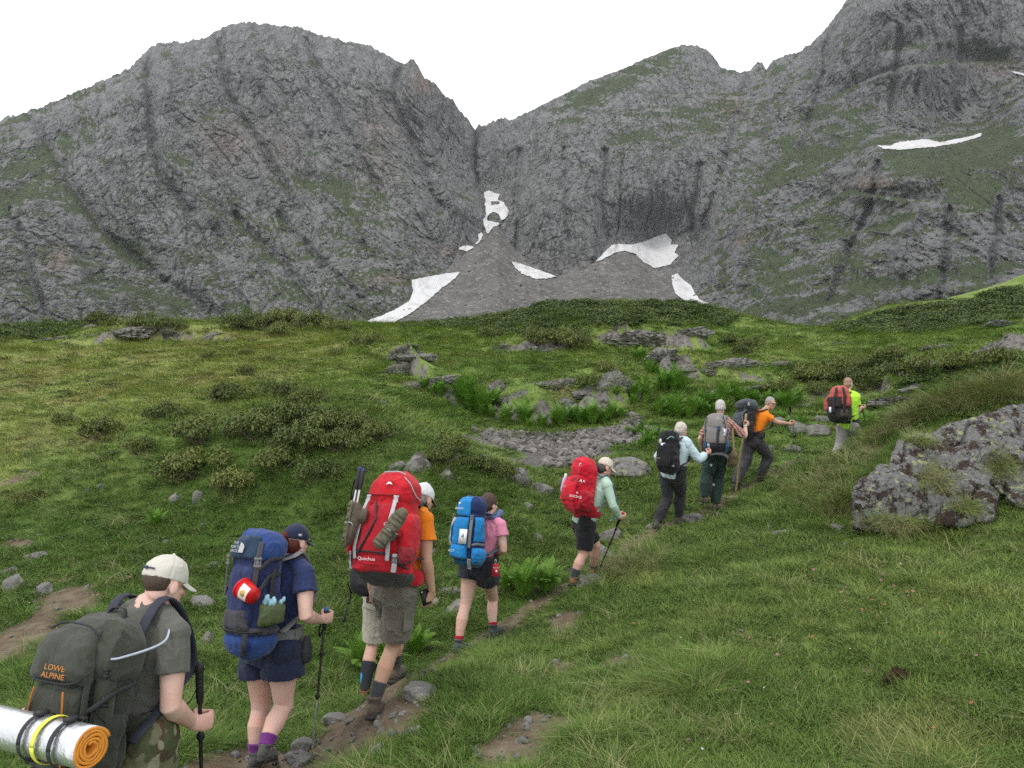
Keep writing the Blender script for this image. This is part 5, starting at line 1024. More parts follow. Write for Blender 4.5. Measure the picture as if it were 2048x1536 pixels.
B = Blob(); B.box(q + np.cross(a, b) * .005, a * .05, b * .03, np.cross(a, b) * .0008); t.part('screen', B, plain('dark_glass', (.012, .012, .014), .08), o_); B = Blob(); B.box(q - np.cross(a, b) * .005 + a * .042 - b * .02, a * .007, b * .008, np.cross(a, b) * .0015); t.part('lens', B, STEEL, o_)
RED = fabric('pack_red', (.48, .012, .022), .18, .9); RED2 = fabric('pack_red_dark', (.36, .010, .020), .18, .9); CHAR = fabric('pack_charcoal', (.042, .042, .040), .12, .5); MESHR = fabric('mesh_red', (.25, .02, .03), .3, .7, 2)
O3 = at(790, 1163, 5.17)
p3 = Pack('backpack', 'huge red backpack with two boots hung on its back and pale grey straps', O3, 24, 11, [(-.04, .12, .18, .0), (.06, .19, .29, -.0), (.2, .20, .31, 0), (.42, .178, .28, 0), (.56, .165, .25, 0), (.66, .155, .24, .0), (.74, .11, .19, .02)])
b3 = p3.body('main_body', -.02, .64, RED, seed=21, sag=.010); lid = p3.body('lid', .515, .745, RED, .020, seed=22, sag=.010, rnd=.09); p3.body('base_panel', -.035, .075, CHAR, .024, seed=23, sag=.005, parent=b3)
p3.pocket('front_panel', 58, 122, .14, .52, .045, RED2, b3, 4, 24, .008, .25); p3.pocket('bottom_compartment', 30, 150, .05, .185, .03, RED2, b3, 4, 25, .008)
p3.pocket('side_pocket', -12, 46, .13, .47, .060, RED, b3, 3, 26, .010); p3.pocket('mesh_pocket', 4, 44, .11, .235, .085, MESHR, b3, 4, 27, .008); p3.pocket('side_pocket', 136, 190, .1, .45, .055, RED2, b3, 3, 28, .010)
p3.seam('zip', [(92, .52), (90, .40), (94, .28), (100, .20), (104, .165)], DARK, .008, b3, .047); p3.seam('zip', [(14, .09), (38, .12), (62, .165), (95, .185), (125, .165), (146, .12)], DARK, .009, b3, .03)
for th in (68, 112): p3.strip('lid_strap', [(th, .56, .03), (th + (2 if th < 90 else -2), .46, .05), (th + (4 if th < 90 else -4), .33, .055), (th, .20, .04), (th, .13, .035)], .030, PALEWEB, b3); p3.buckle(th, .545, PALEWEB, b3, .018, .04)
for th in (52, 132): p3.strip('base_strap', [(th, .18, .034), (th - 1, .11, .036), (th, .06, .03)], .036, PALEWEB, b3); p3.buckle(th, .14, GREYWEB, b3, .016, .042)
p3.seam('lid_cord', [(45, .70), (28, .66), (10, .60), (-4, .56)], PALEWEB, .0045, lid, .026); p3.seam('lid_cord', [(40, .725), (70, .742), (100, .735)], PALEWEB, .0045, lid, .02); p3.seam('lid_seam', [(10, .60), (50, .585), (90, .575), (130, .585)], RED2, .006, lid, .022)
p3.text('Quechua', 92, .135, .032, WHITE, b3, .042); p3.text('', 86, .655, .045, WHITE, lid, .032, shapes=[[(-.5, -.25), (-.1, .3), (.0, .08), (.12, .2), (.5, -.25), (.05, -.1)]])
harness(h3, p3, DARK, .60, RED2, .06, .08, .16, .09)
pk = p3.pt(4, .10, .02); B = Blob(); B.tube(bez([h3.j['hR'] + h3.sp * .13 + h3.u * .12 - h3.f * .07, h3.j['hR'] + h3.sp * .16 + h3.u * .10 + h3.f * .01, h3.j['hR'] + h3.sp * .14 + h3.u * .09 + h3.f * .09], 8), [(.06, .03)] * 8, 12, side=h3.u); me = B.skin('belt_pocket', .006, 4); p3.t.part('belt_pocket', me, RED)
def hung_boot(label, c, toe, solen, tie):
    """boot hung on the pack: toe direction and the way its sole faces"""
    t = Thing('hung_boot', label, 'boot', c, 'boots hung on the red pack'); td = nz(toe); up = -nz(np.asarray(solen) - np.dot(solen, td) * td)
    boot(t, None, c + up * .05 - td * .05, td, up, (BOOTB, plain('tan_sole', (.125, .115, .075), .8, var=.3), LACE), 1.0, .03)
    B = Blob(); B.tube(bez([c + up * .02 + td * .06, c + nz(np.cross(td, up)) * .06 + up * .0, c - up * .045, c - nz(np.cross(td, up)) * .06, c + up * .03 - td * .03, tie], 20), .003, 6); t.part('cord', B, PALEWEB)
nb = p3.nrm(62, .37); hung_boot('worn boot hung sole outward on the right of the red pack', p3.pt(66, .335, .125), p3.u * .82 + p3.r * .6, nb + p3.r * .15, p3.pt(66, .47, .06))
nb = p3.nrm(118, .37); hung_boot('worn boot hung beside a folded pole on the left of the red pack', p3.pt(114, .36, .10), p3.u * -.95 - p3.r * .05, nb * .6 - p3.r * .5 + p3.r * .0, p3.pt(116, .48, .06))
t = Thing('folded_poles', 'folded trekking poles with black grips strapped upright to the left of the red pack', 'trekking poles', p3.pt(150, .30, .04))
a0 = p3.pt(150, .28, .06); a1 = a0 + p3.u * .47 + p3.r * .03
for q, dx in enumerate((-.014, .016)):
    B = Blob(); B.tube([a0 + p3.r * dx, lerp(a0, a1, .70) + p3.r * dx], .008, 10); t.part('shaft', B, STEEL)
    B = Blob(); B.tube([lerp(a0, a1, .70) + p3.r * dx, lerp(a0, a1, .8) + p3.r * dx, lerp(a0, a1, 1 - q * .03) + p3.r * dx], [.013, .017, .018], 12); g_ = t.part('grip', B, BLACK); B = Blob(); B.ell(lerp(a0, a1, 1.0 - q * .03) + p3.r * dx, p3.r * .018, p3.f * .018, p3.u * .012); t.part('grip_cap', B, plain('blue_knob', (.02, .06, .30)), g_)
B = Blob(); P = bez([a1 - p3.u * .02, a1 - p3.r * .05 - p3.u * .10, a1 - p3.r * .06 - p3.u * .22, a1 - p3.r * .03 - p3.u * .16, a1 - p3.u * .05], 16); B.tube(P, [(.010, .002)] * 16, 8, side=p3.f); t.part('wrist_strap', B, DARK)
# ================================================================ 4 walker almost hidden behind the red pack
d4 = 6.35
h4 = Walker('person in cream capri trousers and a dark calf brace, mostly hidden behind the red pack', d4, dict(hd=(775, 1062, .06), nk=(768, 1082, .03), sR=(785, 1096, -.06), sL=(735, 1094, .1), eR=(790, 1150, -.08), wR=(795, 1185, .1), eL=(728, 1148, .12), wL=(738, 1195, .10),
    hR=(776, 1200, -.05), hL=(752, 1198, .06), kR=(788, 1275, .25), aR=(793, 1345, .36), tR=(806, 1350, .55), kL=(746, 1282, .06), aL=(730, 1382, -.16), tL=(740, 1392, .05)), 24, (35, -15), SK_RED, k=.95, hands=dict(L=('open', np.array([.05, .1, -1]), fr(70)[0], .9)))
h4.shirt('tee_shirt', fabric('tee_plum', (.08, .03, .05)), .018, .6, -.02, .02); CREAM = fabric('capri_cream', (.50, .47, .40), .08); h4.trousers('trousers', CREAM, 1.0, .026, .016, .005, 12, t1L=1.0)
for q in 'RL':
    h4.sock(q, plain('brace_black', (.022, .025, .032), .8), 1.42, 2.0, .010)
    B = Blob(); a = lerp(h4.j['k' + q], h4.j['a' + q], .52) - h4.f * .058 - h4.sp * .02; b = lerp(h4.j['k' + q], h4.j['a' + q], .80) - h4.f * .052 - h4.sp * .02; B.tube([a, lerp(a, b, .5) - h4.f * .008, b], [(.014, .012), (.019, .012), (.010, .010)], 12, side=h4.sp); h4.t.part('brace_stripe', B, plain('brace_blue', (.02, .30, .62), .7))
h4.boots((fabric('boot_rust', (.16, .07, .04)), SOLE, LACE), .95, .0); h4.hair(hairmat('hair_dark', (.03, .02, .015)), -.03, .008, 4)
p4 = Pack('backpack', 'small black rucksack peeping out on the left behind the red pack', at(745, 1188, 6.18), 24, 6, [(0, .11, .16, 0), (.08, .14, .2, 0), (.3, .14, .2, 0), (.46, .11, .15, 0)]); p4.body('main_body', -.01, .46, plain('black_cloth', (.025, .026, .03), .85), seed=31); p4.strip('hanging_strap', [(170, .1, .01), (178, .04, .03), (180, -.06, .05)], .02, DARK); harness(h4, p4, DARK, .38, DARK, .05, .05)
pole('black trekking pole slanting back at the left of the walker hidden by the red pack', at(712, 1150, 6.4), at(684, 1252, 6.15), BLACK, BLACK, BLACK, .1)
# ================================================================ 5 walker in pink
d5 = 7.35
h5 = Walker('person in pink tee and dark shorts with brown tied-back hair', d5, dict(hd=(979, 1010, .06), nk=(980, 1036, .03), sR=(1000, 1050, -.06), sL=(948, 1049, .1), eR=(1007, 1099, -.1), wR=(985, 1113, .1), eL=(938, 1100, .15), wL=(958, 1112, .32),
    hR=(972, 1136, -.05), hL=(941, 1135, .06), kL=(931, 1210, -.02), aL=(918, 1286, -.16), tL=(938, 1296, .05), kR=(986, 1198, .36), aR=(987, 1256, .22), tR=(1010, 1262, .42)), 38, (48, -6), SK_PALE, k=.95, hipw=1.02, waist=.95, leg=1.06, hands=dict(R=('open', np.array([-.7, .5, 0]), np.array([0, 0, -1.]), .7)))
h5.shirt('tee_shirt', fabric('tee_pink', (.66, .24, .36), .08), .010, .44, .0, .020, .005, 6); h5.trousers('shorts', fabric('shorts_charcoal', (.028, .030, .042)), .30, .022, .026, .005, 13)
REDS = fabric('red_sock', (.36, .015, .03))
for q in 'RL': h5.sock(q, REDS, 1.80, 1.97, .008)
h5.boots((fabric('boot_slate', (.06, .072, .08)), SOLE, LACE), .96, .03, (0, 6))
c, f, r, u = h5.hc, h5.hf, h5.hr, h5.hu; h5.hair(hairmat('hair_mid_brown', (.075, .045, .032)), -.03, .012, 5, .003, extra=[([c - f * .09 + u * .0, c - f * .11 - u * .07, c - f * .09 - u * .14, c - f * .06 - u * .2], [.03, .032, .026, .012])])
B = Blob(); P = [h5.N + h5.ss * .10 * math.cos(a) + np.cross(h5.u, h5.ss) * .10 * math.sin(a) + h5.u * (.03 + .02 * math.sin(a * 3)) for a in np.linspace(0, 2 * math.pi, 24)]; B.tube(P, [.026 + .006 * math.sin(q * 1.7) for q in range(24)], 10); me = B.skin('scarf', .006, 2); crease(me, .006, 26); h5.t.part('scarf', me, fabric('scarf_blue', (.11, .14, .30), .25))
SKY = fabric('pack_sky', (.012, .20, .50), .18, .9); DN = fabric('pack_deep_navy', (.014, .028, .10), .12, .5); TEAL = fabric('pack_teal', (.012, .10, .22), .12, .5)
p5 = Pack('backpack', 'bright blue and navy backpack with a white paper tag, worn by the walker in pink', at(951, 1129, 7.16), 38, 5, [(-.02, .10, .18, .0), (.08, .15, .25, 0), (.25, .145, .24, 0), (.45, .13, .22, 0), (.6, .11, .2, 0), (.66, .08, .15, 0)])
b5 = p5.body('main_body', -.01, .6, DN, seed=41, sag=.007); lid = p5.body('lid', .48, .655, DN, .014, seed=42, rnd=.07); p5.pocket('lid_pocket', 62, 125, .46, .645, .03, SKY, lid, 4, 43, .005); p5.body('base_panel', -.018, .07, TEAL, .008, seed=44, parent=b5)
p5.pocket('front_panel', 66, 118, .18, .46, .035, SKY, b5, 4, 45, .006); p5.pocket('front_pocket', 64, 122, .06, .20, .045, SKY, b5, 3, 46, .005, .2); p5.pocket('side_pocket', -10, 36, .22, .46, .03, SKY, b5, 4, 47, .006); p5.pocket('side_pocket', 140, 185, .2, .42, .035, SKY, b5, 4, 48, .006); p5.pocket('side_pocket', -18, 40, .0, .17, .05, SKY, b5, 3, 49, .006)
for th in (52, 130): p5.strip('lid_strap', [(th, .47, .02), (th + 2, .38, .03), (th + 4, .28, .03), (th + 4, .17, .02)], .032, GREYWEB, b5); p5.buckle(th, .455, GREYWEB, b5, .016, .03)
p5.strip('base_strap', [(52, .07, .02), (54, .02, .02), (54, -.03, .012)], .036, PALEWEB, b5); p5.strip('compression_strap', [(-5, .20, .02), (20, .21, .04), (44, .20, .02)], .022, GREYWEB, b5)
p5.text('deuter', 98, .535, .034, WHITE, lid, .036); p5.text('ACT', 96, .135, .03, WHITE, b5, .06); p5.text('', 98, .585, .03, WHITE, lid, .036, shapes=[[(-.5, .5), (-.3, -.2), (0, -.5), (.3, -.2), (.5, .5), (.15, .1), (-.15, .1)]])
harness(h5, p5, plain('strap_teal', (.05, .09, .12), .85), .50, DARK, .05, .06, .1, .1)
t = Thing('paper_tag', 'white paper tag with dark figures on the back of the blue pack', 'tag', p5.pt(80, .275, .05)); n_ = p5.nrm(80, .275); r_ = nz(np.cross(p5.u, n_)); B = Blob(); B.box(t.o, r_ * .045, np.cross(n_, r_) * .068, n_ * .0015); tg = t.part('card', B, TAGW)
V, F = text_geo('4', .07); me = bpy.data.meshes.new('figure'); me.from_pydata([tuple(t.o + r_ * x + np.cross(n_, r_) * y + n_ * .004) for x, y in V], [], F); t.part('figure', me, plain('ink', (.05, .05, .09)), tg)
t = Thing('first_aid_pouch', 'red pouch with a white cross at the hip of the walker in pink', 'first aid pouch', at(991, 1140, 7.12)); q = t.o; f_, r_, u_ = fr(38); n_ = nz(CAM - q); r_ = nz(np.cross((0, 0, 1), n_)); B = Blob(); B.tube([q + u_ * .056, q + u_ * .05, q - u_ * .054, q - u_ * .06], [(.030, .025), (.036, .030), (.036, .030), (.030, .025)], 18, side=r_, cap='flat'); po = t.part('pouch', B, plain('red_nylon', (.42, .012, .03), .6))
a_, b_ = np.array([0, 0, 1.]), r_; c = q + n_ * .036 + r_ * .008 - u_ * .012; B = Blob(); B.box(c, b_ * .014, a_ * .0045, n_ * .002); B.box(c + n_ * .0005, b_ * .0045, a_ * .014, n_ * .002); t.part('cross', B, WHITE, po)
V, F = text_geo('FIRST AID', .016); me = bpy.data.meshes.new('lettering'); me.from_pydata([tuple(c + r_ * x + a_ * (y + .032) + n_ * .001) for x, y in V], [], F); t.part('lettering', me, WHITE, po)
B = Blob(); B.tube(bez([q + u_ * .055, q + u_ * .08 + r_ * .008, q + u_ * .10, q + u_ * .075 - r_ * .008, q + u_ * .055], 14), .004, 6); t.part('carabiner', B, STEEL)
t = Thing('white_bag', 'white bag bulging at the left side of the bright blue pack', 'bag', p5.pt(178, .30, .05)); B = Blob(); B.ell(p5.pt(174, .34, .025), p5.u * .11, p5.r * .035, p5.f * .06); B.ell(p5.pt(176, .24, .02), p5.u * .07, p5.r * .04, p5.f * .06); me = B.skin('bag', .006, 3); crease(me, .006, 22); t.part('bag', me, fabric('white_cloth', (.62, .61, .59), .06))
# ================================================================ 6 walker in pale green
d6 = 8.9
h6 = Walker('stooping person in pale mint top, black shorts and beige cap', d6, dict(hd=(1211, 935, .03), nk=(1204, 957, .02), sR=(1214, 971, -.14), sL=(1186, 967, .15), eR=(1226, 1012, -.2), wR=(1239, 1034, -.1), eL=(1192, 1000, .25), wL=(1196, 985, .42),
    hR=(1173, 1049, -.10), hL=(1160, 1047, .12), kR=(1167, 1108, -.12), aR=(1148, 1157, -.16), tR=(1162, 1164, 0), kL=(1192, 1091, .12), aL=(1189, 1138, .26), tL=(1204, 1143, .4)), 58, (72, -22), SK_RED, waist=1.1, leg=1.08,
    hands=dict(R=('fist', at(1243.5, 1031, d6 - .08), nz(at(1245, 1027, 8.82) - at(1199, 1135, 9.2)), fr(70)[0])))
MINT = fabric('top_mint', (.40, .56, .47), .07); h6.shirt('long_sleeved_top', MINT, .016, 1.93, -.03, -.002, .006, 7, collar=.004); BLK = fabric('shorts_black', (.014, .014, .017)); h6.trousers('shorts', BLK, .86, .024, .012, .005, 14, he=.008, top=.1)
h6.sock('R', SOCKG, 1.6, 2.0, .009); h6.sock('L', SOCKG, 1.8, 2.0, .009); h6.boots((fabric('boot_tan', (.20, .12, .06)), SOLE, LACE), 1.0, .0, (10, 0)); h6.hair(hairmat('hair_grey_dark', (.07, .068, .07)), -.03, .003, 6, .003, under=True); CAPB2 = fabric('cap_sand', (.58, .52, .44), .06, .2); h6.cap(CAPB2, CAPB2, brim=.08, droop=.45)
RB = fabric('pack_scarlet', (.52, .008, .025), .2, .9); RBD = fabric('pack_scarlet_dark', (.36, .008, .022), .2, .9)
p6 = Pack('backpack', 'rounded red backpack with white line drawings, worn by the walker in mint', at(1171, 1030, 8.80), 58, 14, [(-.02, .12, .22, .0), (.08, .17, .30, 0), (.25, .175, .31, 0), (.42, .16, .26, -.0), (.52, .15, .25, .02), (.64, .11, .2, .04)])
b6 = p6.body('main_body', -.02, .56, RB, seed=51, sag=.010, rnd=.09); lid = p6.body('lid', .43, .66, RB, .014, seed=52, sag=.010, rnd=.1); p6.pocket('front_pocket', 55, 125, .10, .42, .045, RB, b6, 3, 53, .008, .15); p6.pocket('side_pocket', -25, 34, .02, .26, .05, RBD, b6, 3, 54, .009); p6.pocket('belt_pocket', -70, -20, .0, .12, .06, RB, b6, 3, 55, .006)
p6.seam('side_seam', [(50, .02), (46, .2), (48, .40)], RBD, .005, b6, .02); p6.seam('lid_seam', [(10, .44), (45, .45), (90, .45), (135, .45)], RBD, .006, lid, .018); p6.strip('compression_strap', [(-5, .38, .02), (25, .34, .03), (52, .30, .03)], .016, RBD, b6); p6.strip('base_strap', [(58, .08, .03), (58, .02, .025), (60, -.02, .015)], .02, RBD, b6)
for y in (.395, .37, .345, .32): p6.seam('chevron', [(62, y - .03), (72, y), (84, y - .012), (92, y - .03)], plain('faded_print', (.30, .05, .07)), .0035, b6, .046)
p6.text('EXOS', 58, .165, .04, WHITE, b6, .044); p6.text('A\u00d7', 40, .36, .05, WHITE, b6, .03); p6.text('\u00d7', 46, .21, .05, WHITE, b6, .04); p6.text('OSPREY', 96, .27, .022, PALEWEB, b6, .05); p6.text('', 72, .555, .05, PALEWEB, lid, .022, shapes=[[(-.4, .1), (-.15, .4), (.15, .4), (.4, .1), (.1, .15), (.1, -.4), (-.1, -.4), (-.1, .15)]]); p6.text('x', 120, .20, .04, WHITE, b6, .04)
harness(h6, p6, GREYWEB, .5, RBD, .05, .07, .1, .12)
B = Blob(); B.tube(bez([p6.w(.12, 0, .40), h6.j['sR'] - h6.u * .10 + h6.f * .04 + h6.ss * .07, h6.j['sR'] - h6.u * .22 + h6.f * .12 + h6.ss * .05, h6.j['sR'] - h6.u * .36 + h6.f * .13, h6.j['sR'] - h6.u * .42 + h6.f * .04], 20), .006, 8); p6.t.part('drinking_tube', B, plain('blue_tube', (.12, .28, .50), .3)); B = Blob(); B.ell(h6.j['sR'] - h6.u * .12 + h6.f * .04 + h6.ss * .07, h6.u * .022, h6.f * .022, h6.ss * .018); p6.t.part('tube_clip', B, plain('clip_blue', (.02, .08, .42), .4))
p6.strip('loose_strap', [(-60, .04, .03), (-66, -.06, .03), (-70, -.14, .03)], .028, GREYWEB)
pole('dark trekking pole with a red cap in the hand of the walker in mint', at(1245.5, 1026, 8.82), at(1199, 1138, 9.15), BLACK, GUN, BLACK, .12, strap=nz(np.array([-.6, 0, -.5])) * .04, knob=plain('red_cap', (.55, .02, .02)))
t = Thing('bottle', 'lilac bottle showing at the far side of the rounded red pack', 'bottle', p6.pt(165, .32, .06)); B = Blob(); B.tube([t.o - p6.u * .08, t.o + p6.u * .05, t.o + p6.u * .08], [.034, .034, .022], 16); t.part('bottle', B, plain('lilac', (.48, .36, .56), .4)); B = Blob(); B.tube([t.o + p6.u * .08, t.o + p6.u * .11], [.02, .019], 14); t.part('bottle_cap', B, WHITE)
# ================================================================ 7 white haired walker in light blue
d7 = 10.8
h7 = Walker('white-haired person in pale blue shirt and dark trousers', d7, dict(hd=(1363, 861, .05), nk=(1358, 880, .03), sR=(1375, 889, -.07), sL=(1337, 888, .1), eR=(1398, 920, -.1), wR=(1411, 908, .04), eL=(1316, 912, .14), wL=(1323, 932, .3),
    hR=(1357, 950, -.07), hL=(1334, 950, .08), kL=(1334, 998, .05), aL=(1315, 1047, -.14), tL=(1326, 1053, .0), kR=(1361, 990, .18), aR=(1358, 1036, .1), tR=(1374, 1040, .26)), 42, (62, -12), SK_RED, k=.96, hipw=1.05,
    hands=dict(R=('fist', at(1416, 903, d7 + .09), nz(at(1416, 890, 10.9) - at(1436, 1032, 11.35)), fr(55)[0]), L=('fist', at(1325, 930, d7 + .36), (0, 0, 1), fr(40)[0])))
h7.shirt('long_sleeved_shirt', fabric('shirt_ice_blue', (.50, .62, .68), .06), .032, 1.9, -.10, .0, .007, 8, collar=.004); h7.trousers('trousers', fabric('trousers_black', (.026, .027, .031), .2), 1.93, .024, .010, .009, 15, he=.010, top=.12); h7.boots((BOOTG, SOLE, LACE), .95, .05, (0, 14))
h7.hair(hairmat('hair_white', (.60, .55, .49)), -.03, .014, 7, .012)
p7 = Pack('backpack', 'slim black backpack worn by the white-haired walker in pale blue', at(1343, 947, 10.65), 42, 5, [(-.01, .12, .17, 0), (.08, .16, .23, 0), (.3, .155, .22, 0), (.48, .135, .2, 0), (.6, .11, .17, 0)]); PBK = fabric('pack_black', (.013, .013, .016), .2, .6)
b7 = p7.body('main_body', -.01, .55, PBK, seed=61, sag=.010); lid = p7.body('lid', .43, .61, PBK, .016, seed=62, sag=.010); p7.pocket('front_pocket', 60, 125, .06, .42, .035, PBK, b7, 3, 63, .010); p7.pocket('side_pocket', -10, 40, .02, .25, .035, PBK, b7, 3, 64, .008)
p7.seam('zip', [(108, .40), (112, .25), (106, .10)], plain('soft_black', (.05, .05, .055)), .004, b7, .035); p7.seam('mint_cord', [(40, .50), (62, .515), (84, .48)], plain('mint_cord', (.30, .62, .52)), .005, lid, .02); p7.text('alpha', 34, .10, .03, PALEWEB, b7, .03); p7.text('SUMMIT', 104, .20, .022, plain('gold_print', (.42, .36, .20)), b7, .04)
B = Blob(); q = p7.pt(104, .45, .02); B.tube([q, q + p7.nrm(104, .45) * .008], [(.026, .036)] * 2, 20, side=p7.r, cap='flat'); p7.t.part('badge', B, plain('badge_grey', (.50, .50, .48)))
harness(h7, p7, DARK, .46, DARK, .05, .07, .1, .1); tag('white luggage tag on the slim black pack', p7, 92, .375, (.036, .048)); p7.strip('loose_strap', [(-50, .06, .02), (-55, -.05, .03), (-55, -.16, .04)], .022, DARK)
pole('dark trekking pole in the right hand of the walker in pale blue', at(1416.5, 889, 10.9), at(1436, 1033, 11.35), BLACK, GUN, PALEWEB, .10); pole('dark trekking pole planted by the left boot of the walker in pale blue', at(1325, 921, 11.16), at(1328, 1052, 10.95), BLACK, GUN, BLACK, .10)
# ================================================================ 8 walker in the red check shirt
pl_ = NT('check_cloth', .85, .2); pp = pl_.obj(); w1 = pl_.n('TexWave', {'bands_direction': 'Z'}, {'Vector': pp, 'Scale': 9.5, 'Distortion': 1.2, 'Detail': 2}, 1); w2 = pl_.n('TexWave', {'bands_direction': 'X'}, {'Vector': pp, 'Scale': 9.5, 'Distortion': 1.2, 'Detail': 2}, 1); w3 = pl_.n('TexWave', {'bands_direction': 'DIAGONAL'}, {'Vector': pp, 'Scale': 9, 'Distortion': .4}, 1)
k = pl_.mix(pl_.math('MULTIPLY', w1, .8), (.30, .045, .04), (.42, .30, .25)); k = pl_.mix(pl_.math('MULTIPLY', w2, .55), k, (.16, .03, .035)); k = pl_.mix(pl_.sm(w3, .7, .95), k, (.55, .45, .40)); pl_.col(k)
d8 = 11.7
h8 = Walker('person in red check shirt and dark green trousers with a pale wooden staff', d8, dict(hd=(1441, 815, .04), nk=(1440, 837, 0), sR=(1461, 848, -.05), sL=(1419, 848, .05), eR=(1490, 873, -.02), wR=(1491, 852, .10), eL=(1400, 877, .04), wL=(1405, 902, .12),
    hR=(1439, 908, -.02), hL=(1420, 908, .03), kL=(1413, 952, .0), aL=(1411, 994, -.05), tL=(1403, 999, .15), kR=(1436, 956, .14), aR=(1431, 1010, .0), tR=(1435, 1014, .2)), 20, (20, -10), SK_RED, k=.99, waist=1.1,
    hands=dict(R=('fist', at(1491.2, 846, d8 + .13), nz(at(1492, 838, 11.8) - at(1471, 984, 12.3)), fr(0)[0] + np.array([0, 0, 1.])), L=('open', np.array([.2, .3, -1]), fr(100)[0], .6)))
h8.shirt('check_shirt', pl_.m, .014, .80, .05, .014, .007, 9, collar=.004); h8.trousers('trousers', fabric('trousers_green', (.022, .045, .040), .15), 1.95, .034, .012, .009, 16); h8.boots((BOOTB, SOLE, LACE), 1.0, .05); h8.hair(hairmat('hair_silver', (.55, .52, .50)), -.03, .008, 8, .006)
B = Blob(); a = h8.j['wR'] - (h8.j['wR'] - h8.j['eR']) * .12; B.tube([a, a + nz(h8.j['wR'] - h8.j['eR']) * .022], [.036, .036], 16, cap='flat'); h8.t.part('wristwatch', B, STEEL)
PGR = fabric('pack_pale_grey', (.21, .195, .19), .1, .5); PBL = fabric('pack_trim_blue', (.03, .09, .19), .12)
p8 = Pack('backpack', 'pale grey and black backpack with blue trim worn over the red check shirt', at(1434, 906, 11.52), 20, 5, [(-.02, .15, .18, 0), (.08, .19, .24, 0), (.3, .185, .24, 0), (.48, .165, .22, 0), (.58, .13, .18, 0), (.62, .09, .14, 0)])
b8 = p8.body('main_body', .11, .62, PGR, seed=71, sag=.007, rnd=.09); p8.body('base_panel', -.02, .16, fabric('pack_dull_black', (.024, .024, .028), .2, .9), .006, seed=72); p8.pocket('front_pocket', 60, 120, .36, .57, .035, PGR, b8, 2.5, 73, .005); p8.pocket('front_panel', 52, 128, .12, .40, .03, PGR, b8, 4, 74, .006)
for th in (52, 128): p8.seam('piping', [(th + 4, .56), (th, .40), (th - 2, .2), (th, .1)], DARK, .006, b8, .026)
p8.strip('centre_strap', [(84, .38, .025), (86, .28, .03), (88, .14, .03)], .04, DARK, b8); p8.buckle(84, .36, PBL, b8, .024, .04)
for th in (45, 128): p8.strip('base_strap', [(th, .16, .02), (th, .06, .02), (th, -.02, .01)], .05, PBL)
p8.strip('compression_strap', [(140, .33, .01), (128, .34, .02), (116, .33, .03)], .02, PBL, b8); p8.text('', 86, .52, .04, WHITE, b8, .042, shapes=[[(-.6, .2), (.1, .05), (.6, -.3), (.1, -.15)]]); p8.pocket('side_pouch', -30, 30, -.02, .10, .06, DARK)
harness(h8, p8, GREYWEB, .5, DARK, .055, .08, .1, .06); tag('white and blue luggage tag on the pale grey pack', p8, 58, .30, (.03, .055))
B = Blob(); P = bez([p8.w(-.1, .12, -.03), p8.w(0, .16, -.015), p8.w(.12, .15, -.03), p8.w(.17, .1, -.08)], 16); B.tube(P, [(.03, .012)] * 16, 10, side=p8.u); p8.t.part('belt_pad', B, GREYWEB)
t = Thing('staff', 'long pale wooden hiking staff in the raised hand of the walker in check shirt', 'staff', at(1471, 985, 12.3)); a, b = at(1492.2, 830, 11.8), t.o; B = Blob(); P = np.array([lerp(a, b, x) + np.array([.006 * math.sin(9 * x), 0, 0]) for x in np.linspace(0, 1, 12)]); B.tube(P, np.linspace(.019, .015, 12), 10); t.part('shaft', B, WOOD); B = Blob(); B.tube([b, b + nz(a - b) * .03], [.013, .0165], 10, cap='flat'); t.part('ferrule', B, GUN)
t = Thing('satchel', 'brown canvas satchel hanging at the right hip of the walker in check shirt', 'satchel', at(1464, 915, 11.58)); q = t.o; f_, r_, u_ = fr(20); B = Blob(); B.tube([q + u_ * .10, q + u_ * .05, q - u_ * .10, q - u_ * .12], [(.07, .03), (.085, .045), (.09, .05), (.08, .04)], 16, side=r_ + f_ * .3); me = B.skin('bag', .007, 3); crease(me, .006, 14); bg_ = t.part('bag', me, fabric('canvas_brown', (.12, .095, .055), .15))
B = Blob(); B.tube([q + u_ * .11, q + u_ * .03 , q - u_ * .01], [(.073, .036), (.089, .051), (.090, .051)], 16, side=r_ + f_ * .3, cap='flat'); t.part('flap', B, fabric('canvas_tan', (.16, .125, .07), .15), bg_); B = Blob(); P = bez([q + u_ * .1 + r_ * .03, at(1466, 880, 11.6), at(1462, 845, 11.6), at(1440, 840, 11.72)], 14); B.tube(P, [(.018, .003)] * 14, 8, side=r_); t.part('strap', B, fabric('strap_tan', (.36, .29, .16)))
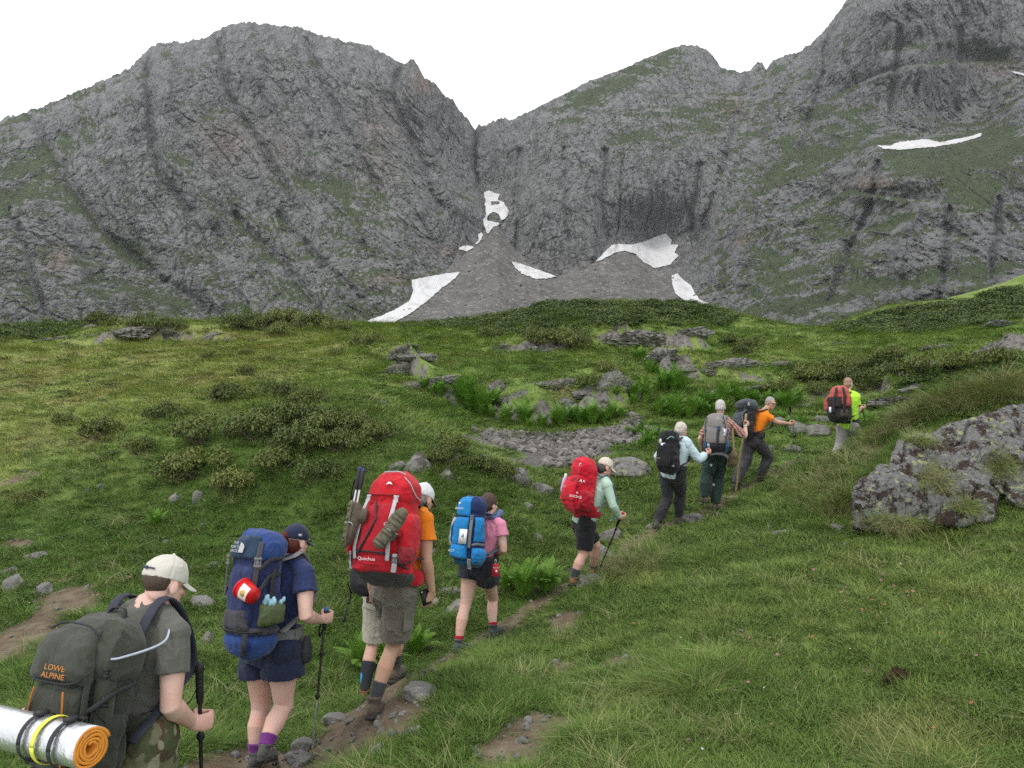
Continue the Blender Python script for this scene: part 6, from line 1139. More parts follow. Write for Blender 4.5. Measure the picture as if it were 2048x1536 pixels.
# ================================================================ 9 walker looking round, orange shirt
d9 = 13.2
h9 = Walker('grey-haired person in orange shirt turning to look back with an arm stretched out', d9, dict(hd=(1541, 807, .0), nk=(1528, 823, .0), sR=(1534, 833, -.12), sL=(1514, 828, .15), eR=(1555, 845, -.14), wR=(1577, 847, -.06), eL=(1518, 850, .25), wL=(1516, 866, .32),
    hR=(1511, 880, -.08), hL=(1500, 878, .1), kR=(1538, 914, .04), aR=(1522, 952, .06), tR=(1534, 956, .14), kL=(1490, 925, -.06), aL=(1472, 970, -.16), tL=(1484, 975, -.06)), 62, (150, -16), SK_TAN,
    hands=dict(R=('fist', at(1584, 845.5, d9 - .04), nz(at(1580, 813, 13.1) - at(1597, 918, 13.9)), np.array([1, 0, 0.]))))
h9.shirt('tee_shirt', fabric('tee_orange', (.78, .215, .012), .1), .012, .46, .06, .018, .008, 10); h9.trousers('trousers', fabric('trousers_grey', (.05, .048, .055), .25), 1.93, .028, .016, .009, 17); h9.boots((BOOTD, SOLE, LACE), 1.0, .05, (0, 10)); h9.hair(hairmat('hair_steel', (.36, .35, .34)), -.02, .004, 9, .003)
c, f, r, u = h9.hc, h9.hf, h9.hr, h9.hu
for s_ in (-1, 1):
    B = Blob(); B.ell(c + f * .086 + u * .006 + r * .031 * s_, f * .010, r * .012, u * .008); e_ = h9.t.part('eye', B, plain('eye_white', (.55, .53, .50), .2)); B = Blob(); B.ell(c + f * .0945 + u * .006 + r * .031 * s_, f * .003, r * .0055, u * .0055); h9.t.part('iris', B, plain('iris_dark', (.03, .022, .018), .15), e_)
    B = Blob(); B.tube([c + f * .092 + u * .026 + r * .018 * s_, c + f * .093 + u * .031 + r * .033 * s_, c + f * .084 + u * .026 + r * .05 * s_], .005, 6); h9.t.part('eyebrow', B, hairmat('hair_steel', (.30, .29, .28)))
    B = Blob(); B.tube(bez([c + f * .105 + u * (.006 + .017 * math.sin(a)) + r * (.033 + .022 * math.cos(a)) * s_ for a in np.linspace(0, 2 * math.pi, 13)], 24), .0016, 6); B.tube([c + f * .102 + u * .01 + r * .055 * s_, c + f * .0 + u * .012 + r * .083 * s_], .0016, 6); h9.t.part('glasses', B, GUN)
PDG = fabric('pack_slate_grey', (.055, .065, .075), .2, .5); PDB = fabric('pack_jet', (.02, .021, .025), .2, .5)
p9 = Pack('backpack', 'bulky dark grey backpack of the walker looking back over the shoulder', at(1494, 877, 13.1), 62, 14, [(-.02, .12, .2, 0), (.08, .17, .28, 0), (.3, .17, .28, 0), (.46, .16, .25, 0), (.58, .155, .28, 0), (.68, .12, .22, 0)])
b9 = p9.body('main_body', -.02, .52, PDB, seed=81, sag=.012); lid = p9.body('lid', .48, .69, PDG, .028, seed=82, sag=.010, rnd=.1); p9.pocket('front_pocket', 60, 130, .14, .42, .05, PDG, b9, 3, 83, .010); p9.pocket('side_pocket', -10, 40, .05, .28, .04, PDB, b9, 3, 84, .009)
p9.seam('loop', [(50, .45), (70, .36), (60, .25), (80, .2)], GREYWEB, .008, b9, .05); p9.strip('lid_strap', [(60, .6, .03), (62, .48, .04), (62, .34, .05)], .03, DARK, b9); p9.strip('compression_strap', [(-5, .44, .02), (20, .40, .03), (50, .36, .03)], .03, DARK, b9); p9.buckle(30, .56, PALEWEB, lid, .02, .03)
harness(h9, p9, DARK, .48, DARK, .055, .10, .1, .10)
pole('silver trekking pole planted ahead of the walker who looks back', at(1579.5, 812, 13.12), at(1597, 919, 13.9), STEEL, STEEL, BLACK, .13, strap=nz(np.array([-.6, 0, -.6])) * .05)
# ================================================================ 10 bald walker in neon yellow at the head of the line
d10 = 14.0
h10 = Walker('bald person in neon yellow shirt and pale grey trousers at the head of the line', d10, dict(hd=(1697, 768, .03), nk=(1696, 786, .0), sR=(1711, 795, -.1), sL=(1679, 794, .12), eR=(1714, 824, -.1), wR=(1723, 815, .08), eL=(1668, 826, .15), wL=(1672, 845, .3),
    hR=(1705, 851, -.07), hL=(1687, 850, .08), kR=(1712, 884, .22), aR=(1706, 918, .15), tR=(1718, 920, .3), kL=(1679, 890, -.02), aL=(1672, 928, -.15), tL=(1684, 930, 0)), 42, (58, -8), SK_TAN, k=1.02, waist=1.08,
    hands=dict(R=('fist', at(1726.5, 814, d10 + .12), nz(at(1719, 790, 14.1) - at(1734, 862, 14.4)), fr(60)[0])))
h10.shirt('tee_shirt', fabric('tee_neon', (.48, .88, .06), .06), .034, .52, -.10, .014, .007, 11, collar=.002); h10.trousers('trousers', fabric('trousers_pale_grey', (.33, .315, .31), .08), 1.93, .032, .010, .010, 18, he=.010, top=.1); h10.boots((BOOTG, SOLE, LACE))
h10.hair(hairmat('hair_stubble', (.36, .23, .165)), -.04, .0002, 10, .0008)
COR = fabric('pack_coral', (.42, .085, .075), .2, .9); PK = fabric('pack_soot', (.025, .022, .022), .2, .5)
p10 = Pack('backpack', 'faded coral and black backpack of the leading walker in neon yellow', at(1683, 846, 13.85), 42, 8, [(-.02, .14, .2, 0), (.08, .195, .28, 0), (.25, .20, .29, 0), (.45, .19, .28, 0), (.58, .15, .24, .0), (.68, .10, .18, .0)])
b10 = p10.body('main_body', .24, .63, COR, seed=91, sag=.010, rnd=.09); p10.body('base_panel', -.02, .30, PK, .004, seed=92, sag=.009); lid = p10.body('lid', .50, .69, COR, .016, seed=93, rnd=.09); p10.pocket('side_pocket', -5, 45, .26, .54, .05, COR, b10, 3, 94, .010); p10.pocket('front_pocket', 70, 130, .24, .46, .04, PK, b10, 3, 95, .010); p10.pocket('side_pocket', 140, 185, .2, .5, .05, COR, b10, 3, 96, .010); p10.pocket('lower_pocket', 30, 80, .05, .2, .04, fabric('mesh_brown', (.075, .055, .05), .3), None, 3, 97, .008)
for th in (62, 92): p10.strip('lid_strap', [(th, .64, .02), (th - 2, .52, .04), (th, .36, .045), (th, .14, .04)], .045, PK, b10)
p10.strip('hanging_strap', [(150, .2, .03), (152, .06, .04), (152, -.06, .04)], .03, PK); p10.seam('loop', [(100, .0), (104, -.06), (98, -.08), (94, -.02)], PK, .008, None, .02)
harness(h10, p10, PK, .52, PK, .06, .11, .1, .08); tag('white and blue luggage tag on the coral and black pack', p10, 108, .20, (.022, .055))
pole('dark trekking pole in the hand of the bald walker in neon yellow', at(1718.5, 789, 14.1), at(1735, 866, 14.4), GUN, GUN, BLACK, .12)
for w_ in (h1, h2, h3, h4, h5, h6, h7, h8, h9, h10):
    print('FEET', w_.t.root.name, [round(float(w_.j['a' + q][2] - .09 - ground(w_.j['a' + q][:1], w_.j['a' + q][1:2])[0]), 3) for q in 'RL'])
# ================================================================ ground lookup and sight lines
GZ = gz.reshape(na, nr)
def gfast(x, y):
    x = np.asarray(x, float); y = np.asarray(y, float)
    r = np.clip(np.hypot(x, y), .5, 619); a = np.clip(np.arctan2(x, y), az[0], az[-1])
    fi = np.clip((a - az[0]) / (az[1] - az[0]), 0, na - 1.001); fj = np.clip(np.log(r / .5) / math.log(620 / .5) * (nr - 1), 0, nr - 1.001)
    i = fi.astype(int); j = fj.astype(int); f = fi - i; g = fj - j
    return (GZ[i, j] * (1 - f) + GZ[i + 1, j] * f) * (1 - g) + (GZ[i, j + 1] * (1 - f) + GZ[i + 1, j + 1] * f) * g
def hit(u, v, dmin=2.2):
    """where the sight line (u, v) first meets the hillside -> points, depth (nan where it misses)"""
    u = np.atleast_1d(np.asarray(u, float)); v = np.atleast_1d(np.asarray(v, float)); d = np.full(len(u), np.nan); prev = np.full(len(u), dmin); done = np.zeros(len(u), bool)
    for t in np.geomspace(dmin, 130, 420):
        p = at_many(u, v, np.full(len(u), t)); h = (p[:, 2] < gfast(p[:, 0], p[:, 1])) & ~done; d[h] = t; done |= h
    return at_many(u, v, np.nan_to_num(d, nan=100)), d
# ================================================================ instanced ground cover
def scatter(name, pts, rot, scl, idx, templates, mats, label, cat, tint=None):
    """one 'stuff' object: templates set out on points"""
    col = bpy.data.collections.new(name + '_kit')
    for i, (me, m) in enumerate(zip(templates, mats)):
        if len(me.materials) == 0: me.materials.append(m)
        col.objects.link(bpy.data.objects.new('%s_kit_%02d' % (name, i), me))
    me = bpy.data.meshes.new(name); me.vertices.add(len(pts)); me.vertices.foreach_set('co', np.ascontiguousarray(pts, np.float32).ravel())
    for nm, arr, tp in (('rot', rot, 'FLOAT_VECTOR'), ('scl', scl, 'FLOAT_VECTOR')):
        a = me.attributes.new(nm, tp, 'POINT'); a.data.foreach_set('vector', np.ascontiguousarray(arr, np.float32).ravel())
    if tint is not None: a = me.attributes.new('tint', 'FLOAT_COLOR', 'POINT'); a.data.foreach_set('color', np.concatenate([tint, np.ones((len(pts), 1))], 1).astype(np.float32).ravel())
    a = me.attributes.new('idx', 'INT', 'POINT'); a.data.foreach_set('value', np.ascontiguousarray(idx, np.int32)); me.update()
    o = link(name, me, None, label=label, cat=cat, kind='stuff')
    g = bpy.data.node_groups.new(name, 'GeometryNodeTree'); g.interface.new_socket('Geometry', in_out='INPUT', socket_type='NodeSocketGeometry'); g.interface.new_socket('Geometry', in_out='OUTPUT', socket_type='NodeSocketGeometry')
    N_ = g.nodes.new; gi, go, ip, ci = N_('NodeGroupInput'), N_('NodeGroupOutput'), N_('GeometryNodeInstanceOnPoints'), N_('GeometryNodeCollectionInfo')
    ci.inputs['Collection'].default_value = col; ci.inputs['Separate Children'].default_value = True; ci.inputs['Reset Children'].default_value = True; ip.inputs['Pick Instance'].default_value = True
    def na_(nm, tp): q = N_('GeometryNodeInputNamedAttribute'); q.data_type = tp; q.inputs[0].default_value = nm; return q.outputs[0]
    e2r = N_('FunctionNodeEulerToRotation'); g.links.new(na_('rot', 'FLOAT_VECTOR'), e2r.inputs[0])
    for a, b in ((gi.outputs[0], ip.inputs['Points']), (ci.outputs[0], ip.inputs['Instance']), (na_('idx', 'INT'), ip.inputs['Instance Index']), (e2r.outputs[0], ip.inputs['Rotation']), (na_('scl', 'FLOAT_VECTOR'), ip.inputs['Scale']), (ip.outputs[0], go.inputs[0])): g.links.new(a, b)
    m = o.modifiers.new('scatter', 'NODES'); m.node_group = g; return o
def blades(seed, n, rad, hmin, hmax, wid, bend, seg=3):
    r = np.random.RandomState(seed); V = []; F = []; C = []
    for i in range(n):
        a = r.rand() * 6.283; q = rad * math.sqrt(r.rand()); b = np.array([q * math.cos(a), q * math.sin(a), -.015]); h = hmin + (hmax - hmin) * r.rand() ** 1.4
        la = a + r.randn() * .9; ln = bend * (.3 + r.rand()); w = wid * (.7 + .6 * r.rand()); sd = np.array([-math.sin(la + r.randn() * .6), math.cos(la + r.randn() * .6), 0]); k = len(V); c = r.rand()
        for s_ in range(seg + 1):
            t = s_ / seg; p = b + np.array([math.cos(la), math.sin(la), 0]) * h * ln * t * t + np.array([0, 0, h * (t - .32 * ln * t * t)])
            ww = w * (1 - t) ** .7 if s_ < seg else 0
            if s_ < seg: V += [p - sd * ww / 2, p + sd * ww / 2]; C += [c, c]
            else: V.append(p); C.append(c)
        for s_ in range(seg - 1): j = k + 2 * s_; F.append((j, j + 1, j + 3, j + 2))
        j = k + 2 * (seg - 1); F.append((j, j + 1, j + 2))
    f4 = np.array([f for f in F if len(f) == 4]); f3 = np.array([f for f in F if len(f) == 3]); me = mesh_np('tuft', np.array(V), [f4, f3] if len(f4) else [f3]); attr(me, 'rnd', C); return me
def leafcloud(seed, n, rad, hgt, size, up=.5, shell=.35):
    r = np.random.RandomState(seed); V = np.empty((n, 4, 3)); C = r.rand(n)
    p = r.randn(n, 3); p /= np.linalg.norm(p, axis=1)[:, None]; p[:, 2] = np.abs(p[:, 2]); p *= (1 - shell * r.rand(n))[:, None]; nrm = p.copy(); p = p * np.array([rad, rad, hgt])
    a = nrm + r.randn(n, 3) * .7 + np.array([0, 0, up]); a /= np.linalg.norm(a, axis=1)[:, None]; b = np.cross(a, r.randn(n, 3)); b /= np.linalg.norm(b, axis=1)[:, None]; c = np.cross(a, b)
    s_ = size * (.6 + .8 * r.rand(n))[:, None]
    V[:, 0] = p - c * s_; V[:, 1] = p + b * s_ * .42; V[:, 2] = p + c * s_; V[:, 3] = p - b * s_ * .42
    return V.reshape(-1, 3), np.repeat(C, 4)
def quads(n): return np.arange(4 * n).reshape(n, 4)
def leafmat(name, stops, trans=.25, patch=.6):
    m = NT(name, .6, .25); rn = m.attr('rnd'); oi = m.n('ObjectInfo', out=5)
    c = m.ramp(m.math('ADD', m.math('MULTIPLY', rn, .65), m.math('MULTIPLY', oi, .35)), stops)
    m.col(c); return m.m
# grass blades take the turf colour of the place they grow in
gbm = NT('grass_blade', .7, .15); tcol = gbm.n('Attribute', {'attribute_name': 'tint', 'attribute_type': 'INSTANCER'}, out=0); rn = gbm.attr('rnd'); oi = gbm.n('ObjectInfo', out=5)
bc = gbm.mix(gbm.math('MULTIPLY', gbm.sm(rn, .5, .9), .45), tcol, (.16, .205, .055)); bc = gbm.mix(gbm.math('MULTIPLY', gbm.sm(rn, .92, .97), .6), bc, (.38, .34, .18))
bc = gbm.mix(1.0, bc, (1.3, 1.33, 1.2), 'MULTIPLY'); gbm.col(bc)
dry = leafmat('dry_grass', [(.0, (.36, .31, .16)), (.5, (.22, .24, .09)), (1.0, (.44, .39, .23))], .2)
kit = [blades(1, 60, .09, .03, .10, .0032, .8), blades(2, 60, .10, .03, .12, .0030, 1.0), blades(3, 50, .08, .05, .15, .0032, 1.2), blades(4, 70, .11, .02, .07, .0036, .7),
       blades(5, 110, .10, .06, .18, .0034, 1.5, 4), blades(6, 120, .12, .05, .20, .0032, 1.7, 4), blades(7, 60, .10, .08, .28, .0030, 1.8, 4)]
def herb(seed, n, rad):
    r = np.random.RandomState(seed); V, C = leafcloud(seed, n, rad, .035, .010, 1.2, .9); V[:, 2] += .006; me = mesh_np('herb', V, quads(n), False); attr(me, 'rnd', C); return me
hb = leafmat('herb_leaf', [(.0, (.035, .07, .012)), (.5, (.06, .11, .018)), (1.0, (.10, .14, .03))], .2)
kit += [herb(11, 90, .11), herb(12, 110, .13)]
r_ = np.random.RandomState(77); NG = 92000
ga = R(-41) + R(82) * r_.rand(NG); gr_ = 2.2 * (75 / 2.2) ** (r_.rand(NG) ** 1.08)
px, py = gr_ * np.sin(ga), gr_ * np.cos(ga)
dm_ = dirt_mask(px, py); gv_ = gravel_mask(px, py); Pn = np.stack([px, py, px * 0], 1)
n_a = fbm(Pn * .55, 3, seed=101); n_b = fbm(Pn * 1.6, 3, seed=102)
fc_ = ledges(px, py)[1]; keep = (r_.rand(NG) > dm_ * 1.25) & (gv_ < .25) & (r_.rand(NG) > fc_ * 1.1)
px, py, gr_, n_a, n_b, dm_ = [a[keep] for a in (px, py, gr_, n_a, n_b, dm_)]; n_ = len(px); q_ = r_.rand(n_)
idx = np.where(q_ < .23, 0, np.where(q_ < .46, 1, np.where(q_ < .62, 2, np.where(q_ < .76, 3, np.where(q_ < .88, 7, 8)))))
tus = (n_b + .5 * n_a > .30) & (r_.rand(n_) < np.where(gr_ > 12, .15, .45)); idx = np.where(tus, r_.choice([4, 5], n_), idx)
bank = dpoly(px, py, PATH); idx = np.where((r_.rand(n_) < .007) & (bank > .5), 6, idx)
low = np.where(n_a < -.25, .65, 1.0)
far = np.clip(gr_ / 6.5, 1, 7.0)
sx_ = (.75 + .6 * r_.rand(n_)) * far ** .9; sz_ = (.62 + .7 * r_.rand(n_)) * low * far ** .22 * np.where(dpoly(px, py, PATH) < .5, .6, 1)
pz = gfast(px, py)
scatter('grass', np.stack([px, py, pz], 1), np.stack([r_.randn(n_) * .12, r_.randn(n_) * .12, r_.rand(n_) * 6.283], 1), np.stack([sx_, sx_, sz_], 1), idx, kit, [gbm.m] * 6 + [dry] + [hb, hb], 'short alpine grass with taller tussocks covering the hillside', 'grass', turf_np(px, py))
# dry fringe on the bank edge and round the boulder
def poly_pts(poly, n, seed):
    P = np.array(poly, float).reshape(-1, 2); r = np.random.RandomState(seed); a, b = P.min(0), P.max(0); out = []
    while len(out) < n:
        q = a + (b - a) * r.rand(2)
        if in_poly(np.array([q[0]]), np.array([q[1]]), P)[0]: out.append(q)
    return np.array(out)
fr_ = np.concatenate([poly_pts((1700, 880, 1800, 830, 2048, 740, 2048, 800, 1900, 830, 1790, 872, 1760, 905), 420, 1), poly_pts((1560, 960, 1700, 900, 1740, 930, 1690, 1060, 1600, 1010), 120, 2), poly_pts((1180, 1160, 1290, 1090, 1330, 1110, 1220, 1200), 70, 3)])
hp, hd_ = hit(fr_[:, 0], fr_[:, 1]); ok = hd_ < 14; hp = hp[ok]; n_ = len(hp)
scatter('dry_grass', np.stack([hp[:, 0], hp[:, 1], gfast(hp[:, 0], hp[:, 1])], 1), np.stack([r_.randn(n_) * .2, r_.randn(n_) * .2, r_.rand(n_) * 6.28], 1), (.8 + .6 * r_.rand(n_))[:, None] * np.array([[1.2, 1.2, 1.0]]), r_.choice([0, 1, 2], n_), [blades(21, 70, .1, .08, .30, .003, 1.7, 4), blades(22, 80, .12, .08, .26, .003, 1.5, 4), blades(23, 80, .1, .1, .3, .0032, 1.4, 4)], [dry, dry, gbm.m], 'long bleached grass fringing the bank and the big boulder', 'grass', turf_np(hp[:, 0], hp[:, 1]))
# ================================================================ ferns
fern_m = leafmat('fern_green', [(.0, (.065, .17, .016)), (.5, (.125, .26, .028)), (1.0, (.20, .33, .055))], .3)
def fern_mesh(seed, nf=17, L=.85):
    r = np.random.RandomState(seed); V = []; F4 = []; C = []
    for k in range(nf):
        a = 6.283 * k / nf + r.randn() * .25; l = L * (.65 + .45 * r.rand()); lean = .25 + 1.1 * r.rand(); c = r.rand(); d = np.array([math.cos(a), math.sin(a), 0]); s_ = np.array([-d[1], d[0], 0]); m = 26; pts = []
        for i in range(m + 1):
            t = i / m; th = lean * (.35 + 1.25 * t * t); pts.append((np.zeros(3) if not pts else pts[-1]) + (d * math.sin(th) + np.array([0, 0, math.cos(th)])) * l / m)
        pts = np.array(pts)
        for i in range(m):
            b = len(V); V += [pts[i] - s_ * .003, pts[i] + s_ * .003, pts[i + 1] + s_ * .003, pts[i + 1] - s_ * .003]; C += [c * .6] * 4; F4.append((b, b + 1, b + 2, b + 3))
            t = i / m
            if t < .14: continue
            w = l * .19 * math.sin(math.pi * min(1, (t - .05) / .95 * .86 + .14)) ** .8 * (1 - .1 * r.rand()); tg = pts[i + 1] - pts[i]; tg /= np.linalg.norm(tg); dn = np.cross(tg, s_)
            for sg in (-1, 1):
                o = pts[i]; tip = o + s_ * sg * w + tg * w * .28 - abs(1) * np.array([0, 0, .12 * w]); mid = (o + tip) / 2 + np.array([0, 0, .04 * w]); hw = l / m * .36; b = len(V)
                V += [o - tg * hw * .5, o + tg * hw * .5, mid + tg * hw * .75, mid - tg * hw * .55, tip, tip]; C += [c * .6 + .4 * r.rand()] * 6
                F4 += [(b, b + 1, b + 2, b + 3), (b + 3, b + 2, b + 4, b + 5)]
    V = np.array(V); me = mesh_np('fern', V, np.array(F4)); attr(me, 'rnd', C[:len(me.vertices)]); return me
FERN = [fern_mesh(s, nf) for s, nf in ((1, 38), (2, 44), (3, 36), (4, 42))]
for me in FERN: me.materials.append(fern_m)
FT = """850 772 34 fern at the foot of the left spur, furthest left of the bank|940 800 70 tall bright fern below the rocky rim, leftmost of the fern row|965 815 60 broad bright fern low on the slope of the fern row|925 790 50 dark fern beside the rocks at the start of the fern row|985 805 46 fern on the right flank of the tallest fern|1015 838 44 upright fern beside the gap in the fern row|1048 842 54 spreading fern in the middle of the fern row|1080 850 34 small fern just right of the middle of the fern row|1122 850 54 tall fern in front of the square rock block|1150 848 46 fern next to the square rock block on its right|1185 848 56 wide fern ending the row under the grey dome rock|1208 842 36 small fern at the right tip of the row under the dome|1282 868 40 round fern at the edge of the rubble|1296 886 36 lowest fern beside the rubble and the pale blue shirt|1312 872 30 fern peeping out above the black rucksack|1268 765 40 fern right of the grey dome rock|1290 790 44 fern above the wide low fern patch, left end|1352 780 60 big round fern below the pale outcrop band|1330 778 40 fern joined to the left of the big round fern|1320 822 40 fern at the left end of the low fern hedge|1350 826 52 wide fern in the low fern hedge|1385 826 48 fern at the right end of the low fern hedge|1410 812 44 fern behind the head of the walker in check shirt|1445 806 54 fern rising beyond the silver-haired walker|1480 802 50 fern between the two grey-haired walkers|1510 806 40 fern left of the face of the walker looking back|1572 812 46 fern right of the walker looking back|1590 800 36 small fern beyond the raised pole grip|1602 842 34 solitary fern among stones right of the silver pole|1735 848 44 fern just right of the neon yellow shirt|1715 820 30 fern behind the pole of the leading walker|1280 722 34 high fern in the notch left of the pale band|1300 745 34 fern under the notch above the big round fern|1270 800 26 tiny fern below the grey dome|1045 1165 110 large dark fern beside the walker in pink|1090 1160 90 right half of the fern bush by the walker in pink|1015 1150 70 fern tucked behind the red first aid pouch|720 1290 95 fern bush behind the legs of the tall walker, left part|770 1290 90 fern bush seen between the legs and behind the tall walker|830 1268 80 fern right of the cargo shorts of the tall walker|312 1030 58 lone fern under the shrubs of the left slope""".split('|')
for i, row in enumerate(FT):
    a = row.split(' ', 3); u_, v_, w_ = float(a[0]), float(a[1]), float(a[2]); p, d = hit([u_], [v_]); d = d[0]; p = p[0]
    if not d < 60: print('fern miss', row); continue
    for xx in range(2 if v_ < 900 else 0):
        o = link('fern', FERN[r_.randint(4)], None, label='small bright fern filling out the fern rows below the rocks', cat='fern', group='small ferns between the larger ones'); q = p + np.array([r_.randn() * w_ * d / FPX * .55, .25 * r_.randn(), 0]); q = q * (1 - .4 / d); s2 = w_ * d / FPX * (.6 + .3 * r_.rand()); o.location = (q[0], q[1], gfast(q[:1], q[1:2])[0] - .02); o.scale = (s2, s2, s2); o.rotation_euler = (0, 0, r_.rand() * 6.28)
    me = FERN[i % 4]; o = link('fern', me, None, label=a[3], cat='fern', group='ferns on the hillside'); sc_ = w_ * d / FPX * (1.2 if v_ < 950 else .95); p = p * (1 - .55 / d); o.location = (p[0], p[1], gfast(p[:1], p[1:2])[0] - .02); o.scale = (sc_, sc_, sc_ * .95); o.rotation_euler = (r_.randn() * .08, r_.randn() * .08, r_.rand() * 6.28)
# ================================================================ rhododendron shrubs
shrub_m = leafmat('shrub_leaf', [(.0, (.030, .048, .012)), (.35, (.070, .100, .024)), (.7, (.150, .175, .042)), (.93, (.21, .21, .06)), (1.0, (.15, .08, .035))], .2)
twig_m = plain('twig_bark', (.13, .10, .08), .9, var=.4)
def shrub_mesh(seed, lobes=16, per=210, size=.026, W=.62, H=.42):
    r = np.random.RandomState(seed); Vs = []; Cs = []; B = Blob()
    for k in range(lobes):
        a = r.rand() * 6.28; q = W * math.sqrt(r.rand()) * .8; h = H * (1 - (q / W) ** 2 * .7) * (.55 + .4 * r.rand()); c = np.array([q * math.cos(a), q * math.sin(a), h * .5]); V, C = leafcloud(seed * 50 + k, per, .20 * (.7 + .5 * r.rand()), .20 * (.7 + .5 * r.rand()), size, .6, .5); Vs.append(V + c); Cs.append(np.clip(C * .8 + .2 * r.rand(), 0, 1))
        B.tube(bez([np.array([q * .15 * math.cos(a), q * .15 * math.sin(a), -.03]), c * np.array([.6, .6, .25]), c + np.array([0, 0, .05])], 6), np.linspace(.012, .004, 6), 5)
    for k in range(7):
        a = r.rand() * 6.28; B.tube(bez([np.array([.1 * math.cos(a), .1 * math.sin(a), 0]), np.array([.5 * W * math.cos(a), .5 * W * math.sin(a), .05]), np.array([1.02 * W * math.cos(a + .3), 1.02 * W * math.sin(a + .3), .07 + .12 * r.rand()])], 7), np.linspace(.011, .003, 7), 5)
    V = np.concatenate(Vs); me = mesh_np('foliage', V, quads(len(V) // 4), False); attr(me, 'rnd', np.concatenate(Cs)); me.materials.append(shrub_m); tw = B.mesh('stem'); tw.materials.append(twig_m); return me, tw
SHR = [shrub_mesh(s, l, p) for s, l, p in ((1, 16, 200), (2, 20, 180), (3, 13, 220), (4, 18, 190))]
def shrub(u_, v_, w_, label, flat=1.0, group='shrubs on the hillside'):
    p, d = hit([u_], [v_]); d = d[0]; p = p[0]
    if not d < 90: print('shrub miss', u_, v_); return
    f_, t_ = SHR[r_.randint(4)]; e_ = empty('shrub', label, 'shrub', (p[0], p[1], gfast(p[:1], p[1:2])[0] - .04), group); s_ = w_ * d / FPX / 1.15; e_.scale = (s_, s_, s_ * flat * 1.7); e_.rotation_euler = (0, 0, r_.rand() * 6.28)
    link('foliage', f_, None, e_); link('stem', t_, None, e_)
SB = """205 652 60|285 668 90 bush right of the blocky outcrop on the left skyline|350 664 60 bush between the two small skyline outcrops|470 664 70 leftmost bush of the long shrub bank on the left skyline|520 660 90 second bush of the long shrub bank on the left skyline|575 658 90 tallest bush of the long shrub bank on the left skyline|630 660 80 fourth bush of the long shrub bank on the left skyline|672 664 60 right end bush of the long shrub bank on the left skyline|560 675 70 lower bush in front of the long shrub bank|735 695 66 bush on the brow of the left spur beside the rocks|675 712 40 small bush left of the spur brow|420 720 46 isolated round bush upper left of three on the open slope|492 712 34 dark isolated bush, middle of three on the open slope|538 722 26 smallest isolated bush, right of three on the open slope|490 750 50 flat brownish bush on the open slope|418 752 24 tiny bush left of the flat brownish bush|460 806 90 broad dark bush in the middle of the left slope|560 800 90 bush right of the broad dark bush|620 810 80 bush with yellowish tips above the shrub thicket|330 842 90 low dull bush left of the shrub thicket|200 880 100 bright low bush at the left of the slope|590 850 120 dense bush, top of the shrub thicket|660 870 110 bush at the upper right of the shrub thicket|520 880 130 bush in the heart of the shrub thicket|420 890 130 light green bush at the left of the shrub thicket|600 905 130 bush over bare grey branches in the thicket|690 905 100 right-hand bush of the shrub thicket|560 940 110 lower bush of the thicket above the fern|400 950 130 bush above the pale stones and the lone fern|470 985 110 bush with trailing bare branches low on the slope|350 965 100 twiggy brown bush left of the pale stones|720 860 90 bush on the right shoulder of the thicket|640 965 100 lowest bush at the right of the thicket|760 880 90 bush where the thicket meets the spur|900 905 90 brownish bush on the end of the spur|880 925 80 bush left of the spur rocks|950 945 80 bush on the nose of the spur above the dark boulder|1000 960 80 last bush of the spur beside the dark boulder|130 850 60 small dark bush on the far left slope|60 1010 70 low bush at the left edge of the picture|280 910 80 low bush in the dip left of the thicket|1110 702 90 bush on the hummock left of the big outcrop|1150 697 90 bush on the right of the same hummock|1070 690 60 bush capping the small hummock rock|980 680 60 bush on the flank of the shrub mound|1180 778 70 bush over the dome rock|1215 748 60 bush left above the dome rock|1460 690 50 bush above the pale outcrop band|1500 700 60 bush at the right end above the pale outcrop band|1480 712 50 bush between rocks of the pale outcrop band|1560 790 70 dark bush beyond the walker looking back|1620 770 90 dark bush left of the leading walker|1670 768 90 dark bush behind the coral pack|1740 780 90 bush right of the bald head|1640 800 60 low bush beside the coral pack|1800 760 90 bush below the ledge right of the leading walker|1860 750 90 bush along the dark ledge on the right|1930 742 90 bush further along the dark ledge on the right|2000 735 90 bush at the right edge on the dark ledge|1780 728 60 bush above the ledge stones|1700 745 80 bush on the dark bank behind the bald walker""".split('|')
for row in SB:
    a = row.split(' ', 3); shrub(float(a[0]), float(a[1]), float(a[2]), a[3] if len(a) > 3 else 'bush on top of the blocky outcrop on the left skyline', .95)
